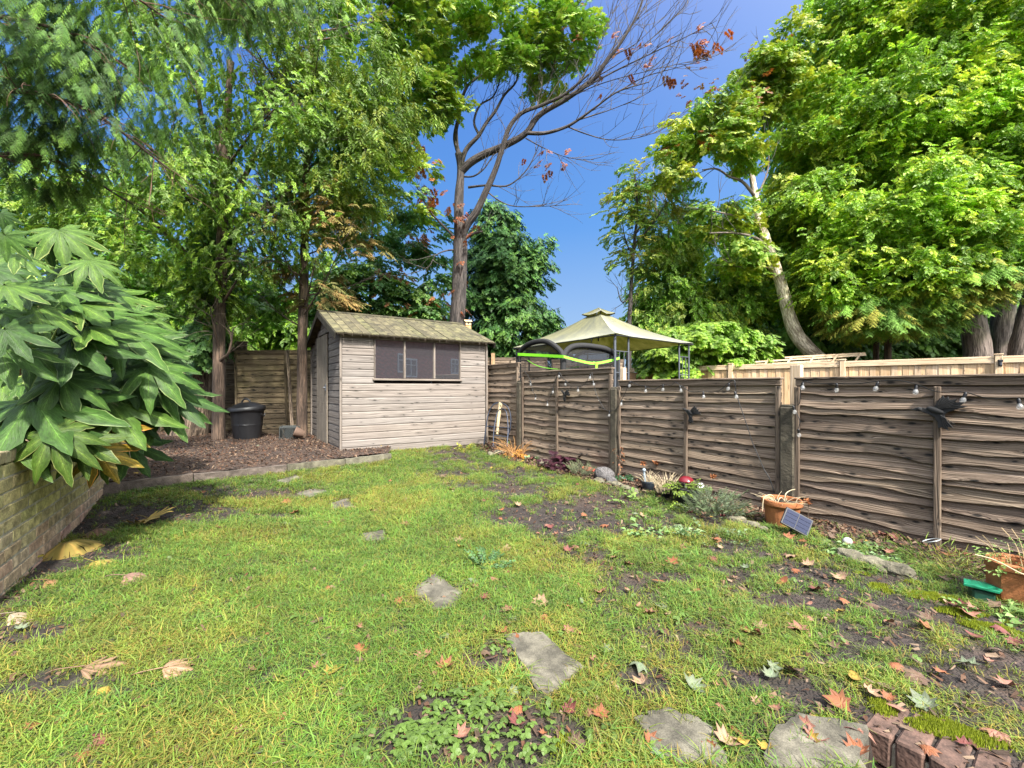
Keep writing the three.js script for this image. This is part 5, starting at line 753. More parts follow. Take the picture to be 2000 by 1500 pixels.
  crown(t, 'crown', { seed: 611, geo: SPR.lobed, size: 0.23, per: 14, cr: 0.40, flat: 0.5, hollow: 0.2, colors: [[0.185, 0.334, 0.032], [0.279, 0.421, 0.041], [0.371, 0.457, 0.049], [0.149, 0.264, 0.032]], gate: [1.5, 0.36], pitch: 0.35, tumble: 1.0, lift: 0.2, blobs: [[835, 70, 9.8, 60, 80, 1.0, 23], [845, 190, 9.9, 35, 80, 0.7, 14], [800, 340, 9.8, 50, 80, 0.8, 15], [700, 90, 9.4, 80, 80, 1, 20], [1120, 60, 10, 40, 60, 0.7, 9], [760, 80, 9.5, 120, 110, 1.4, 44], [900, 40, 9.8, 90, 80, 1.2, 28], [1000, 50, 10, 110, 60, 1.2, 34], [1085, 95, 10, 70, 70, 1.0, 22], [1050, 30, 10, 60, 50, 0.8, 10], [820, 170, 9.8, 70, 70, 1.0, 16], [740, 200, 9.2, 80, 90, 1.0, 20], [640, 60, 9, 110, 90, 1.2, 23], [790, 300, 9.6, 60, 90, 0.9, 9], [860, 210, 10, 40, 60, 0.7, 6], [1000, 140, 10, 60, 30, 0.7, 15]] });
  crown(t, 'brown_leaves', { seed: 612, geo: SPR.lobed, size: 0.15, per: 2, cr: 0.10, flat: 0.9, colors: [[0.34, 0.085, 0.012], [0.27, 0.075, 0.014], [0.38, 0.12, 0.018], [0.20, 0.065, 0.018]], hang: 0.9, blobs: [[1370, 60, 8.7, 60, 40, 0.4, 8], [1300, 110, 8.8, 80, 40, 0.5, 8], [1200, 130, 9, 60, 70, 0.5, 7], [1130, 55, 9.5, 50, 60, 0.4, 5], [1060, 310, 9.6, 60, 40, 0.5, 5], [890, 420, 10.2, 25, 60, 0.3, 6], [930, 470, 10, 25, 40, 0.3, 3], [835, 330, 9.8, 40, 60, 0.6, 11], [870, 390, 10, 40, 50, 0.5, 8], [1110, 320, 9.4, 50, 40, 0.4, 4], [900, 550, 10.1, 14, 60, 0.2, 4]] });
}
// ───────────────────────── ivy-clad dark tree ─────────────────────────
{
  const t = tree('ivy_tree', 'dark ivy-clad evergreen tree right of the maple trunk', ground(985, 757, 14.5));
  limb(t, 'trunk', [[985, 800, 14.5], [985, 600, 14.5], [975, 420, 14.5]], 0.25, 0.05, M.bark, 8);
  limb(t, 'twig', [[1040, 640, 13.6], [1065, 612, 13.5], [1095, 600, 13.4]], 0.012, 0.004, M.twig, 4);
  crown(t, 'crown', { seed: 621, geo: SPR.ivy, mat: LEAFG, size: 0.25, per: 19, cr: 0.42, flat: 0.7, hollow: 0.45, pitch: 0.6, colors: [[0.042, 0.114, 0.031], [0.060, 0.157, 0.041], [0.094, 0.202, 0.047], [0.033, 0.092, 0.027]], blobs: [[965, 450, 14.5, 40, 60, 0.8, 47], [990, 540, 14.4, 62, 100, 1.2, 154], [945, 570, 14.6, 50, 120, 1.2, 116], [1010, 640, 14.2, 72, 70, 1.3, 146], [935, 680, 14.6, 60, 60, 1.0, 54], [1045, 530, 14.2, 30, 40, 0.5, 17], [1060, 660, 14, 30, 40, 0.6, 27], [1000, 720, 14.4, 80, 40, 1.0, 47], [1060, 480, 14.3, 16, 20, 0.3, 6]] });
}
// ───────────────────────── slim tree by the gazebo and its neighbours ─────────────────────────
{
  const t = tree('slim_tree', 'slim sparse young tree standing right behind the gazebo roof', ground(1228, 757, 15));
  const a = limb(t, 'trunk', [[1228, 820, 15], [1229, 640, 15], [1233, 560, 15], [1240, 460, 15], [1245, 420, 15], [1240, 340, 15]], 0.12, 0.03, M.barkGrey, 8);
  const bs = [[[1236, 500, 15], [1222, 470, 14.9], [1215, 430, 14.8]], [[1240, 460, 15], [1262, 420, 15], [1272, 380, 15.1]], [[1243, 430, 15], [1225, 400, 14.9], [1205, 385, 14.8], [1185, 395, 14.8]], [[1236, 480, 15], [1280, 430, 15], [1320, 360, 15]], [[1232, 580, 15], [1215, 590, 14.9], [1205, 560, 14.8]]].map((p) => [limb(t, 'limb', p, 0.035, 0.012, M.barkGrey, 5), 0.2]);
  pieces(t, 'limb', t.children.filter((c) => c.name === 'limb')); twigs(t, 'twig', [[a, 0.4], ...bs], { seed: 631, per: 3, len: 0.8, rad: 0.012, levels: 1, kids: 2, mat: M.twigGrey });
  crown(t, 'crown', { seed: 632, geo: SPR.small, size: 0.42, per: 5, cr: 0.35, flat: 0.5, hollow: 0, colors: [[0.203, 0.331, 0.056], [0.314, 0.420, 0.066], [0.450, 0.442, 0.074]], gate: [1.4, 0.42], blobs: [[1225, 420, 15, 55, 70, 0.8, 46], [1265, 400, 15, 50, 60, 0.8, 50], [1215, 500, 15, 25, 60, 0.5, 14], [1255, 500, 15, 25, 60, 0.6, 24], [1240, 350, 15, 25, 30, 0.5, 8]] });
}
{
  const t = tree('hazel_tree', 'bushy mid-green tree with bare grey twigs on top, left of the pale leaning trunk', ground(1340, 757, 16));
  limb(t, 'trunk', [[1335, 800, 16], [1330, 640, 16], [1310, 520, 16]], 0.12, 0.05, M.barkGrey, 8);
  const b = [[[1310, 520, 16], [1305, 440, 15.9], [1300, 380, 15.8], [1312, 300, 15.8]], [[1310, 520, 16], [1325, 430, 15.9], [1345, 350, 15.8]], [[1300, 500, 16], [1285, 420, 16], [1275, 360, 16]]].map((p) => [limb(t, 'limb', p, 0.04, 0.012, M.barkPale, 5), 0.3]);
  pieces(t, 'limb', t.children.filter((c) => c.name === 'limb')); twigs(t, 'twig', b, { seed: 641, per: 5, len: 0.9, rad: 0.010, levels: 1, kids: 3, mat: S({ color: lin(0.30, 0.26, 0.22), roughness: 0.9 }), along: 1.2 });
  crown(t, 'crown', { seed: 642, geo: SPR.ovate2, size: 0.28, per: 17, pitch: 0.6, tumble: 1.15, cr: 0.52, flat: 0.55, hollow: 0.55, colors: [[0.270, 0.468, 0.069], [0.352, 0.562, 0.083], [0.217, 0.351, 0.069], [0.460, 0.562, 0.095]], blobs: [[1300, 560, 16, 60, 110, 1.5, 142], [1370, 520, 16.4, 70, 90, 1.5, 122], [1330, 640, 15.6, 80, 70, 1.5, 122], [1420, 600, 16, 70, 80, 1.4, 106], [1300, 460, 16, 50, 50, 1.0, 32], [1380, 430, 16.5, 50, 40, 1.0, 32], [1290, 370, 15.8, 50, 60, 0.8, 19], [1260, 640, 16, 40, 60, 1, 60]] });
}
{
  const t = tree('acer_bush', 'bright lime-green bush behind the right end of the gazebo', ground(1400, 757, 13.5));
  limb(t, 'stem', [[1400, 800, 13.5], [1395, 720, 13.5], [1385, 660, 13.4]], 0.06, 0.02, M.bark, 6);
  crown(t, 'crown', { seed: 651, pitch: 0.7, geo: SPR.lobed2, size: 0.32, per: 13, cr: 0.34, flat: 0.35, hollow: 0.3, colors: [[0.217, 0.388, 0.032], [0.281, 0.450, 0.043], [0.166, 0.312, 0.032]], blobs: [[1380, 655, 13.5, 70, 35, 1.2, 72], [1440, 670, 13.8, 60, 35, 1.0, 63], [1320, 680, 13.8, 60, 40, 1.0, 63], [1370, 710, 13.8, 110, 35, 1.2, 80]] });
}
// ───────────────────────── pale leaning maple ─────────────────────────
{
  const t = tree('leaning_maple', 'yellowing maple with a pale curved trunk leaning left above the new fence', ground(1640, 757, 13.6));
  limb(t, 'trunk', [[1650, 800, 13.6], [1620, 725, 13.6], [1592, 695, 13.6], [1560, 660, 13.6], [1542, 620, 13.6], [1530, 570, 13.6], [1512, 515, 13.6], [1496, 470, 13.6], [1484, 430, 13.7], [1476, 385, 13.8], [1468, 340, 13.9], [1462, 280, 14]], [0.28, 0.27, 0.25, 0.22, 0.20, 0.18, 0.165, 0.15, 0.135, 0.11, 0.09, 0.075, 0.06], 0, M.barkPale, 12);
  const bs = [[[[1476, 385, 13.8], [1450, 355, 13.6], [1425, 345, 13.4], [1400, 330, 13.2], [1372, 332, 13.0]], 0.075, 0.025], [[[1486, 440, 13.7], [1450, 425, 13.3], [1420, 418, 13.1], [1370, 408, 12.9]], 0.06, 0.02], [[[1500, 480, 13.6], [1470, 462, 13.2], [1430, 455, 13.0], [1385, 455, 12.8]], 0.06, 0.02], [[[1515, 525, 13.6], [1480, 520, 13.3], [1440, 520, 13.1], [1410, 505, 13]], 0.05, 0.02], [[[1462, 290, 14], [1470, 230, 14.1], [1480, 160, 14.2], [1490, 100, 14.3]], 0.06, 0.02], [[[1464, 320, 13.9], [1440, 260, 13.7], [1400, 200, 13.5]], 0.05, 0.015], [[[1476, 390, 13.8], [1500, 330, 14], [1500, 250, 14.2]], 0.05, 0.015], [[[1488, 445, 13.7], [1520, 400, 14], [1570, 370, 14.2]], 0.05, 0.015]];
  const ps = bs.map(([p, a, b]) => [limb(t, 'limb', p, a * 0.8, b * 0.8, M.barkMauve, 7), 0.3]); pieces(t, 'limb', t.children.filter((c) => c.name === 'limb'));
  twigs(t, 'twig', ps, { seed: 661, per: 2.2, len: 0.9, rad: 0.014, levels: 1, kids: 2, mat: M.twigGrey });
  crown(t, 'crown', { seed: 662, geo: SPR.lobed2, size: 0.27, per: 17, pitch: 0.5, tumble: 1.15, cr: 0.5, flat: 0.45, hollow: 0.1, gate: [1.1, 0.47], colors: [[0.347, 0.467, 0.041], [0.452, 0.524, 0.049], [0.259, 0.427, 0.041], [0.190, 0.350, 0.041]], mix: 0.4, blobs: [[1490, 150, 14, 45, 45, 1.0, 34], [1540, 100, 14.2, 35, 50, 1.0, 26], [1415, 235, 13.5, 55, 50, 1.0, 46], [1480, 230, 14, 80, 70, 1.3, 78], [1350, 260, 13.3, 50, 40, 0.9, 25], [1400, 300, 13.3, 70, 50, 1.2, 43], [1330, 320, 13.2, 50, 40, 0.9, 19], [1420, 420, 13.2, 60, 40, 1.0, 27], [1540, 300, 14.2, 60, 80, 1.2, 65], [1500, 160, 14.2, 60, 70, 1.2, 49], [1540, 420, 14.4, 60, 60, 1.2, 49], [1450, 500, 13.6, 50, 40, 1.0, 27], [1570, 200, 14.3, 50, 70, 1.1, 43], [1490, 560, 15.4, 40, 60, 0.6, 28], [1440, 620, 15.4, 40, 50, 0.6, 40]] });
  crown(t, 'brown_leaves', { seed: 663, geo: SPR.lobed2, size: 0.18, per: 2, cr: 0.2, flat: 0.8, colors: [[0.26, 0.09, 0.02], [0.24, 0.12, 0.025]], blobs: [[1400, 190, 13.3, 90, 90, 1, 26], [1340, 290, 13.1, 50, 50, 0.8, 14], [1500, 110, 13.8, 40, 50, 0.6, 10]] });
}
// ───────────────────────── the great beech on the right ─────────────────────────
{
  const t = tree('beech_tree', 'huge bright green beech filling the upper right, with thick grey trunks', ground(1915, 757, 13.5));
  limb(t, 'trunk', [[1916, 800, 13.3], [1911, 700, 13.3], [1903, 640, 13.3], [1895, 560, 13.4], [1890, 400, 13.8], [1880, 200, 14.2]], [0.44, 0.33, 0.29, 0.26, 0.24, 0.2, 0.14], 0, M.barkMauve, 14);
  const bs = [[[1895, 570, 13.4], [1820, 470, 13.2], [1740, 400, 13]], [[1892, 500, 13.6], [1940, 380, 13.2], [1980, 260, 13]], [[1890, 400, 13.8], [1800, 280, 14], [1700, 200, 14]], [[1885, 300, 14], [1930, 160, 14], [1960, 40, 14]], [[1896, 600, 13.4], [1790, 560, 12.8], [1690, 560, 12.5]]].map((p) => [limb(t, 'limb', p, 0.11, 0.03, M.barkGrey, 7), 0.3]);
  pieces(t, 'limb', t.children.filter((c) => c.name === 'limb')); twigs(t, 'twig', bs, { seed: 671, per: 2, len: 1.1, rad: 0.015, levels: 1, kids: 2, mat: M.twig });
  crown(t, 'crown', { seed: 672, geo: SPR.ovate, size: 0.29, per: 20, cr: 0.66, flat: 0.6, hollow: 0.5, gate: [0.7, 0.30], pitch: 0.6, tumble: 1.1, colors: [[0.273, 0.471, 0.043], [0.371, 0.600, 0.052], [0.470, 0.686, 0.060], [0.210, 0.365, 0.043], [0.545, 0.663, 0.068]], blobs: [[1700, 100, 14.5, 95, 130, 2.0, 177], [1800, 60, 14, 140, 120, 2.4, 215], [1940, 100, 13, 120, 150, 2.2, 207], [1660, 280, 14, 95, 110, 1.8, 177], [1780, 240, 13.3, 140, 130, 2.2, 230], [1930, 300, 12.6, 120, 140, 2, 215], [1620, 430, 13.8, 110, 90, 1.8, 161], [1760, 420, 12.8, 130, 100, 2, 215], [1900, 460, 12, 130, 80, 1.8, 184], [1650, 540, 13.3, 100, 70, 1.6, 138], [1790, 540, 12.4, 110, 55, 1.6, 146], [1590, 600, 15.2, 60, 60, 1.0, 68], [1660, 620, 14.8, 60, 50, 1.0, 68], [1860, 530, 12, 80, 40, 1.4, 62], [1650, 10, 15, 60, 60, 1.2, 46], [2030, 450, 11.6, 80, 70, 1.4, 68], [2040, 250, 12.5, 60, 240, 1.5, 120]] });
}
{
  const t = tree('beech_tree', 'grey-mauve tall trunk behind the lamp post at the right edge', ground(1953, 757, 14.5));
  limb(t, 'trunk', [[1950, 800, 14.5], [1955, 690, 14.5], [1960, 600, 14.5], [1965, 480, 14.6]], 0.34, 0.27, M.barkMauve, 14);
  crown(t, 'crown', { seed: 675, geo: SPR.ovate, size: 0.5, per: 8, cr: 0.5, flat: 0.35, hollow: 0.2, colors: [[0.212, 0.416, 0.053], [0.276, 0.520, 0.053]], blobs: [[1960, 420, 15, 90, 90, 1.5, 90]] });
  const t2 = tree('beech_tree', 'brown leaning trunk cut by the right edge of the picture', ground(2010, 757, 12.8));
  limb(t2, 'trunk', [[1990, 800, 12.8], [1994, 690, 12.8], [2006, 630, 12.8], [2030, 540, 12.9]], 0.30, 0.24, M.barkMauve, 14);
  crown(t2, 'crown', { seed: 676, geo: SPR.ovate, size: 0.5, per: 8, cr: 0.5, flat: 0.35, hollow: 0.2, colors: [[0.212, 0.416, 0.053], [0.276, 0.520, 0.053]], blobs: [[2060, 420, 13, 90, 90, 1.5, 60]] });
}
{
  const t = tree('yew_branches', 'low conifer with feathery green-gold sprays reaching down before the beech trunks', ground(1740, 757, 13.0));
  limb(t, 'trunk', [[1736, 790, 13.0], [1734, 700, 13.0], [1735, 620, 13.0], [1738, 500, 13.1]], 0.11, 0.07, M.barkRed, 9); limb(t, 'stem', [[1712, 790, 13.4], [1711, 690, 13.4], [1712, 620, 13.4]], 0.09, 0.07, M.barkRed, 8);
  const q = [[[1735, 610, 13], [1800, 585, 12.4], [1880, 560, 11.8], [1960, 530, 11.3]], [[1735, 600, 13], [1690, 600, 12.6], [1640, 620, 12.2]], [[1736, 560, 13], [1820, 540, 12.2], [1920, 500, 11.5]], [[1737, 540, 13], [1790, 560, 12.2], [1850, 600, 11.7]]]; q.forEach((p) => limb(t, 'limb', p, 0.04, 0.012, M.barkRed, 6)); pieces(t, 'limb', t.children.filter((c) => c.name === 'limb'));
  crown(t, 'crown', { seed: 681, geo: SPR.feather2, mat: NEEDLE, size: 0.55, per: 10, cr: 0.40, flat: 0.35, hollow: 0, hang: 0.5, colors: [[0.235, 0.438, 0.070], [0.353, 0.506, 0.070], [0.188, 0.346, 0.070], [0.398, 0.391, 0.070]], blobs: [[1800, 575, 12.4, 90, 40, 1.2, 90], [1870, 545, 11.8, 80, 40, 1.2, 100], [1990, 490, 11.4, 50, 40, 1.0, 50], [1700, 610, 12.6, 70, 35, 1.0, 70], [1780, 615, 12.4, 60, 25, 1.0, 40], [1830, 590, 12.0, 50, 22, 0.8, 34], [1930, 470, 11.6, 70, 40, 1, 40]] });
}
{
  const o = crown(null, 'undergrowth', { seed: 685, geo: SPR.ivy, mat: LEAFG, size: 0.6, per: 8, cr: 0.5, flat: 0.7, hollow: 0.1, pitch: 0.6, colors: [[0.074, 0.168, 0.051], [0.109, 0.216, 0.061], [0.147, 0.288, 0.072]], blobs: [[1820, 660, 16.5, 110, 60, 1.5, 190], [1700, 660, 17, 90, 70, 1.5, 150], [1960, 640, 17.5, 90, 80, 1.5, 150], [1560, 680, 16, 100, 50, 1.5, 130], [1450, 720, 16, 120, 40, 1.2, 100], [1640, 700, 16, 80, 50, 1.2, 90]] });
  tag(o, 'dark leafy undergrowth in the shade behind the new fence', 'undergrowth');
  const o2 = crown(null, 'background_wood', { seed: 686, pitch: 0.8, geo: SPR.ovate2, size: 0.8, per: 9, cr: 0.7, flat: 0.5, hollow: 0.3, colors: [[0.199, 0.370, 0.049], [0.278, 0.468, 0.058], [0.139, 0.273, 0.049]], blobs: [[1700, 300, 21, 190, 240, 2, 420], [1900, 300, 20, 190, 300, 2, 420], [1560, 520, 21, 120, 150, 2, 220], [1400, 660, 22, 200, 70, 2, 160], [1850, 640, 21, 220, 90, 2, 200]] });
  tag(o2, 'green woodland mass beyond the trees on the right', 'woodland');
}

// ───────────────────────── left side ─────────────────────────
{
  const t = tree('leaning_tree', 'thick dark leaning trunk wound with ivy at the back left', (() => { const p = at(372, 862, 8.3); p.y = bedY(p.x, 8.3) - 0.05; return p; })());
  limb(t, 'trunk', [[362, 875, 8.3], [372, 830, 8.3], [384, 740, 8.3], [398, 640, 8.3], [413, 540, 8.3], [425, 460, 8.3], [432, 380, 8.2], [440, 250, 8.0]], [0.34, 0.33, 0.29, 0.26, 0.24, 0.22, 0.19, 0.16, 0.12], 0, M.bark, 14);
  const bs = [[[[420, 490, 8.3], [450, 400, 8.0], [500, 300, 7.6], [540, 200, 7.2]], 0.08, 0.02], [[[432, 380, 8.2], [400, 260, 7.6], [380, 140, 7.2]], 0.08, 0.02], [[[410, 560, 8.3], [340, 470, 7.6], [250, 390, 7.0], [160, 330, 6.6]], 0.07, 0.015], [[[425, 450, 8.3], [520, 400, 7.6], [600, 340, 7.2]], 0.06, 0.015], [[[418, 500, 8.3], [350, 360, 7.2], [250, 240, 6.4]], 0.06, 0.015]];
  const ps = bs.map(([p, a, b]) => [limb(t, 'limb', p, a, b, M.bark, 7), 0.25]); pieces(t, 'limb', t.children.filter((c) => c.name === 'limb')); twigs(t, 'twig', ps, { seed: 701, per: 5.5, len: 0.9, rad: 0.009, levels: 1, kids: 3, mat: M.twig, up: -0.05 });
  crown(t, 'crown', { seed: 702, geo: SPR.small, size: 0.22, per: 11, cr: 0.55, flat: 0.45, hollow: 0.05, gate: [1.1, 0.40], pitch: 0.6, tumble: 1.15, colors: [[0.177, 0.321, 0.038], [0.244, 0.407, 0.046], [0.137, 0.246, 0.038], [0.326, 0.471, 0.053]], blobs: [[480, 180, 7.0, 170, 150, 1.5, 109], [560, 330, 7.0, 140, 120, 1.3, 72], [380, 330, 6.8, 150, 110, 1.4, 79], [620, 180, 7.4, 110, 130, 1.2, 51], [420, 60, 6.8, 180, 90, 1.4, 66], [250, 320, 6.6, 130, 100, 1.2, 51], [480, 470, 7.4, 130, 80, 1.2, 33], [150, 380, 6.8, 140, 80, 1.2, 40], [600, 470, 7.6, 90, 60, 1.0, 18], [300, 480, 7.4, 130, 70, 1.2, 33], [160, 480, 7.6, 140, 60, 1.2, 30], [420, 570, 7.8, 60, 50, 0.5, 34]] });
  crown(t, 'ivy', { seed: 703, geo: SPR.ivy, mat: LEAFG, size: 0.30, per: 6, cr: 0.16, flat: 1.3, hollow: 0, hang: 0.9, colors: [[0.055, 0.135, 0.046], [0.083, 0.180, 0.054], [0.110, 0.234, 0.077]], blobs: [[400, 640, 8.1, 24, 60, 0.35, 34], [410, 540, 8.1, 30, 60, 0.35, 30], [420, 450, 8.1, 30, 50, 0.35, 24]] });
}
{
  const t = tree('thin_tree', 'straight thin brown trunk in front of the leaning one, left of the dustbin', (() => { const p = at(427, 868, 7.55); p.y = bedY(p.x, 7.55) - 0.05; return p; })());
  limb(t, 'trunk', [[427, 880, 7.55], [427, 800, 7.55], [428, 700, 7.55], [430, 600, 7.55], [433, 480, 7.55], [440, 300, 7.5], [450, 120, 7.4]], [0.115, 0.095, 0.09, 0.087, 0.083, 0.075, 0.06, 0.04], 0, M.barkRed, 12);
  const bs = [[[430, 600, 7.5], [455, 560, 7.3], [480, 520, 7.1]], [[428, 680, 7.5], [418, 640, 7.3], [410, 600, 7.2]], [[433, 470, 7.5], [490, 420, 7.1], [545, 400, 6.8]], [[436, 420, 7.5], [380, 350, 7], [330, 310, 6.6]], [[440, 330, 7.5], [500, 250, 7], [560, 190, 6.7]], [[428, 705, 7.5], [446, 690, 7.45], [456, 640, 7.4]]].map((p) => [limb(t, 'limb', p, 0.03, 0.008, M.barkRed, 6), 0.2]); pieces(t, 'limb', t.children.filter((c) => c.name === 'limb')); twigs(t, 'twig', bs, { seed: 711, per: 8, len: 0.75, rad: 0.007, levels: 1, kids: 2, mat: M.twig, up: -0.08 });
  crown(t, 'crown', { seed: 712, geo: SPR.small, size: 0.21, per: 10, cr: 0.48, flat: 0.5, hollow: 0, gate: [1.3, 0.38], pitch: 0.6, tumble: 1.15, colors: [[0.190, 0.321, 0.046], [0.271, 0.428, 0.053], [0.149, 0.256, 0.046]], blobs: [[470, 540, 7.2, 60, 70, 0.6, 12], [420, 640, 7.4, 45, 50, 0.4, 6], [540, 400, 6.8, 80, 70, 0.8, 27], [340, 300, 6.5, 100, 80, 0.9, 36], [560, 220, 6.7, 110, 90, 0.9, 42], [440, 350, 7, 110, 110, 1.0, 42], [500, 90, 6.8, 120, 80, 1, 36], [700, 250, 7.6, 60, 80, 0.8, 60]] });
}
{
  const t = tree('conifer_tree', 'slim conifer with sparse brownish lower branches beside the shed door', (() => { const p = at(590, 855, 7.8); p.y = bedY(p.x, 7.8) - 0.05; return p; })());
  const tr = limb(t, 'trunk', [[589, 880, 7.8], [590, 780, 7.8], [591, 650, 7.8], [594, 520, 7.8], [596, 400, 7.8], [604, 200, 7.9], [612, -60, 8.0]], [0.092, 0.085, 0.078, 0.072, 0.065, 0.052, 0.042, 0.03], 0, M.barkRed, 12);
  const r = rng(721), ps = []; for (let i = 0; i < 40; i++) { const v = 640 - i * 15.5 - r() * 6, a = r() * 6.28, L = (v > 420 ? 0.7 + 0.9 * r() : 0.9 + 0.8 * r()), p = t.L(lerp(591, 606, (640 - v) / 640), v, 7.8), e = p.clone().add(V3(Math.cos(a) * L, L * (0.45 + 0.35 * r()), Math.sin(a) * L)), m = p.clone().lerp(e, 0.5).add(V3(0, -0.08, 0)); mesh('limb', limbGeo([p, m, e], 0.018, 0.005, 5, 4, 0), M.barkRed, t); ps.push([[p, m, e], 0.15]); }
  pieces(t, 'limb', t.children.filter((c) => c.name === 'limb')); twigs(t, 'twig', ps, { seed: 722, per: 7, len: 0.42, rad: 0.0045, levels: 1, kids: 2, mat: M.twig, up: 0.02 });
  crown(t, 'crown', { seed: 723, geo: SPR.long, mat: LEAF, pitch: 0.6, tumble: 1.15, size: 0.21, per: 10, cr: 0.42, flat: 0.6, hollow: 0, gate: [1.4, 0.44], colors: [[0.190, 0.307, 0.040], [0.259, 0.380, 0.046], [0.325, 0.398, 0.052], [0.138, 0.236, 0.040]], blobs: [[660, 330, 7.5, 110, 90, 1.0, 71], [740, 310, 7.6, 85, 90, 1.0, 37], [700, 160, 7.4, 120, 110, 1.0, 81], [600, 100, 7.4, 110, 100, 1.0, 58], [780, 200, 7.8, 60, 100, 0.8, 34], [640, 400, 7.6, 90, 50, 0.9, 42]] });
  crown(t, 'dry_foliage', { seed: 724, geo: SPR.feather2, mat: DRY, size: 0.30, per: 6, cr: 0.2, flat: 0.5, hollow: 0, gate: [1.6, 0.45], colors: [[0.214, 0.182, 0.059], [0.271, 0.182, 0.071], [0.171, 0.168, 0.059]], blobs: [[600, 470, 7.6, 110, 80, 0.9, 64], [690, 430, 7.7, 80, 70, 0.9, 44], [620, 560, 7.7, 70, 50, 0.8, 34]] });
}
{ // near conifer whose drooping branches hang into the top left
  const t = base('cypress_tree', [-5.6, 0.1, -3.6]); tag(t, 'dark cypress whose drooping feathery branches hang in from the upper left', 'tree'); t.L = (u, v, d) => at(u, v, d).sub(t.position);
  mesh('trunk', limbGeo([V3(0, 0, 0), V3(0.05, 2, 0), V3(0, 5, 0), V3(0, 8.5, 0)], 0.28, 0.1, 12, 5, 0.1, 3), M.barkRed, t);
  const bs = [[V3(0, 3.2, 0), t.L(60, 180, 3.7), t.L(180, 220, 3.9), t.L(330, 330, 4.2)], [V3(0, 4.2, 0), t.L(120, 60, 3.8), t.L(250, 130, 4.1)], [V3(0, 2.6, 0), t.L(40, 300, 4.0), t.L(140, 330, 4.4), t.L(260, 400, 4.8)], [V3(0, 4.6, 0), t.L(200, -40, 3.8), t.L(330, 40, 4.2)], [V3(0, 5.2, 0), t.L(330, -60, 4.0), t.L(480, 0, 4.6)]];
  bs.forEach((p) => mesh('limb', limbGeo(p, 0.035, 0.008, 6, 6, 0.1), M.barkRed, t)); pieces(t, 'limb', t.children.filter((c) => c.name === 'limb')); twigs(t, 'twig', bs.map((p) => [p, 0.35]), { seed: 731, per: 8, len: 0.5, rad: 0.006, levels: 1, kids: 2, mat: S({ color: lin(0.10, 0.055, 0.035), roughness: 0.95 }), up: -0.12 });
  crown(t, 'crown', { seed: 732, geo: SPR.feather, mat: NEEDLE, size: 0.20, per: 9, cr: 0.28, flat: 0.9, hollow: 0, hang: 1.05, gate: [1.7, 0.40], colors: [[0.076, 0.160, 0.035], [0.109, 0.222, 0.040], [0.163, 0.297, 0.045], [0.065, 0.128, 0.035]], blobs: [[80, 60, 3.8, 160, 130, 0.6, 67], [230, 90, 4.0, 140, 130, 0.6, 55], [60, 210, 3.9, 130, 90, 0.6, 41], [190, 210, 4.1, 110, 80, 0.6, 30], [330, 60, 4.3, 100, 90, 0.6, 26], [90, 310, 4.2, 110, 50, 0.5, 17], [290, 200, 4.4, 80, 60, 0.5, 15], [620, 0, 4.8, 60, 30, 0.3, 7], [470, -10, 4.6, 100, 40, 0.4, 40]] });
}
{ // trees farther left and beyond the back fence
  const t = tree('sycamore_tree', 'sparse leafy tree with thin dark trunks at the far left above the shrub', ground(160, 757, 9.8));
  limb(t, 'trunk', [[150, 800, 9.8], [155, 650, 9.8], [160, 520, 9.8], [150, 420, 9.7], [120, 330, 9.5]], 0.10, 0.04, M.bark, 8); limb(t, 'stem', [[175, 800, 10], [172, 600, 10], [165, 480, 10], [190, 380, 9.9]], 0.07, 0.03, M.bark, 7);
  const bs = [[[155, 560, 9.8], [90, 480, 9.3], [20, 440, 9]], [[158, 500, 9.8], [230, 450, 9.3], [300, 430, 9]], [[150, 430, 9.7], [70, 370, 9.2], [0, 360, 9]]].map((p) => [limb(t, 'limb', p, 0.03, 0.01, M.bark, 6), 0.2]); pieces(t, 'limb', t.children.filter((c) => c.name === 'limb')); twigs(t, 'twig', bs, { seed: 741, per: 3, len: 0.8, rad: 0.01, levels: 1, kids: 2, mat: M.twig });
  crown(t, 'crown', { seed: 742, geo: SPR.lobed2, size: 0.30, per: 8, cr: 0.6, flat: 0.25, pitch: 0.6, hollow: 0, gate: [1.0, 0.38], colors: [[0.145, 0.306, 0.043], [0.208, 0.408, 0.052], [0.114, 0.245, 0.043]], blobs: [[120, 440, 9.3, 160, 60, 1.2, 38], [260, 500, 9.4, 130, 80, 1.2, 38], [60, 360, 9, 120, 60, 1.2, 28], [330, 590, 9.6, 90, 60, 1, 25], [260, 410, 9.4, 120, 60, 1.2, 25], [60, 520, 9.5, 100, 60, 1, 17], [380, 480, 9.6, 100, 80, 1, 25], [520, 560, 9.8, 80, 70, 0.9, 46]] });
}
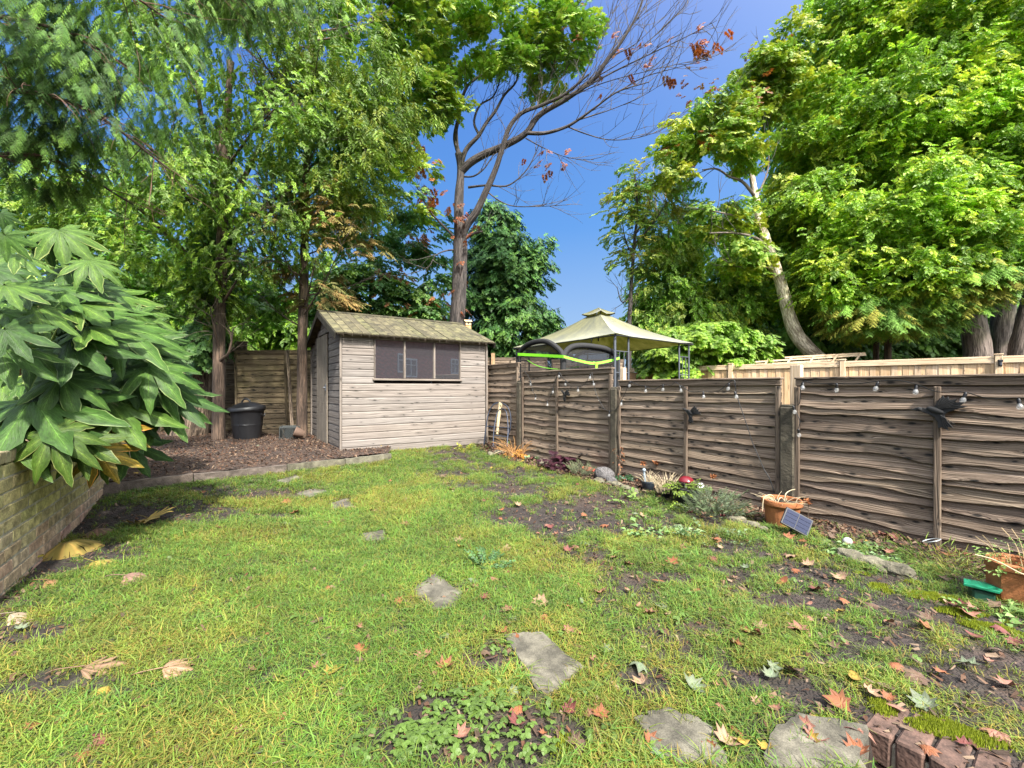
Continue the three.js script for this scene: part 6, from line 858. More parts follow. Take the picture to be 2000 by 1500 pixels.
{
  const t = tree('orange_leaved_tree', 'dark shrubby tree with orange-brown dead leaves behind the shed roof', ground(745, 757, 12));
  limb(t, 'trunk', [[722, 800, 12], [722, 640, 12], [726, 480, 12], [730, 380, 12]], 0.06, 0.03, M.barkGrey, 7);
  crown(t, 'crown', { seed: 751, geo: SPR.ovate2, size: 0.40, per: 8, cr: 0.34, flat: 0.6, hollow: 0.2, gate: [1.2, 0.30], colors: [[0.106, 0.230, 0.059], [0.142, 0.300, 0.070], [0.211, 0.346, 0.078]], blobs: [[720, 580, 12, 70, 60, 1.2, 96], [790, 600, 12, 60, 50, 1.0, 72], [660, 590, 12.2, 50, 50, 1.0, 48], [840, 620, 12, 40, 30, 0.8, 24], [750, 500, 12.4, 80, 60, 0.9, 37], [850, 540, 12.5, 40, 60, 0.7, 19], [700, 400, 12.6, 80, 80, 0.9, 32], [820, 440, 12.6, 50, 70, 0.8, 30]] });
  crown(t, 'brown_leaves', { seed: 752, geo: SPR.lobed2, size: 0.17, per: 3, cr: 0.2, flat: 0.9, colors: [[0.30, 0.12, 0.035], [0.24, 0.10, 0.035]], hang: 0.8, blobs: [[770, 580, 11.4, 40, 60, 0.5, 21], [700, 600, 11.4, 30, 40, 0.4, 6], [850, 600, 11.4, 40, 30, 0.4, 11], [790, 400, 12, 60, 120, 0.6, 30]] });
}
{
  const o = crown(null, 'background_wood', { seed: 761, pitch: 0.7, geo: SPR.ovate2, size: 0.62, per: 9, cr: 0.6, flat: 0.45, hollow: 0.2, gate: [0.8, 0.3], colors: [[0.196, 0.336, 0.031], [0.245, 0.396, 0.036], [0.147, 0.264, 0.031]], blobs: [[500, 620, 15.5, 130, 90, 1.5, 260], [340, 620, 15.5, 120, 90, 1.5, 220], [180, 640, 15.5, 130, 90, 1.5, 220], [20, 620, 15, 120, 100, 1.5, 200], [620, 650, 15.5, 80, 60, 1.4, 90], [440, 720, 15, 400, 40, 1.2, 220], [60, 740, 14.5, 160, 50, 1.2, 90], [640, 560, 16, 60, 60, 1, 40], [850, 690, 15, 160, 40, 1, 60]] });
  tag(o, 'sunlit light green trees far behind the back fence on the left', 'woodland');
}

// ───────────────────────── the big-leaved shrub over the brick wall ─────────────────────────
function palmLeaf(seed, o = {}) { // palmate leaf of 8 lobes lying in xz, pointing along +z, stalk end at the origin, unit length 1
  const r = rng(seed), so = new Soup(), n = o.lobes ?? 8, UV = [], cream = o.edge ?? [6, 3.3, 9], body = [1, 1, 1], rimc = [1.35, 1.25, 1.3], vein = [1.9, 1.6, 2.0], dr = o.droop ?? 0.32, sweep = o.sweep ?? 2.25, pts = [];
  const Y = (x, z) => { const q = x * x + z * z; return -dr * q * 0.75 + 0.05 * Math.sin(q * 4 + seed); };
  for (let l = 0; l < n; l++) {
    const f = l / (n - 1) * 2 - 1, a = f * sweep, len = (1 - 0.42 * Math.abs(f) ** 1.6) * (0.93 + 0.14 * r()), gap = sweep / (n - 1), wob = r() * 6, cw = r() < 0.45 ? 0.38 * r() : 0.06, rows = [0, 0.16, 0.34, 0.5, 0.64, 0.78, 0.9, 1], R = [];
    rows.forEach((t) => {
      const rad = t * len, fused = Math.tan(gap) * rad, free = len * 0.150 * (t < 0.55 ? 0.72 + 0.28 * t / 0.55 : Math.pow(1 - (t - 0.55) / 0.45, 0.75)) * (t > 0.99 ? 0 : 1), hw = t <= 0.34 ? fused : Math.min(fused, Math.max(0.0, lerp(free, fused, ss(0.5, 0.34, t)))), w2 = hw * (1 + 0.16 * Math.sin(t * 26 + wob));
      const cr = [], ce = 1 - 0.045 - cw * ss(0.4, 0.85, t); for (const [s, k] of [[-1, 0], [-ce, 1], [-0.45, 2], [0, 3], [0.45, 2], [ce, 1], [1, 0]]) { const lx = s * w2, lz = rad, x = lx * Math.cos(a) + lz * Math.sin(a), z = -lx * Math.sin(a) + lz * Math.cos(a); const y = Y(x, z) - 0.30 * hw * Math.abs(s) * (t > 0.3 ? 1 : 0.3) + (k === 3 ? -0.012 : 0) - 0.10 * t * t * len + 0.030 * (noise(x * 7 + seed, z * 7) - 0.5) + 0.02 * (noise(x * 17 + seed, z * 17) - 0.5); cr.push([V3(x, y, z), k === 0 ? (cw === 0.06 ? rimc : cream) : k === 3 ? vein : body.map((q) => q * (0.78 + 0.55 * noise(x * 11 + seed * 3, z * 11))), t, s * 0.5 + 0.5]); } R.push(cr);
    });
    for (let i = 0; i < R.length - 1; i++) for (let k = 0; k < 6; k++) { const A = R[i][k], B = R[i][k + 1], C = R[i + 1][k + 1], D = R[i + 1][k]; const e = (q) => (q[1] === cream && q[2] < 0.36 ? body : q[1]); so.tri(A[0], C[0], B[0], e(A), e(C), e(B)); so.tri(A[0], D[0], C[0], e(A), e(D), e(C)); for (const q of [A, C, B, A, D, C]) UV.push(q[3], q[2]); }
  }
  const g = so.geo(); g.setAttribute('uv', new THREE.Float32BufferAttribute(UV, 2)); // smooth the normals of shared corners
  const P = g.attributes.position, N = g.attributes.normal, m = new Map(); for (let i = 0; i < P.count; i++) { const k = `${Math.round(P.getX(i) * 1e4)},${Math.round(P.getY(i) * 1e4)},${Math.round(P.getZ(i) * 1e4)}`; (m.get(k) || m.set(k, []).get(k)).push(i); }
  for (const ids of m.values()) { const s = V3(0, 0, 0); ids.forEach((i) => s.add(V3(N.getX(i), N.getY(i), N.getZ(i)))); s.normalize(); ids.forEach((i) => N.setXYZ(i, s.x, s.y, s.z)); }
  return g;
}
const veinF = (i, j) => { const u = i / 127 * 2 - 1, v = j / 255, a = Math.abs(u), rib = Math.exp(-((a / 0.035) ** 2)), q = (v - 0.35 * a) * 11 % 1, lat = Math.exp(-((((q + 1) % 1 - 0.5) / 0.07) ** 2)) * (1 - a) ** 0.5, n = pnoise(i / 10, j / 10, 13, 26, 3), n2 = pnoise(i / 4, j / 4, 32, 64, 4); return [rib, lat, n, n2]; };
const leafMap = tex(128, 256, (i, j) => { const [rib, lat, n, n2] = veinF(i, j), m = 0.70 + 0.16 * (n - 0.5) + 0.12 * (n2 - 0.5) + 0.22 * rib + 0.12 * lat; return [m, m, m * 0.98]; }), leafBump = tex(128, 256, (i, j) => { const [rib, lat, n, n2] = veinF(i, j), m = 0.6 - 0.35 * rib - 0.3 * lat + 0.2 * (n - 0.5); return [m, m, m]; }, false);
const PL = [1, 2, 3, 4].map((s) => palmLeaf(s, { sweep: 1.9 + s * 0.12 }));
{
  const t = base('fatsia_shrub', [-3.7, 0.55, -3.3]); tag(t, 'large glossy palmate-leaved shrub with cream leaf edges overhanging the brick wall', 'shrub'); const r = rng(801), inv = t.position.clone();
  const mk = (c, rough = 0.52) => new THREE.MeshPhysicalMaterial({ color: lin(...c), roughness: rough, specularIntensity: 0.4, transmission: 0.2, thickness: 0, vertexColors: true, side: THREE.DoubleSide, map: leafMap, bumpMap: leafBump, bumpScale: 0.004 });
  const mats = [mk([0.058, 0.145, 0.020]), mk([0.074, 0.175, 0.022]), mk([0.096, 0.20, 0.024]), mk([0.048, 0.120, 0.020])], mY = mk([0.28, 0.21, 0.015], 0.55), mYG = mk([0.075, 0.145, 0.018], 0.5), stem = S({ color: lin(0.20, 0.27, 0.06), roughness: 0.6 }), leaves = [], pet = [];
  const hubs = [at(60, 760, 2.9), at(150, 700, 3.2), at(40, 640, 3.0), at(200, 760, 3.5), at(90, 560, 3.1), at(120, 820, 2.9), at(250, 700, 3.6)];
  const leaf = (u, v, u2, v2, mat, o = {}) => {
    const d = o.d ?? (2.25 + 1.35 * u / 430 + (r() - 0.5) * 0.25), p = at(u, v, d), tip = at(u2, v2, d + (o.dd ?? (r() - 0.55) * 0.12)), f = tip.clone().sub(p), L = f.length(); f.normalize();
    const want = V3((o.nx ?? 0.2) + (r() - 0.5) * 0.8, 0.85, (o.nz ?? 0.62) + (r() - 0.5) * 0.75); const x = V3().crossVectors(want, f).normalize(), n = V3().crossVectors(f, x).normalize();
    const g = mesh('leaf', PL[Math.floor(r() * 4)], mat ?? mats[Math.floor(r() * 4)], t); g.matrixAutoUpdate = true; g.quaternion.setFromRotationMatrix(M4().makeBasis(x, n, f)); g.position.copy(p).sub(inv); const k = L * 0.97; g.scale.set(k * (o.w ?? 1), k, k); leaves.push(g);
    let best = hubs[0]; for (const h of hubs) if (h.distanceTo(p) < best.distanceTo(p)) best = h; const s = best.clone().add(V3((r() - 0.5) * 0.12, (r() - 0.5) * 0.12, -0.05)); const mid = s.clone().lerp(p, 0.55).add(V3(0, 0.06 + 0.05 * r(), 0)); pet.push(wire([s, mid, p.clone().addScaledVector(n, -0.004)].map((q) => q.clone().sub(inv)), 0.0045, 5, 4));
  };
  // the leaves that can be made out in the photograph: stalk end and tip
  [[222, 643, 362, 672], [139, 666, 252, 690], [104, 720, 204, 772], [209, 782, 337, 830], [62, 774, 206, 832], [290, 720, 392, 760], [325, 770, 432, 794], [308, 778, 396, 826], [247, 716, 304, 780], [135, 523, 218, 548], [108, 562, 187, 576], [116, 453, 160, 512], [8, 554, 76, 588], [0, 418, 30, 454], [8, 457, 44, 512], [0, 608, 64, 630], [8, 640, 98, 686], [0, 680, 72, 730], [174, 512, 226, 552], [194, 566, 242, 598], [271, 674, 350, 702], [280, 690, 374, 730], [232, 806, 322, 858], [120, 740, 190, 800], [70, 690, 150, 718], [170, 640, 262, 640], [150, 600, 225, 590], [60, 600, 140, 640], [40, 560, 120, 556], [30, 500, 108, 520], [300, 735, 385, 800], [90, 470, 136, 520], [66, 790, 140, 870]].forEach((q) => leaf(...q));
  leaf(2, 836, 156, 896, mats[2], { d: 2.45, nz: 0.15, nx: 0.0, w: 0.8 }); leaf(105, 846, 165, 928, mYG, { d: 2.5, nz: 0.9, w: 0.85 }); leaf(130, 850, 120, 940, mats[3], { d: 2.6, nz: 1.4 }); leaf(150, 858, 196, 925, mYG, { d: 2.6, nz: 1.3 }); leaf(205, 836, 262, 876, mY, { d: 2.9, nz: 1.0 }); leaf(190, 880, 254, 920, mY, { d: 2.8, nz: 1.0 }); leaf(251, 868, 322, 912, mats[0], { d: 3.3, nz: 1.0 }); leaf(196, 905, 226, 940, mYG, { d: 2.8, nz: 1.0 }); leaf(90, 880, 96, 930, mats[3], { d: 2.6, nz: 1.4 });
  for (let i = 0; i < 54; i++) { // the leaves behind and between
    const u = -40 + 330 * r(), top = lerp(430, 640, clamp(u / 330)), v = lerp(top, u > 170 ? 735 : 790, Math.pow(r(), 0.9)); leaf(u, v, u + 40 + 60 * r(), v - 5 + 70 * r(), null, { d: 2.55 + 1.35 * Math.max(0, u) / 430 + 0.15 + 0.75 * r() });
  }
  pieces(t, 'leaf', leaves); mesh('stalks', fuse(...pet), stem, t).name = 'stem';
  const tr = []; hubs.forEach((h) => tr.push(limbGeo([at(-30, 900, 3.3).setY(0.55), at(20, 830, 3.2), h].map((q) => q.clone().sub(inv)), 0.026, 0.016, 7, 5, 0.12))); mesh('woody_stem', fuse(...tr), S({ color: lin(0.22, 0.15, 0.07), roughness: 0.85 }), t);
  // dead leaves of the shrub lying at the foot of the wall
  const dm = (c) => new THREE.MeshPhysicalMaterial({ color: lin(...c), roughness: 0.75, transmission: 0.1, thickness: 0, vertexColors: true, side: THREE.DoubleSide });
  const DL = [11, 12, 13].map((s) => palmLeaf(s, { sweep: 1.7, droop: -0.25, edge: [0.85, 0.8, 0.7] })), curl = [21, 22, 23].map((s) => palmLeaf(s, { sweep: s === 23 ? 0.8 : 1.15, lobes: s === 23 ? 5 : 6, droop: [0.75, 1.1, 0.45][s - 21], edge: [0.8, 0.75, 0.7] }));
  [[130, 1062, 230, 1062, [0.16, 0.12, 0.02], 3, 0.05, 'yellow fallen shrub leaf curled at the foot of the brick wall'], [190, 1032, 150, 1050, [0.12, 0.068, 0.04], 4, 0.05, 'brown crumpled shrub leaf against the wall, above the yellow one'], [275, 1018, 235, 1020, [0.22, 0.15, 0.03], 0, 0.03, 'small ochre fallen shrub leaf on the soil near the edging'], [180, 1098, 238, 1092, [0.19, 0.15, 0.025], 4, 0.03, 'flat yellow shrub leaf piece right of the curled yellow one'], [245, 1126, 335, 1108, [0.15, 0.085, 0.06], 3, 0.03, 'pinkish brown rolled shrub leaf on the left of the lawn'], [90, 1135, 140, 1122, [0.15, 0.08, 0.03], 4, 0.02, 'orange-brown shrub leaf scrap below the curled yellow one'], [318, 1308, 388, 1276, [0.19, 0.115, 0.06], 3, 0.03, 'tan dry shrub leaf with split lobes lying on the lawn, left of centre'], [155, 1306, 236, 1276, [0.13, 0.08, 0.04], 5, 0.03, 'dark tan shrub leaf on the lawn, left of the split tan one'], [20, 1200, 78, 1180, [0.18, 0.14, 0.09], 4, 0.03, 'pale straw coloured leaf at the far left of the lawn'], [285, 1012, 330, 1008, [0.22, 0.165, 0.03], 1, 0.03, 'ochre lobed leaf lying between edging and lawn']].forEach(([u, v, u2, v2, c, k, h, l]) => {
    const a = G(u, v, h * 0.6 + 0.012), b = G(u2, v2, h + 0.035), f = b.clone().sub(a), L = f.length(); f.normalize(); const x = V3().crossVectors(V3((r() - 0.5) * 0.4, 1, (r() - 0.5) * 0.4 + 0.15), f).normalize(), n = V3().crossVectors(f, x); const q = base('dead_leaf', a); q.quaternion.setFromRotationMatrix(M4().makeBasis(x, n, f)); const m = mesh('blade', [...DL, ...curl][k], dm(c), q); m.scale.setScalar(L); const s = mesh('stalk', wire([V3(0, 0.004, 0.02), V3(0.02, 0.02, -0.08), V3(0.035, 0.008, -0.10 - 0.05 * r())], 0.002, 5, 4), S({ color: lin(c[0] * 1.1, c[1] * 1.1, c[2] * 1.3), roughness: 0.7 }), q); tag(q, l, 'dead leaf');
  });
  { const p = [G(84, 1084, 0.06), G(52, 1096, 0.03), G(35, 1120, 0.015), G(12, 1146, 0.012)], m = mesh('leaf_stalk', wire(p, 0.008, 6, 6), S({ color: lin(0.42, 0.36, 0.07), roughness: 0.6 })); tag(m, 'long yellow leaf stalk curving on the grass below the brick wall', 'leaf stalk'); }
}
// ───────────────────────── lawn ─────────────────────────
{
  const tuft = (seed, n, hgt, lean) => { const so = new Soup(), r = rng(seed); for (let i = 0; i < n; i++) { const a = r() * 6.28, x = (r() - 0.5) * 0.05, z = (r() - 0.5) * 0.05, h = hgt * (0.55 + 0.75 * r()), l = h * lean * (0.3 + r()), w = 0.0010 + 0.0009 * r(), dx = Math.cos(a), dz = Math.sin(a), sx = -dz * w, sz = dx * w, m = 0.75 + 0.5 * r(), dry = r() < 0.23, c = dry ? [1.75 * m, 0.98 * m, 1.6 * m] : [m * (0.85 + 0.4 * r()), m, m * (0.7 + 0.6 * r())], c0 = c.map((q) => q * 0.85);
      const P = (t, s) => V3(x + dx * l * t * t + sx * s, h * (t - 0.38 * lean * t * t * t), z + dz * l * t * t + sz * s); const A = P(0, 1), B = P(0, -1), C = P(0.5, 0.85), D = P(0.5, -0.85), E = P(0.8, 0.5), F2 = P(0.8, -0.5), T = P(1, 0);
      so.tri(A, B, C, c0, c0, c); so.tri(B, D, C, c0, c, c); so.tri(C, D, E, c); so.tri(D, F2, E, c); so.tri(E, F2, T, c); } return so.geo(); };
  const T = [tuft(1, 12, 0.034, 1.0), tuft(2, 12, 0.030, 1.4), tuft(3, 13, 0.042, 1.2)], sets = [[[], []], [[], []], [[], []]], r = rng(820), pal = [[0.11, 0.218, 0.027], [0.13, 0.245, 0.029], [0.16, 0.255, 0.031], [0.096, 0.2, 0.031], [0.19, 0.215, 0.038]];
  const per = (d) => (d < 2 ? 3300 : d < 3 ? 2900 : d < 4.5 ? 2100 : 1500);
  for (let d0 = 1.15; d0 < 8.2; d0 += 0.1) for (let x0 = -5.2; x0 < 3.4; x0 += 0.1) {
    if (Math.abs(x0) > 1.27 * d0 + 0.15) continue; const n = per(d0) * 0.01;
    for (let i = 0; i < n; i++) { const x = x0 + r() * 0.1, d = d0 + r() * 0.1, den = density(x, d); if (r() > den * (0.45 + 1.05 * noise(x * 14, d * 14, 3))) continue; if ((x + 2.91) * 0.843 + (d - 2.47) * 0.539 < 0) continue;
      const k = Math.floor(r() * 3), s = (0.7 + 0.6 * r()) * (0.75 + 0.35 * den) * (d > 3 ? 1.15 : 1), y = fbm(x * 2.2 + 3, d * 2.2, 6, 3), yel = ss(0.45, 0.7, y + 0.12 * ss(4.5, 7, d)); const c0 = pal[Math.floor(r() * 4)], c1 = [0.235, 0.26, 0.036], t = yel * 0.5, v = 0.8 + 0.4 * noise(x * 5, d * 5, 7);
      sets[k][0].push(M4().compose(V3(x, gh0(x, d) + 0.002, -d), new THREE.Quaternion().setFromEuler(new THREE.Euler((r() - 0.5) * 0.5, r() * 6.28, (r() - 0.5) * 0.5)), V3(s, s * (0.8 + 0.5 * r()), s))); sets[k][1].push(lin(lerp(c0[0], c1[0], t) * v, lerp(c0[1], c1[1], t) * v, lerp(c0[2], c1[2], t) * v)); }
  }
  // wispy longer grass by the lower right corner and along the fence
  const L2 = tuft(4, 14, 0.065, 1.3), m2 = [], c2 = [];
  for (let i = 0; i < 2600; i++) { const d = 1.2 + Math.pow(r(), 1.3) * 3.6, x = -0.1 + r() * 3.0; if (density(x, d) < 0.25 + 0.3 * r() || noise(x * 4, d * 4, 12) < 0.52) continue; const s = 0.6 + 0.6 * r(); m2.push(M4().compose(V3(x, gh0(x, d), -d), new THREE.Quaternion().setFromEuler(new THREE.Euler((r() - 0.5) * 0.4, r() * 6.28, (r() - 0.5) * 0.4)), V3(s, s, s))); const v = 0.8 + 0.5 * r(); c2.push(lin(0.13 * v, 0.25 * v, 0.04 * v)); }
  for (let k = 0; k < 3; k++) tag(instanced('lawn_grass', T[k], GRASS, sets[k][0], sets[k][1]), 'short mossy green grass of the lawn', 'grass'); tag(instanced('lawn_grass', L2, GRASS, m2, c2), 'longer fine grass tufts on the right half of the lawn', 'grass');
  // three-leaved weeds in the lower middle, and here and there
  const tri = new Soup(); { const q = rng(5); for (let i = 0; i < 3; i++) { const a = (i - 1) * 1.5 + 0.2 * q(); lobedW(tri, V3(0, 0.03, 0), V3(Math.sin(a), -0.15, Math.cos(a)).normalize(), 0.026); } tri.tri(V3(0.001, 0, 0), V3(-0.001, 0, 0), V3(0, 0.03, 0), [0.8, 0.7, 0.5]); }
  function lobedW(so, o, dir, L) { const n = V3(0, 1, 0), side = V3().crossVectors(n, dir).normalize(), P = (a, b) => o.clone().addScaledVector(dir, a * L).addScaledVector(side, b * L).add(V3(0, -0.2 * L * a * a + 0.15 * L * Math.abs(b), 0)); const c = P(0.5, 0); const ring = [[0, 0], [0.3, 0.33], [0.62, 0.42], [0.85, 0.2], [1, 0], [0.85, -0.2], [0.62, -0.42], [0.3, -0.33]]; for (let i = 0; i < ring.length; i++) { const a = P(...ring[i]), b = P(...ring[(i + 1) % ring.length]); so.tri(c, a, b, i % 2 ? [1, 1, 1] : [0.88, 0.9, 0.85]); } }
  const wm = [], wc = [], spots = [[930, 1380, 0.32, 0.16, 220], [850, 1440, 0.25, 0.12, 140], [1000, 1180, 0.25, 0.12, 40], [970, 1270, 0.22, 0.14, 45], [1000, 1460, 0.3, 0.12, 45], [760, 1480, 0.3, 0.1, 60], [1680, 1075, 0.35, 0.12, 60], [1360, 1090, 0.5, 0.25, 60], [1290, 1460, 0.2, 0.1, 60], [680, 1010, 0.6, 0.3, 40], [700, 1200, 1.0, 0.8, 130], [1400, 1200, 0.9, 0.6, 110], [1240, 1010, 0.4, 0.2, 40], [1130, 1350, 0.2, 0.15, 60], [350, 985, 0.6, 0.2, 40]];
  for (const [u, v, rx, rd, n] of spots) { const c = G(u, v); for (let i = 0; i < n; i++) { const a = r() * 6.28, q = Math.sqrt(r()) * (0.3 + 1.7 * r() * r()), x = c.x + Math.cos(a) * rx * q, d = -c.z + Math.sin(a) * rd * q; if (SLABS.some((s) => inPoly(x, d, s)) || inPoly(x, d, PIT)) continue; const s = 0.3 + 0.6 * r(); wm.push(M4().compose(V3(x, gh0(x, d) + 0.004, -d), new THREE.Quaternion().setFromEuler(new THREE.Euler((r() - 0.5) * 0.7, r() * 6.28, (r() - 0.5) * 0.7)), V3(s, s * (0.7 + 0.6 * r()), s))); const k = 0.8 + 0.45 * r(); wc.push(lin(0.165 * k, 0.27 * k, 0.05 * k)); } }
  tag(instanced('ground_weeds', tri.geo(), LEAF, wm, wc), 'low three-leaved weeds spreading over bare soil in the lower middle', 'weeds');
  // bright moss cushions on the right
  const mossG = (() => { const so = new Soup(), q = rng(8); for (let i = 0; i < 40; i++) { const a = q() * 6.28, R = Math.sqrt(q()) * 0.03, x = Math.cos(a) * R, z = Math.sin(a) * R, h = 0.014 * (1 - (R / 0.035) ** 2) + 0.004 * q(), w = 0.0028, b = q() * 6.28, m = 0.75 + 0.5 * q(); so.tri(V3(x + Math.cos(b) * w, 0, z + Math.sin(b) * w), V3(x - Math.cos(b) * w, 0, z - Math.sin(b) * w), V3(x + (q() - 0.5) * 0.006, h, z + (q() - 0.5) * 0.006), [m, m, m]); } return so.geo(); })();
  const mm = [], mc = []; for (const [u, v, rx, rd, n] of [[1800, 1165, 0.22, 0.07, 320], [1880, 1200, 0.14, 0.05, 160], [1930, 1230, 0.10, 0.05, 120], [1850, 1430, 0.12, 0.05, 160], [1760, 1400, 0.1, 0.05, 90], [1740, 1130, 0.15, 0.05, 90], [1150, 1480, 0.12, 0.05, 60], [1640, 1425, 0.06, 0.02, 30]]) { const c = G(u, v); for (let i = 0; i < n; i++) { const g = () => (r() + r() - 1), x = c.x + g() * rx, d = -c.z + g() * rd - (x - c.x) * 0.5; if (noise(x * 16, d * 16, 6) < 0.42 || r() < 0.25) continue; mm.push(M4().compose(V3(x, gh(x, d) < -0.1 ? 0.01 : gh0(x, d) + 0.008, -d), new THREE.Quaternion().setFromAxisAngle(UP, r() * 6.28), V3(1, 0.8 + 0.6 * r(), 1))); const k = 0.8 + 0.4 * r(); mc.push(lin(0.26 * k, 0.31 * k, 0.02 * k)); if (gh(x, d) < -0.1) { mm.pop(); mc.pop(); } } }
  tag(instanced('moss_cushions', mossG, GRASS, mm, mc), 'bright yellow-green moss patches near the trough and the brick step', 'moss');
  // crumbs of bark, twigs and broken leaves
  const chip = new Soup(); chip.tri(V3(-0.012, 0.001, -0.004), V3(0.012, 0.003, -0.003), V3(0.010, 0.001, 0.005), [1, 1, 1]); chip.tri(V3(-0.012, 0.001, -0.004), V3(0.010, 0.001, 0.005), V3(-0.009, 0.004, 0.005), [0.85, 0.85, 0.85]); const cg = chip.geo(), cm = [], cc = [], cp = [[0.10, 0.055, 0.035], [0.14, 0.085, 0.055], [0.06, 0.038, 0.027], [0.20, 0.14, 0.095], [0.12, 0.055, 0.03]];
  const put = (x, y, d, s) => { cm.push(M4().compose(V3(x, y, -d), new THREE.Quaternion().setFromEuler(new THREE.Euler((r() - 0.5) * 1.1, r() * 6.28, (r() - 0.5) * 1.1)), V3(s * (0.5 + r()), s, s * (0.5 + r())))); const c = cp[Math.floor(r() * 5)], k = 0.6 + 0.7 * r(); cc.push(lin(c[0] * k, c[1] * k, c[2] * k)); };
  for (let i = 0; i < 26000; i++) { const d = 4.3 + r() * 5.2, x = -8 + r() * 6.6; if (inPoly(x, d, BED)) put(x, bedY(x, d) + 0.004, d, 0.75 + 0.8 * r()); }
  for (let i = 0; i < 24000; i++) { const d = 1.15 + Math.pow(r(), 1.2) * 6.8, x = -4.6 + r() * 7.6; const den = density(x, d); if (Math.abs(x) < 1.25 * d && !inPoly(x, d, BED) && !inPoly(x, d, PIT) && fenceGap(x, d) < 0.05 && r() > den * 0.78) put(x, gh0(x, d) + 0.012 + 0.016 * den * r(), d, 0.5 + 0.9 * r()); }
  for (let i = 0; i < 5200; i++) { const q = -3.4 + r() * 7.2, off = 0.02 + 0.45 * Math.pow(r(), 1.3), p = fenceAt(q, off); put(p.x, gh0(p.x, -p.z) + 0.012, -p.z, 0.9 + 1.4 * r()); }
  tag(instanced('leaf_litter', cg, DRY, cm, cc), 'brown bark chips and broken leaf bits on the bark bed and bare soil', 'litter');
}
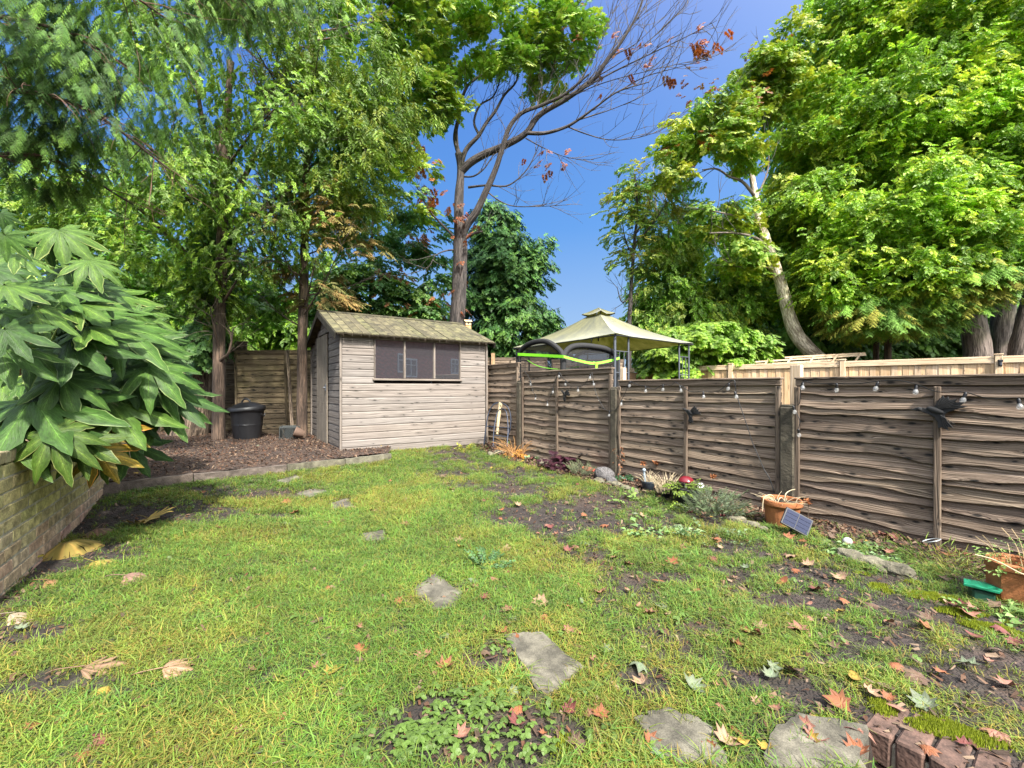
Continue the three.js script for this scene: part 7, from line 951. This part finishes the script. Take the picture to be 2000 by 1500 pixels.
// ───────────────────────── fallen leaves, one by one ─────────────────────────
{
  const r = rng(840), leafG = (seed) => { const so = new Soup(), q = rng(seed), out = [[0.02, -0.06], [-0.06, -0.34], [0.16, -0.30], [0.26, -0.60], [0.40, -0.36], [0.50, -0.42], [0.78, -0.50], [0.68, -0.24], [0.80, -0.16], [1.06, 0], [0.80, 0.16], [0.68, 0.24], [0.78, 0.50], [0.50, 0.42], [0.40, 0.36], [0.26, 0.60], [0.16, 0.30], [-0.06, 0.34], [0.02, 0.06]]; if (seed % 5 === 0) for (let i = 0; i < out.length; i++) { const a = i / (out.length - 1) * 2 * PI; out[i] = [0.5 - 0.52 * Math.cos(a), -0.24 * Math.sin(a) * (1 - 0.25 * Math.cos(a)) * (1 + 0.08 * Math.sin(a * 9))]; }
    const cu = 0.1 + 0.9 * q(), tw = (q() - 0.5) * 1.4, cv = 0.2 + 1.0 * q();
    const Y = (a, b) => cu * (a - 0.4) ** 2 + cv * b * b + tw * (a - 0.4) * b + 0.05 * (noise(a * 6 + seed, b * 6) - 0.5), V = ([a, b]) => V3(b, Y(a, b), a - 0.45), c = [0.32, 0];
    for (let i = 0; i < out.length; i++) { const A = out[i], B = out[(i + 1) % out.length], a2 = [lerp(c[0], A[0], 0.55), lerp(c[1], A[1], 0.55)], b2 = [lerp(c[0], B[0], 0.55), lerp(c[1], B[1], 0.55)], k = [0.9 + 0.2 * q(), 0.9 + 0.2 * q(), 0.9], e = [0.72, 0.66, 0.6]; so.tri(V(c), V(a2), V(b2), [1.15, 1.1, 1.0], k, k); so.tri(V(a2), V(A), V(B), k, e, e); so.tri(V(a2), V(B), V(b2), k, e, k); }
    const s = 0.008, z0 = -0.43; so.tri(V3(-s, Y(0, 0), z0), V3(s, Y(0, 0), z0), V3(0.05, 0.06, z0 - 0.45), [0.9, 0.7, 0.5]); so.tri(V3(0, Y(0, 0) + s, z0), V3(0, Y(0, 0) - s, z0), V3(0.05, 0.06, z0 - 0.45), [0.9, 0.7, 0.5]); return so.geo(); };
  const geos = [31, 32, 33, 34, 35, 36, 37, 38, 39, 40].map(leafG), mk = (c) => new THREE.MeshPhysicalMaterial({ color: lin(...c), roughness: 0.7, transmission: 0.15, thickness: 0, vertexColors: true, side: THREE.DoubleSide });
  const K = { rust: [mk([0.20, 0.065, 0.022]), 'rust-orange fallen maple leaf lying on the lawn', 'rust-orange fallen leaves'], tan: [mk([0.28, 0.175, 0.115]), 'pale tan fallen maple leaf lying on the lawn', 'pale tan fallen leaves'], pink: [mk([0.24, 0.105, 0.075]), 'pinkish brown fallen maple leaf lying on the lawn', 'pinkish brown fallen leaves'], red: [mk([0.14, 0.035, 0.03]), 'dark red-brown fallen maple leaf lying on the ground', 'dark red-brown fallen leaves'], grey: [mk([0.125, 0.155, 0.10]), 'pale grey-green upturned fallen leaf on the lawn', 'pale grey-green fallen leaves'], brown: [mk([0.11, 0.063, 0.04]), 'dark brown fallen leaf on the ground', 'dark brown fallen leaves'], gold: [mk([0.32, 0.21, 0.03]), 'golden yellow fallen leaf on the ground', 'golden fallen leaves'] };
  const put = (p, kind, s, own) => { const [m, l, g] = K[kind], o = mesh('fallen_leaf', geos[Math.floor(r() * 10)], m); o.position.copy(p).add(V3(0, 0.016 + s * 0.12, 0)); o.rotation.set((r() - 0.5) * 0.7, r() * 6.28, (r() - 0.5) * 0.7, 'YXZ'); o.scale.set(s, s * (r() < 0.25 ? -1 : 1), s); o.userData.k = kind; o.userData.s = s; if (own) tag(o, own, 'fallen leaf'); else loose.push(o); o.userData.category = 'fallen leaf'; };
  const loose = [];
  [[780, 1182, 26, 'rust', 'bright orange round leaf on the lawn just left of the second stepping stone'], [1010, 1395, 40, 'rust', 'bright orange star-shaped leaf in the weeds below the large pale stepping stone'], [1155, 1290, 30, 'pink', 'coral red maple leaf just right of the large pale stepping stone'], [72, 1432, 46, 'rust', 'shiny orange-brown leaf near the lower left corner, upper of two'], [166, 1484, 44, 'rust', 'orange-brown leaf at the lower left edge, lower of two'], [580, 1425, 42, 'brown', 'dark brown pleated leaf alone in the lower left grass'], [852, 1325, 36, 'pink', 'curled pinkish leaf at the upper edge of the low weeds'], [705, 1234, 26, 'pink', 'folded brown leaf alone on the grass left of the orange one'], [1000, 1218, 26, 'grey', 'dull green upturned leaf above the large pale stepping stone'], [1575, 1213, 36, 'pink', 'curled coral leaf standing up on the right part of the lawn'], [1458, 1243, 34, 'rust', 'orange leaf in the middle of the patchy right lawn'], [1290, 1195, 32, 'grey', 'pale silvery leaf left on the patchy lawn right of centre'], [1605, 1306, 34, 'tan', 'pale tan scalloped leaf on dark soil above the big slab'], [1440, 1440, 46, 'rust', 'big rust leaf between the two lowest slabs'], [1385, 1472, 34, 'rust', 'red-brown leaf lying on the lower left slab'], [1585, 1410, 30, 'gold', 'golden crumpled leaf at the top edge of the biggest slab'], [865, 935, 16, 'brown', 'upright brown curled leaf in front of the shed window side']].forEach(([u, v, w, k, l]) => { const p = G(u, v); put(p, k, w / F * -p.z * 0.72, l); });
  const spots = [[1270, 1105, 30, 'pink'], [1300, 1112, 20, 'rust'], [1700, 1365, 44, 'tan'], [1745, 1390, 40, 'pink'], [1735, 1375, 34, 'rust'], [1760, 1400, 36, 'tan'], [1150, 1405, 26, 'pink'], [1060, 1445, 24, 'rust'], [1355, 1345, 22, 'pink'], [1400, 1348, 24, 'pink'], [1515, 1395, 36, 'pink'], [1505, 1370, 26, 'pink'], [1750, 1312, 36, 'rust'], [1840, 1325, 36, 'rust'], [1650, 1265, 26, 'pink'], [1545, 1212, 22, 'grey'], [1485, 1235, 34, 'tan'], [1230, 1160, 24, 'tan'], [1112, 1190, 28, 'rust'], [1136, 1180, 26, 'grey'], [1125, 1072, 26, 'pink'], [1085, 1050, 22, 'pink'], [895, 1062, 24, 'tan'], [790, 1030, 26, 'pink'], [728, 1003, 24, 'tan'], [640, 1027, 20, 'red'], [668, 1024, 16, 'red'], [557, 987, 26, 'rust'], [560, 1030, 20, 'grey'], [430, 1036, 22, 'rust'], [620, 1060, 22, 'pink'], [660, 1055, 16, 'rust'], [505, 1190, 20, 'rust'], [520, 1245, 20, 'rust'], [250, 1205, 30, 'grey'], [40, 1237, 34, 'grey'], [330, 1095, 24, 'grey'], [1180, 1030, 26, 'rust'], [1200, 1095, 22, 'pink'], [1580, 1245, 22, 'pink'], [1900, 1250, 40, 'red'], [1960, 1240, 44, 'red'], [1985, 1265, 40, 'red'], [1940, 1275, 36, 'brown'], [1870, 1190, 40, 'red'], [1905, 1200, 40, 'pink'], [1650, 1130, 30, 'brown'], [1580, 1110, 30, 'tan'], [1555, 1120, 22, 'rust'], [1400, 1060, 26, 'rust'], [1380, 1010, 24, 'pink'], [1410, 1015, 26, 'red'], [1660, 1045, 24, 'brown'], [1480, 1036, 22, 'rust'], [1540, 1055, 30, 'rust'], [1950, 1180, 40, 'gold'], [1180, 935, 16, 'rust'], [1070, 1030, 20, 'pink'], [980, 1000, 18, 'rust'], [1320, 940, 16, 'rust']];
  spots.forEach(([u, v, w, k]) => { const p = G(u, v); put(p, k, w / F * -p.z * 0.68); });
  const kinds = ['rust', 'tan', 'pink', 'red', 'brown', 'brown', 'pink', 'tan', 'grey', 'rust', 'gold'];
  for (let i = 0; i < 46; i++) { const p = fenceAt(-2.6 + 6.0 * r(), 0.06 + 0.42 * r()); p.y = gh0(p.x, -p.z); if (p.x / -p.z > 1.17) continue; put(p, ['red', 'brown', 'rust', 'pink', 'brown', 'red'][Math.floor(r() * 6)], 0.045 + 0.04 * r()); }
  for (let i = 0, n = 0; n < 185 && i < 6000; i++) { const v = 885 + Math.pow(r(), 1.6) * 600, u = 150 + r() * 1850, p = G(u, v), d = -p.z; if (fenceGap(p.x, d) > 0.0 || inPoly(p.x, d, PIT) || (p.x + 2.91) * 0.843 + (d - 2.47) * 0.539 < 0.1) continue; if (r() > 0.28 + 0.72 * ss(-1.2, 0.8, p.x)) continue; const bed = inPoly(p.x, d, BED); if (bed) p.y = bedY(p.x, d); put(p, kinds[Math.floor(r() * kinds.length)], 0.035 + 0.045 * r()); n++; }
}
{ // say of every loose leaf what it lies by
  const marks = [['the large stepping stone', 1060, 1300], ['the second stepping stone', 850, 1160], ['the third stepping stone', 728, 1050], ['the small stepping stones', 640, 975], ['the dark weed', 952, 1100], ['the lower left slab', 1320, 1450], ['the biggest slab', 1590, 1455], ['the brick step', 1790, 1430], ['the terracotta trough', 1930, 1170], ['the green box', 1915, 1160], ['the wire ring stake', 1800, 1096], ['the whitish pebble', 1655, 1066], ['the slanting stone', 1690, 1100], ['the terracotta pot', 1527, 1027], ['the solar panel', 1570, 1035], ['the biggest black pot', 1337, 986], ['the silvery plant', 1400, 1005], ['the leftmost black pot', 1266, 958], ['the speckled rocks', 1185, 940], ['the red saucer', 1150, 926], ['the purple plant', 1095, 914], ['the dried orange plant', 1005, 890], ['the shed window wall', 820, 885], ['the shed corner', 670, 890], ['the concrete edging', 420, 940], ['the brick wall', 130, 1050], ['the split tan shrub leaf', 350, 1290], ['the rolled shrub leaf', 290, 1115], ['the dustbin', 483, 866], ['the bare soil patch', 1090, 1010], ['the low weeds', 900, 1400], ['the lower left corner', 60, 1450], ['the right lawn middle', 1450, 1230], ['the orange round leaf', 780, 1182], ['the moss patches', 1830, 1180]].map(([n, u, v]) => [n, G(u, v)]);
  const word = { rust: 'rust-orange', tan: 'pale tan', pink: 'pinkish brown', red: 'dark red', grey: 'grey-green', brown: 'dark brown', gold: 'golden' }, by = new Map();
  for (const o of scene.children.filter((c) => c.userData.k)) { const k = o.userData.k, sz = o.userData.s; delete o.userData.k; delete o.userData.s; if (o.userData.label) continue; let best = null, bd = 1e9; for (const [n, p] of marks) { const q = Math.hypot(p.x - o.position.x, p.z - o.position.z); if (q < bd) { bd = q; best = [n, p]; } }
    const dx = o.position.x - best[1].x, dz = o.position.z - best[1].z, dir = bd < 0.12 ? 'touching' : Math.abs(dx) > Math.abs(dz) ? (dx < 0 ? 'left of' : 'right of') : dz > 0 ? 'in front of' : 'behind', far = bd > 0.45 ? 'well ' : bd > 0.12 ? 'just ' : '', l = `${sz > 0.068 ? 'large' : sz > 0.052 ? 'middling' : 'small'} ${word[k]} leaf lying ${far}${dir} ${best[0]}`; o.userData.label = l; (by.get(l) || by.set(l, []).get(l)).push(o); }
  for (const [l, a] of by) if (a.length > 1) { a.sort((p, q) => p.position.x - q.position.x); if (a.length === 2) { a[0].userData.label = l + ', leftmost of two'; a[1].userData.label = l + ', rightmost of two'; } else if (a.length === 3) ['leftmost', 'middle', 'rightmost'].forEach((w, i) => { a[i].userData.label = l + `, ${w} of three`; }); else a.forEach((o) => { o.userData.group = 'alike fallen leaves in one spot'; }); }
}
// ───────────────────────── small plants ─────────────────────────
function plant(name, label, cat, p, build) { const t = base(name, p); tag(t, label, cat); build(t); return t; }
const foliage = (t, geoList, mat, name = 'foliage') => mesh(name, fuseC(geoList), mat, t);
function fuseC(list) { return mergeGeometries(list.map((g) => { g = g.index ? g.toNonIndexed() : g; if (!g.attributes.color) tint(g, [1, 1, 1]); g.deleteAttribute('uv'); return g; })); }
const cMat = (c, rough = 0.6, tr = 0.3) => { const m = leafMat(rough, tr); m.color = lin(...c); return m; };
function bush(t, seed, n, R, H, geo, s, mat, o = {}) { const r = rng(seed), L = []; for (let i = 0; i < n; i++) { const a = r() * 6.28, q = Math.sqrt(r()) * R, y = H * r(); const k = s * (0.7 + 0.6 * r()); L.push(geo.clone().applyMatrix4(M4().compose(V3(Math.cos(a) * q, y * (1 - 0.4 * q / R), Math.sin(a) * q), new THREE.Quaternion().setFromEuler(new THREE.Euler((o.pitch ?? -0.5) + (r() - 0.5) * 0.8, PI / 2 - a + (r() - 0.5) * 1.2, (r() - 0.5) * 0.6, 'YXZ')), V3(k, k, k)))); } return foliage(t, L.map((g, i) => { const m = 0.75 + 0.5 * noise(i * 1.7, seed); const c = g.attributes.color; for (let k = 0; k < c.count; k++) c.setXYZ(k, c.getX(k) * m, c.getY(k) * m, c.getZ(k) * m); return g; }), mat, o.name ?? 'foliage'); }
{
  // a rosette of toothed weed in the middle of the lawn
  plant('rosette_weed', 'dark green dandelion-like weed standing in the middle of the lawn', 'weed', G(952, 1108), (t) => bush(t, 901, 16, 0.03, 0.02, spray('ovate', 61, 12, 0.22, 0.16, 0.2), 0.12, cMat([0.07, 0.15, 0.06]), { pitch: -0.5 }));
  plant('grass_clump', 'pale spiky tuft of grass on the soil below the concrete edging', 'grass clump', G(318, 986), (t) => bush(t, 903, 30, 0.02, 0.01, spray('ovate', 62, 2, 0.3, 0.03), 0.16, cMat([0.16, 0.26, 0.06]), { pitch: -0.7 }));
  const silver = spray('ovate', 63, 22, 0.22, 0.035, 0.1);
  plant('silver_plant', 'silvery lavender-like plant between purple leaves and red saucer', 'plant', G(1135, 930), (t) => bush(t, 905, 60, 0.11, 0.10, silver, 0.13, cMat([0.20, 0.23, 0.15]), { pitch: -0.9 }));
  plant('silver_plant', 'grey-green silvery plant spilling out right of the biggest black pot', 'plant', G(1396, 1010), (t) => bush(t, 906, 120, 0.17, 0.16, silver, 0.15, cMat([0.14, 0.185, 0.115]), { pitch: -0.7 }));
  plant('purple_plant', 'low plant with dark purple leaves at the foot of the trampoline panel', 'plant', G(1095, 914), (t) => bush(t, 907, 42, 0.15, 0.15, spray('lobed', 64, 4, 0.5, 0.4, 0.3), 0.15, cMat([0.045, 0.014, 0.026], 0.5), { pitch: -0.5 }));
  plant('purple_plant', 'small purple-brown leaf clump right of the first purple plant', 'plant', G(1118, 920), (t) => bush(t, 908, 14, 0.07, 0.06, spray('lobed', 65, 4, 0.5, 0.4, 0.3), 0.12, cMat([0.04, 0.014, 0.024], 0.5)));
  plant('pale_leaf_plant', 'plant with big whitish green leaves just left of the purple plant', 'plant', G(1042, 898), (t) => bush(t, 909, 8, 0.05, 0.10, spray('ovate', 66, 4, 0.6, 0.42, 0.4), 0.16, cMat([0.36, 0.47, 0.30]), { pitch: 0.1 }));
  plant('pale_leaf_plant', 'pale leaves hanging by the far concrete post above the dried plant', 'plant', G(1018, 880), (t) => { const m = bush(t, 910, 12, 0.10, 0.12, spray('ovate', 67, 4, 0.6, 0.40, 0.4), 0.17, cMat([0.28, 0.40, 0.20]), { pitch: 0.3 }); m.position.y = 0.22; mesh('stem', wire([V3(0, 0, 0), V3(0.02, 0.2, 0), V3(0.0, 0.42, 0)], 0.006, 5), M.twig, t); });
  plant('dried_plant', 'collapsed dried plant of orange and straw stalks by the shed corner', 'plant', G(1005, 892), (t) => { const r = rng(911); mesh('dead_stalk', stalks(r, 80, 0.14, 0.30, 0.24, 0.004), S({ color: lin(0.36, 0.19, 0.07), roughness: 0.9 }), t); bush(t, 912, 26, 0.17, 0.20, spray('ovate', 68, 5, 0.45, 0.22, 0.5), 0.15, cMat([0.42, 0.20, 0.035]), { pitch: 0.5 }); mesh('straw_stem', fuse(wire([V3(0, 0.02, 0), V3(-0.2, 0.10, 0.05), V3(-0.36, 0.03, 0.05)], 0.005), wire([V3(0, 0.03, 0), V3(-0.15, 0.02, 0.1), V3(-0.3, 0.01, 0.12)], 0.004)), STRAW, t); });
  plant('small_weed', 'yellowish weed against the front of the shed base', 'weed', G(908, 880), (t) => bush(t, 913, 12, 0.06, 0.10, spray('ovate', 69, 7, 0.3, 0.2, 0.2), 0.12, cMat([0.26, 0.27, 0.04]), { pitch: -0.6 }));
  plant('small_weed', 'green weed clump at the left front corner of the shed', 'weed', G(676, 890), (t) => bush(t, 914, 16, 0.12, 0.06, spray('ovate', 70, 7, 0.3, 0.2, 0.2), 0.12, cMat([0.09, 0.17, 0.05]), { pitch: -0.4 }));
  plant('ivy_plant', 'small dark ivy climbing at the foot of the mossy concrete post', 'ivy', G(1217, 938), (t) => bush(t, 915, 20, 0.05, 0.14, spray('lobed', 71, 4, 0.5, 0.4, 0.2), 0.09, cMat([0.03, 0.075, 0.03], 0.35), { pitch: 0.5 }));
  plant('dry_creeper', 'dry brown creeper stem with leaves on the mossy concrete post', 'creeper', fenceAt(0.085, 0.06, 0.05), (t) => { mesh('stem', wire([V3(0, 0, 0), V3(0.01, 0.3, 0), V3(-0.005, 0.55, 0), V3(0.005, 0.68, 0)], 0.005, 5, 5), M.twig, t); bush(t, 916, 20, 0.05, 0.55, spray('ovate', 72, 3, 0.4, 0.25, 0.4), 0.07, cMat([0.26, 0.12, 0.06]), { pitch: 0.8 }); });
  plant('pot_greenery', 'yellow-green leafy plant growing out of the biggest black pot', 'plant', G(1337, 986).add(V3(0, 0.14, 0)), (t) => { bush(t, 917, 46, 0.12, 0.07, spray('ovate', 73, 8, 0.26, 0.2, 0.2), 0.11, cMat([0.13, 0.19, 0.03]), { pitch: -0.2 }); });
  plant('white_flower', 'small white flower at the right side of the biggest black pot', 'flower', at(1367, 948, 4.1), (t) => { const so = new Soup(); for (let i = 0; i < 6; i++) { const a = i * 1.047; so.tri(V3(0, 0, 0.01), V3(Math.cos(a) * 0.03 - Math.sin(a) * 0.011, Math.sin(a) * 0.03 + Math.cos(a) * 0.011, 0.02), V3(Math.cos(a) * 0.03 + Math.sin(a) * 0.011, Math.sin(a) * 0.03 - Math.cos(a) * 0.011, 0.02)); } mesh('petals', so.geo(), S({ color: lin(0.8, 0.8, 0.82), roughness: 0.6, side: THREE.DoubleSide }), t); mesh('flower_centre', new THREE.SphereGeometry(0.007, 10, 8), S({ color: lin(0.5, 0.4, 0.05), roughness: 0.6 }), t).position.z = 0.014; mesh('stem', wire([V3(0, 0, 0.005), V3(-0.01, -0.06, 0), V3(-0.04, -0.13, -0.02)], 0.002), S({ color: lin(0.1, 0.2, 0.05) }), t); });
  plant('trailing_vine', 'thin green vine hanging over the front of the biggest black pot', 'plant', G(1318, 990), (t) => { const m = bush(t, 918, 14, 0.035, 0.16, spray('ovate', 74, 5, 0.35, 0.25, 0.3), 0.07, cMat([0.20, 0.28, 0.05]), { pitch: 0.6 }); m.position.set(-0.02, 0, 0.09); });
  plant('leafy_ground_plant', 'pale leafy ground plant behind the slanting border stone', 'plant', G(1680, 1080), (t) => bush(t, 919, 40, 0.16, 0.04, spray('ovate', 75, 4, 0.45, 0.32, 0.25), 0.10, cMat([0.14, 0.22, 0.09]), { pitch: -0.1 }));
  plant('leafy_ground_plant', 'green leaves on the soil below the small green box', 'plant', G(1930, 1200), (t) => bush(t, 920, 16, 0.08, 0.02, spray('ovate', 76, 4, 0.4, 0.3, 0.25), 0.09, cMat([0.16, 0.27, 0.07])));
  plant('pot_plant', 'leggy pale green plant with bare twigs growing in the terracotta trough', 'plant', V3(2.60, 0.16, -2.19), (t) => { const r = rng(921); mesh('stem', stalks(r, 26, 0.12, 0.20, 0.10, 0.003), S({ color: lin(0.30, 0.22, 0.12), roughness: 0.9 }), t); bush(t, 922, 54, 0.11, 0.18, spray('ovate', 77, 7, 0.26, 0.18, 0.2), 0.075, cMat([0.15, 0.23, 0.06]), { pitch: -0.4 }); mesh('trailing_stem', wire([V3(-0.05, 0.02, 0.05), V3(-0.16, 0.05, 0.1), V3(-0.22, 0.09, 0.04), V3(-0.27, 0.10, 0.0)], 0.003), STRAW, t); });
  plant('leafy_ground_plant', 'grey-green leafy weeds at the foot of the terracotta pot and border stones', 'plant', G(1400, 1052), (t) => bush(t, 923, 26, 0.22, 0.02, spray('ovate', 78, 4, 0.4, 0.28, 0.25), 0.08, cMat([0.13, 0.19, 0.09])));
  plant('leafy_ground_plant', 'low green leaves on the border left of the silvery plant by the black pot', 'plant', G(1242, 985), (t) => bush(t, 924, 22, 0.16, 0.04, spray('ovate', 79, 5, 0.4, 0.28, 0.2), 0.09, cMat([0.15, 0.24, 0.06])));
  plant('grass_clump', 'wiry grass clump under the wire plant ring', 'grass clump', G(1830, 1105), (t) => bush(t, 925, 60, 0.14, 0.02, spray('ovate', 80, 3, 0.5, 0.035), 0.13, cMat([0.16, 0.24, 0.06]), { pitch: -0.7 }));
  plant('grass_clump', 'yellowing grass clump between the trough and the wire ring', 'grass clump', G(1885, 1130), (t) => bush(t, 926, 50, 0.12, 0.02, spray('ovate', 81, 3, 0.5, 0.035), 0.12, cMat([0.22, 0.24, 0.06]), { pitch: -0.7 }));
  plant('rosette_weed', 'broad-leaved green weed on bare soil in front of the leftmost black pot', 'weed', G(1255, 1045), (t) => bush(t, 927, 12, 0.03, 0.02, spray('ovate', 82, 5, 0.4, 0.3, 0.2), 0.13, cMat([0.17, 0.28, 0.11]), { pitch: -0.3 }));
  plant('rosette_weed', 'pale weed rosette on the patchy lawn below the biggest black pot', 'weed', G(1330, 1048), (t) => bush(t, 928, 10, 0.03, 0.02, spray('ovate', 83, 5, 0.4, 0.3, 0.2), 0.11, cMat([0.19, 0.28, 0.15]), { pitch: -0.3 }));
}


renderer.render(scene, camera);
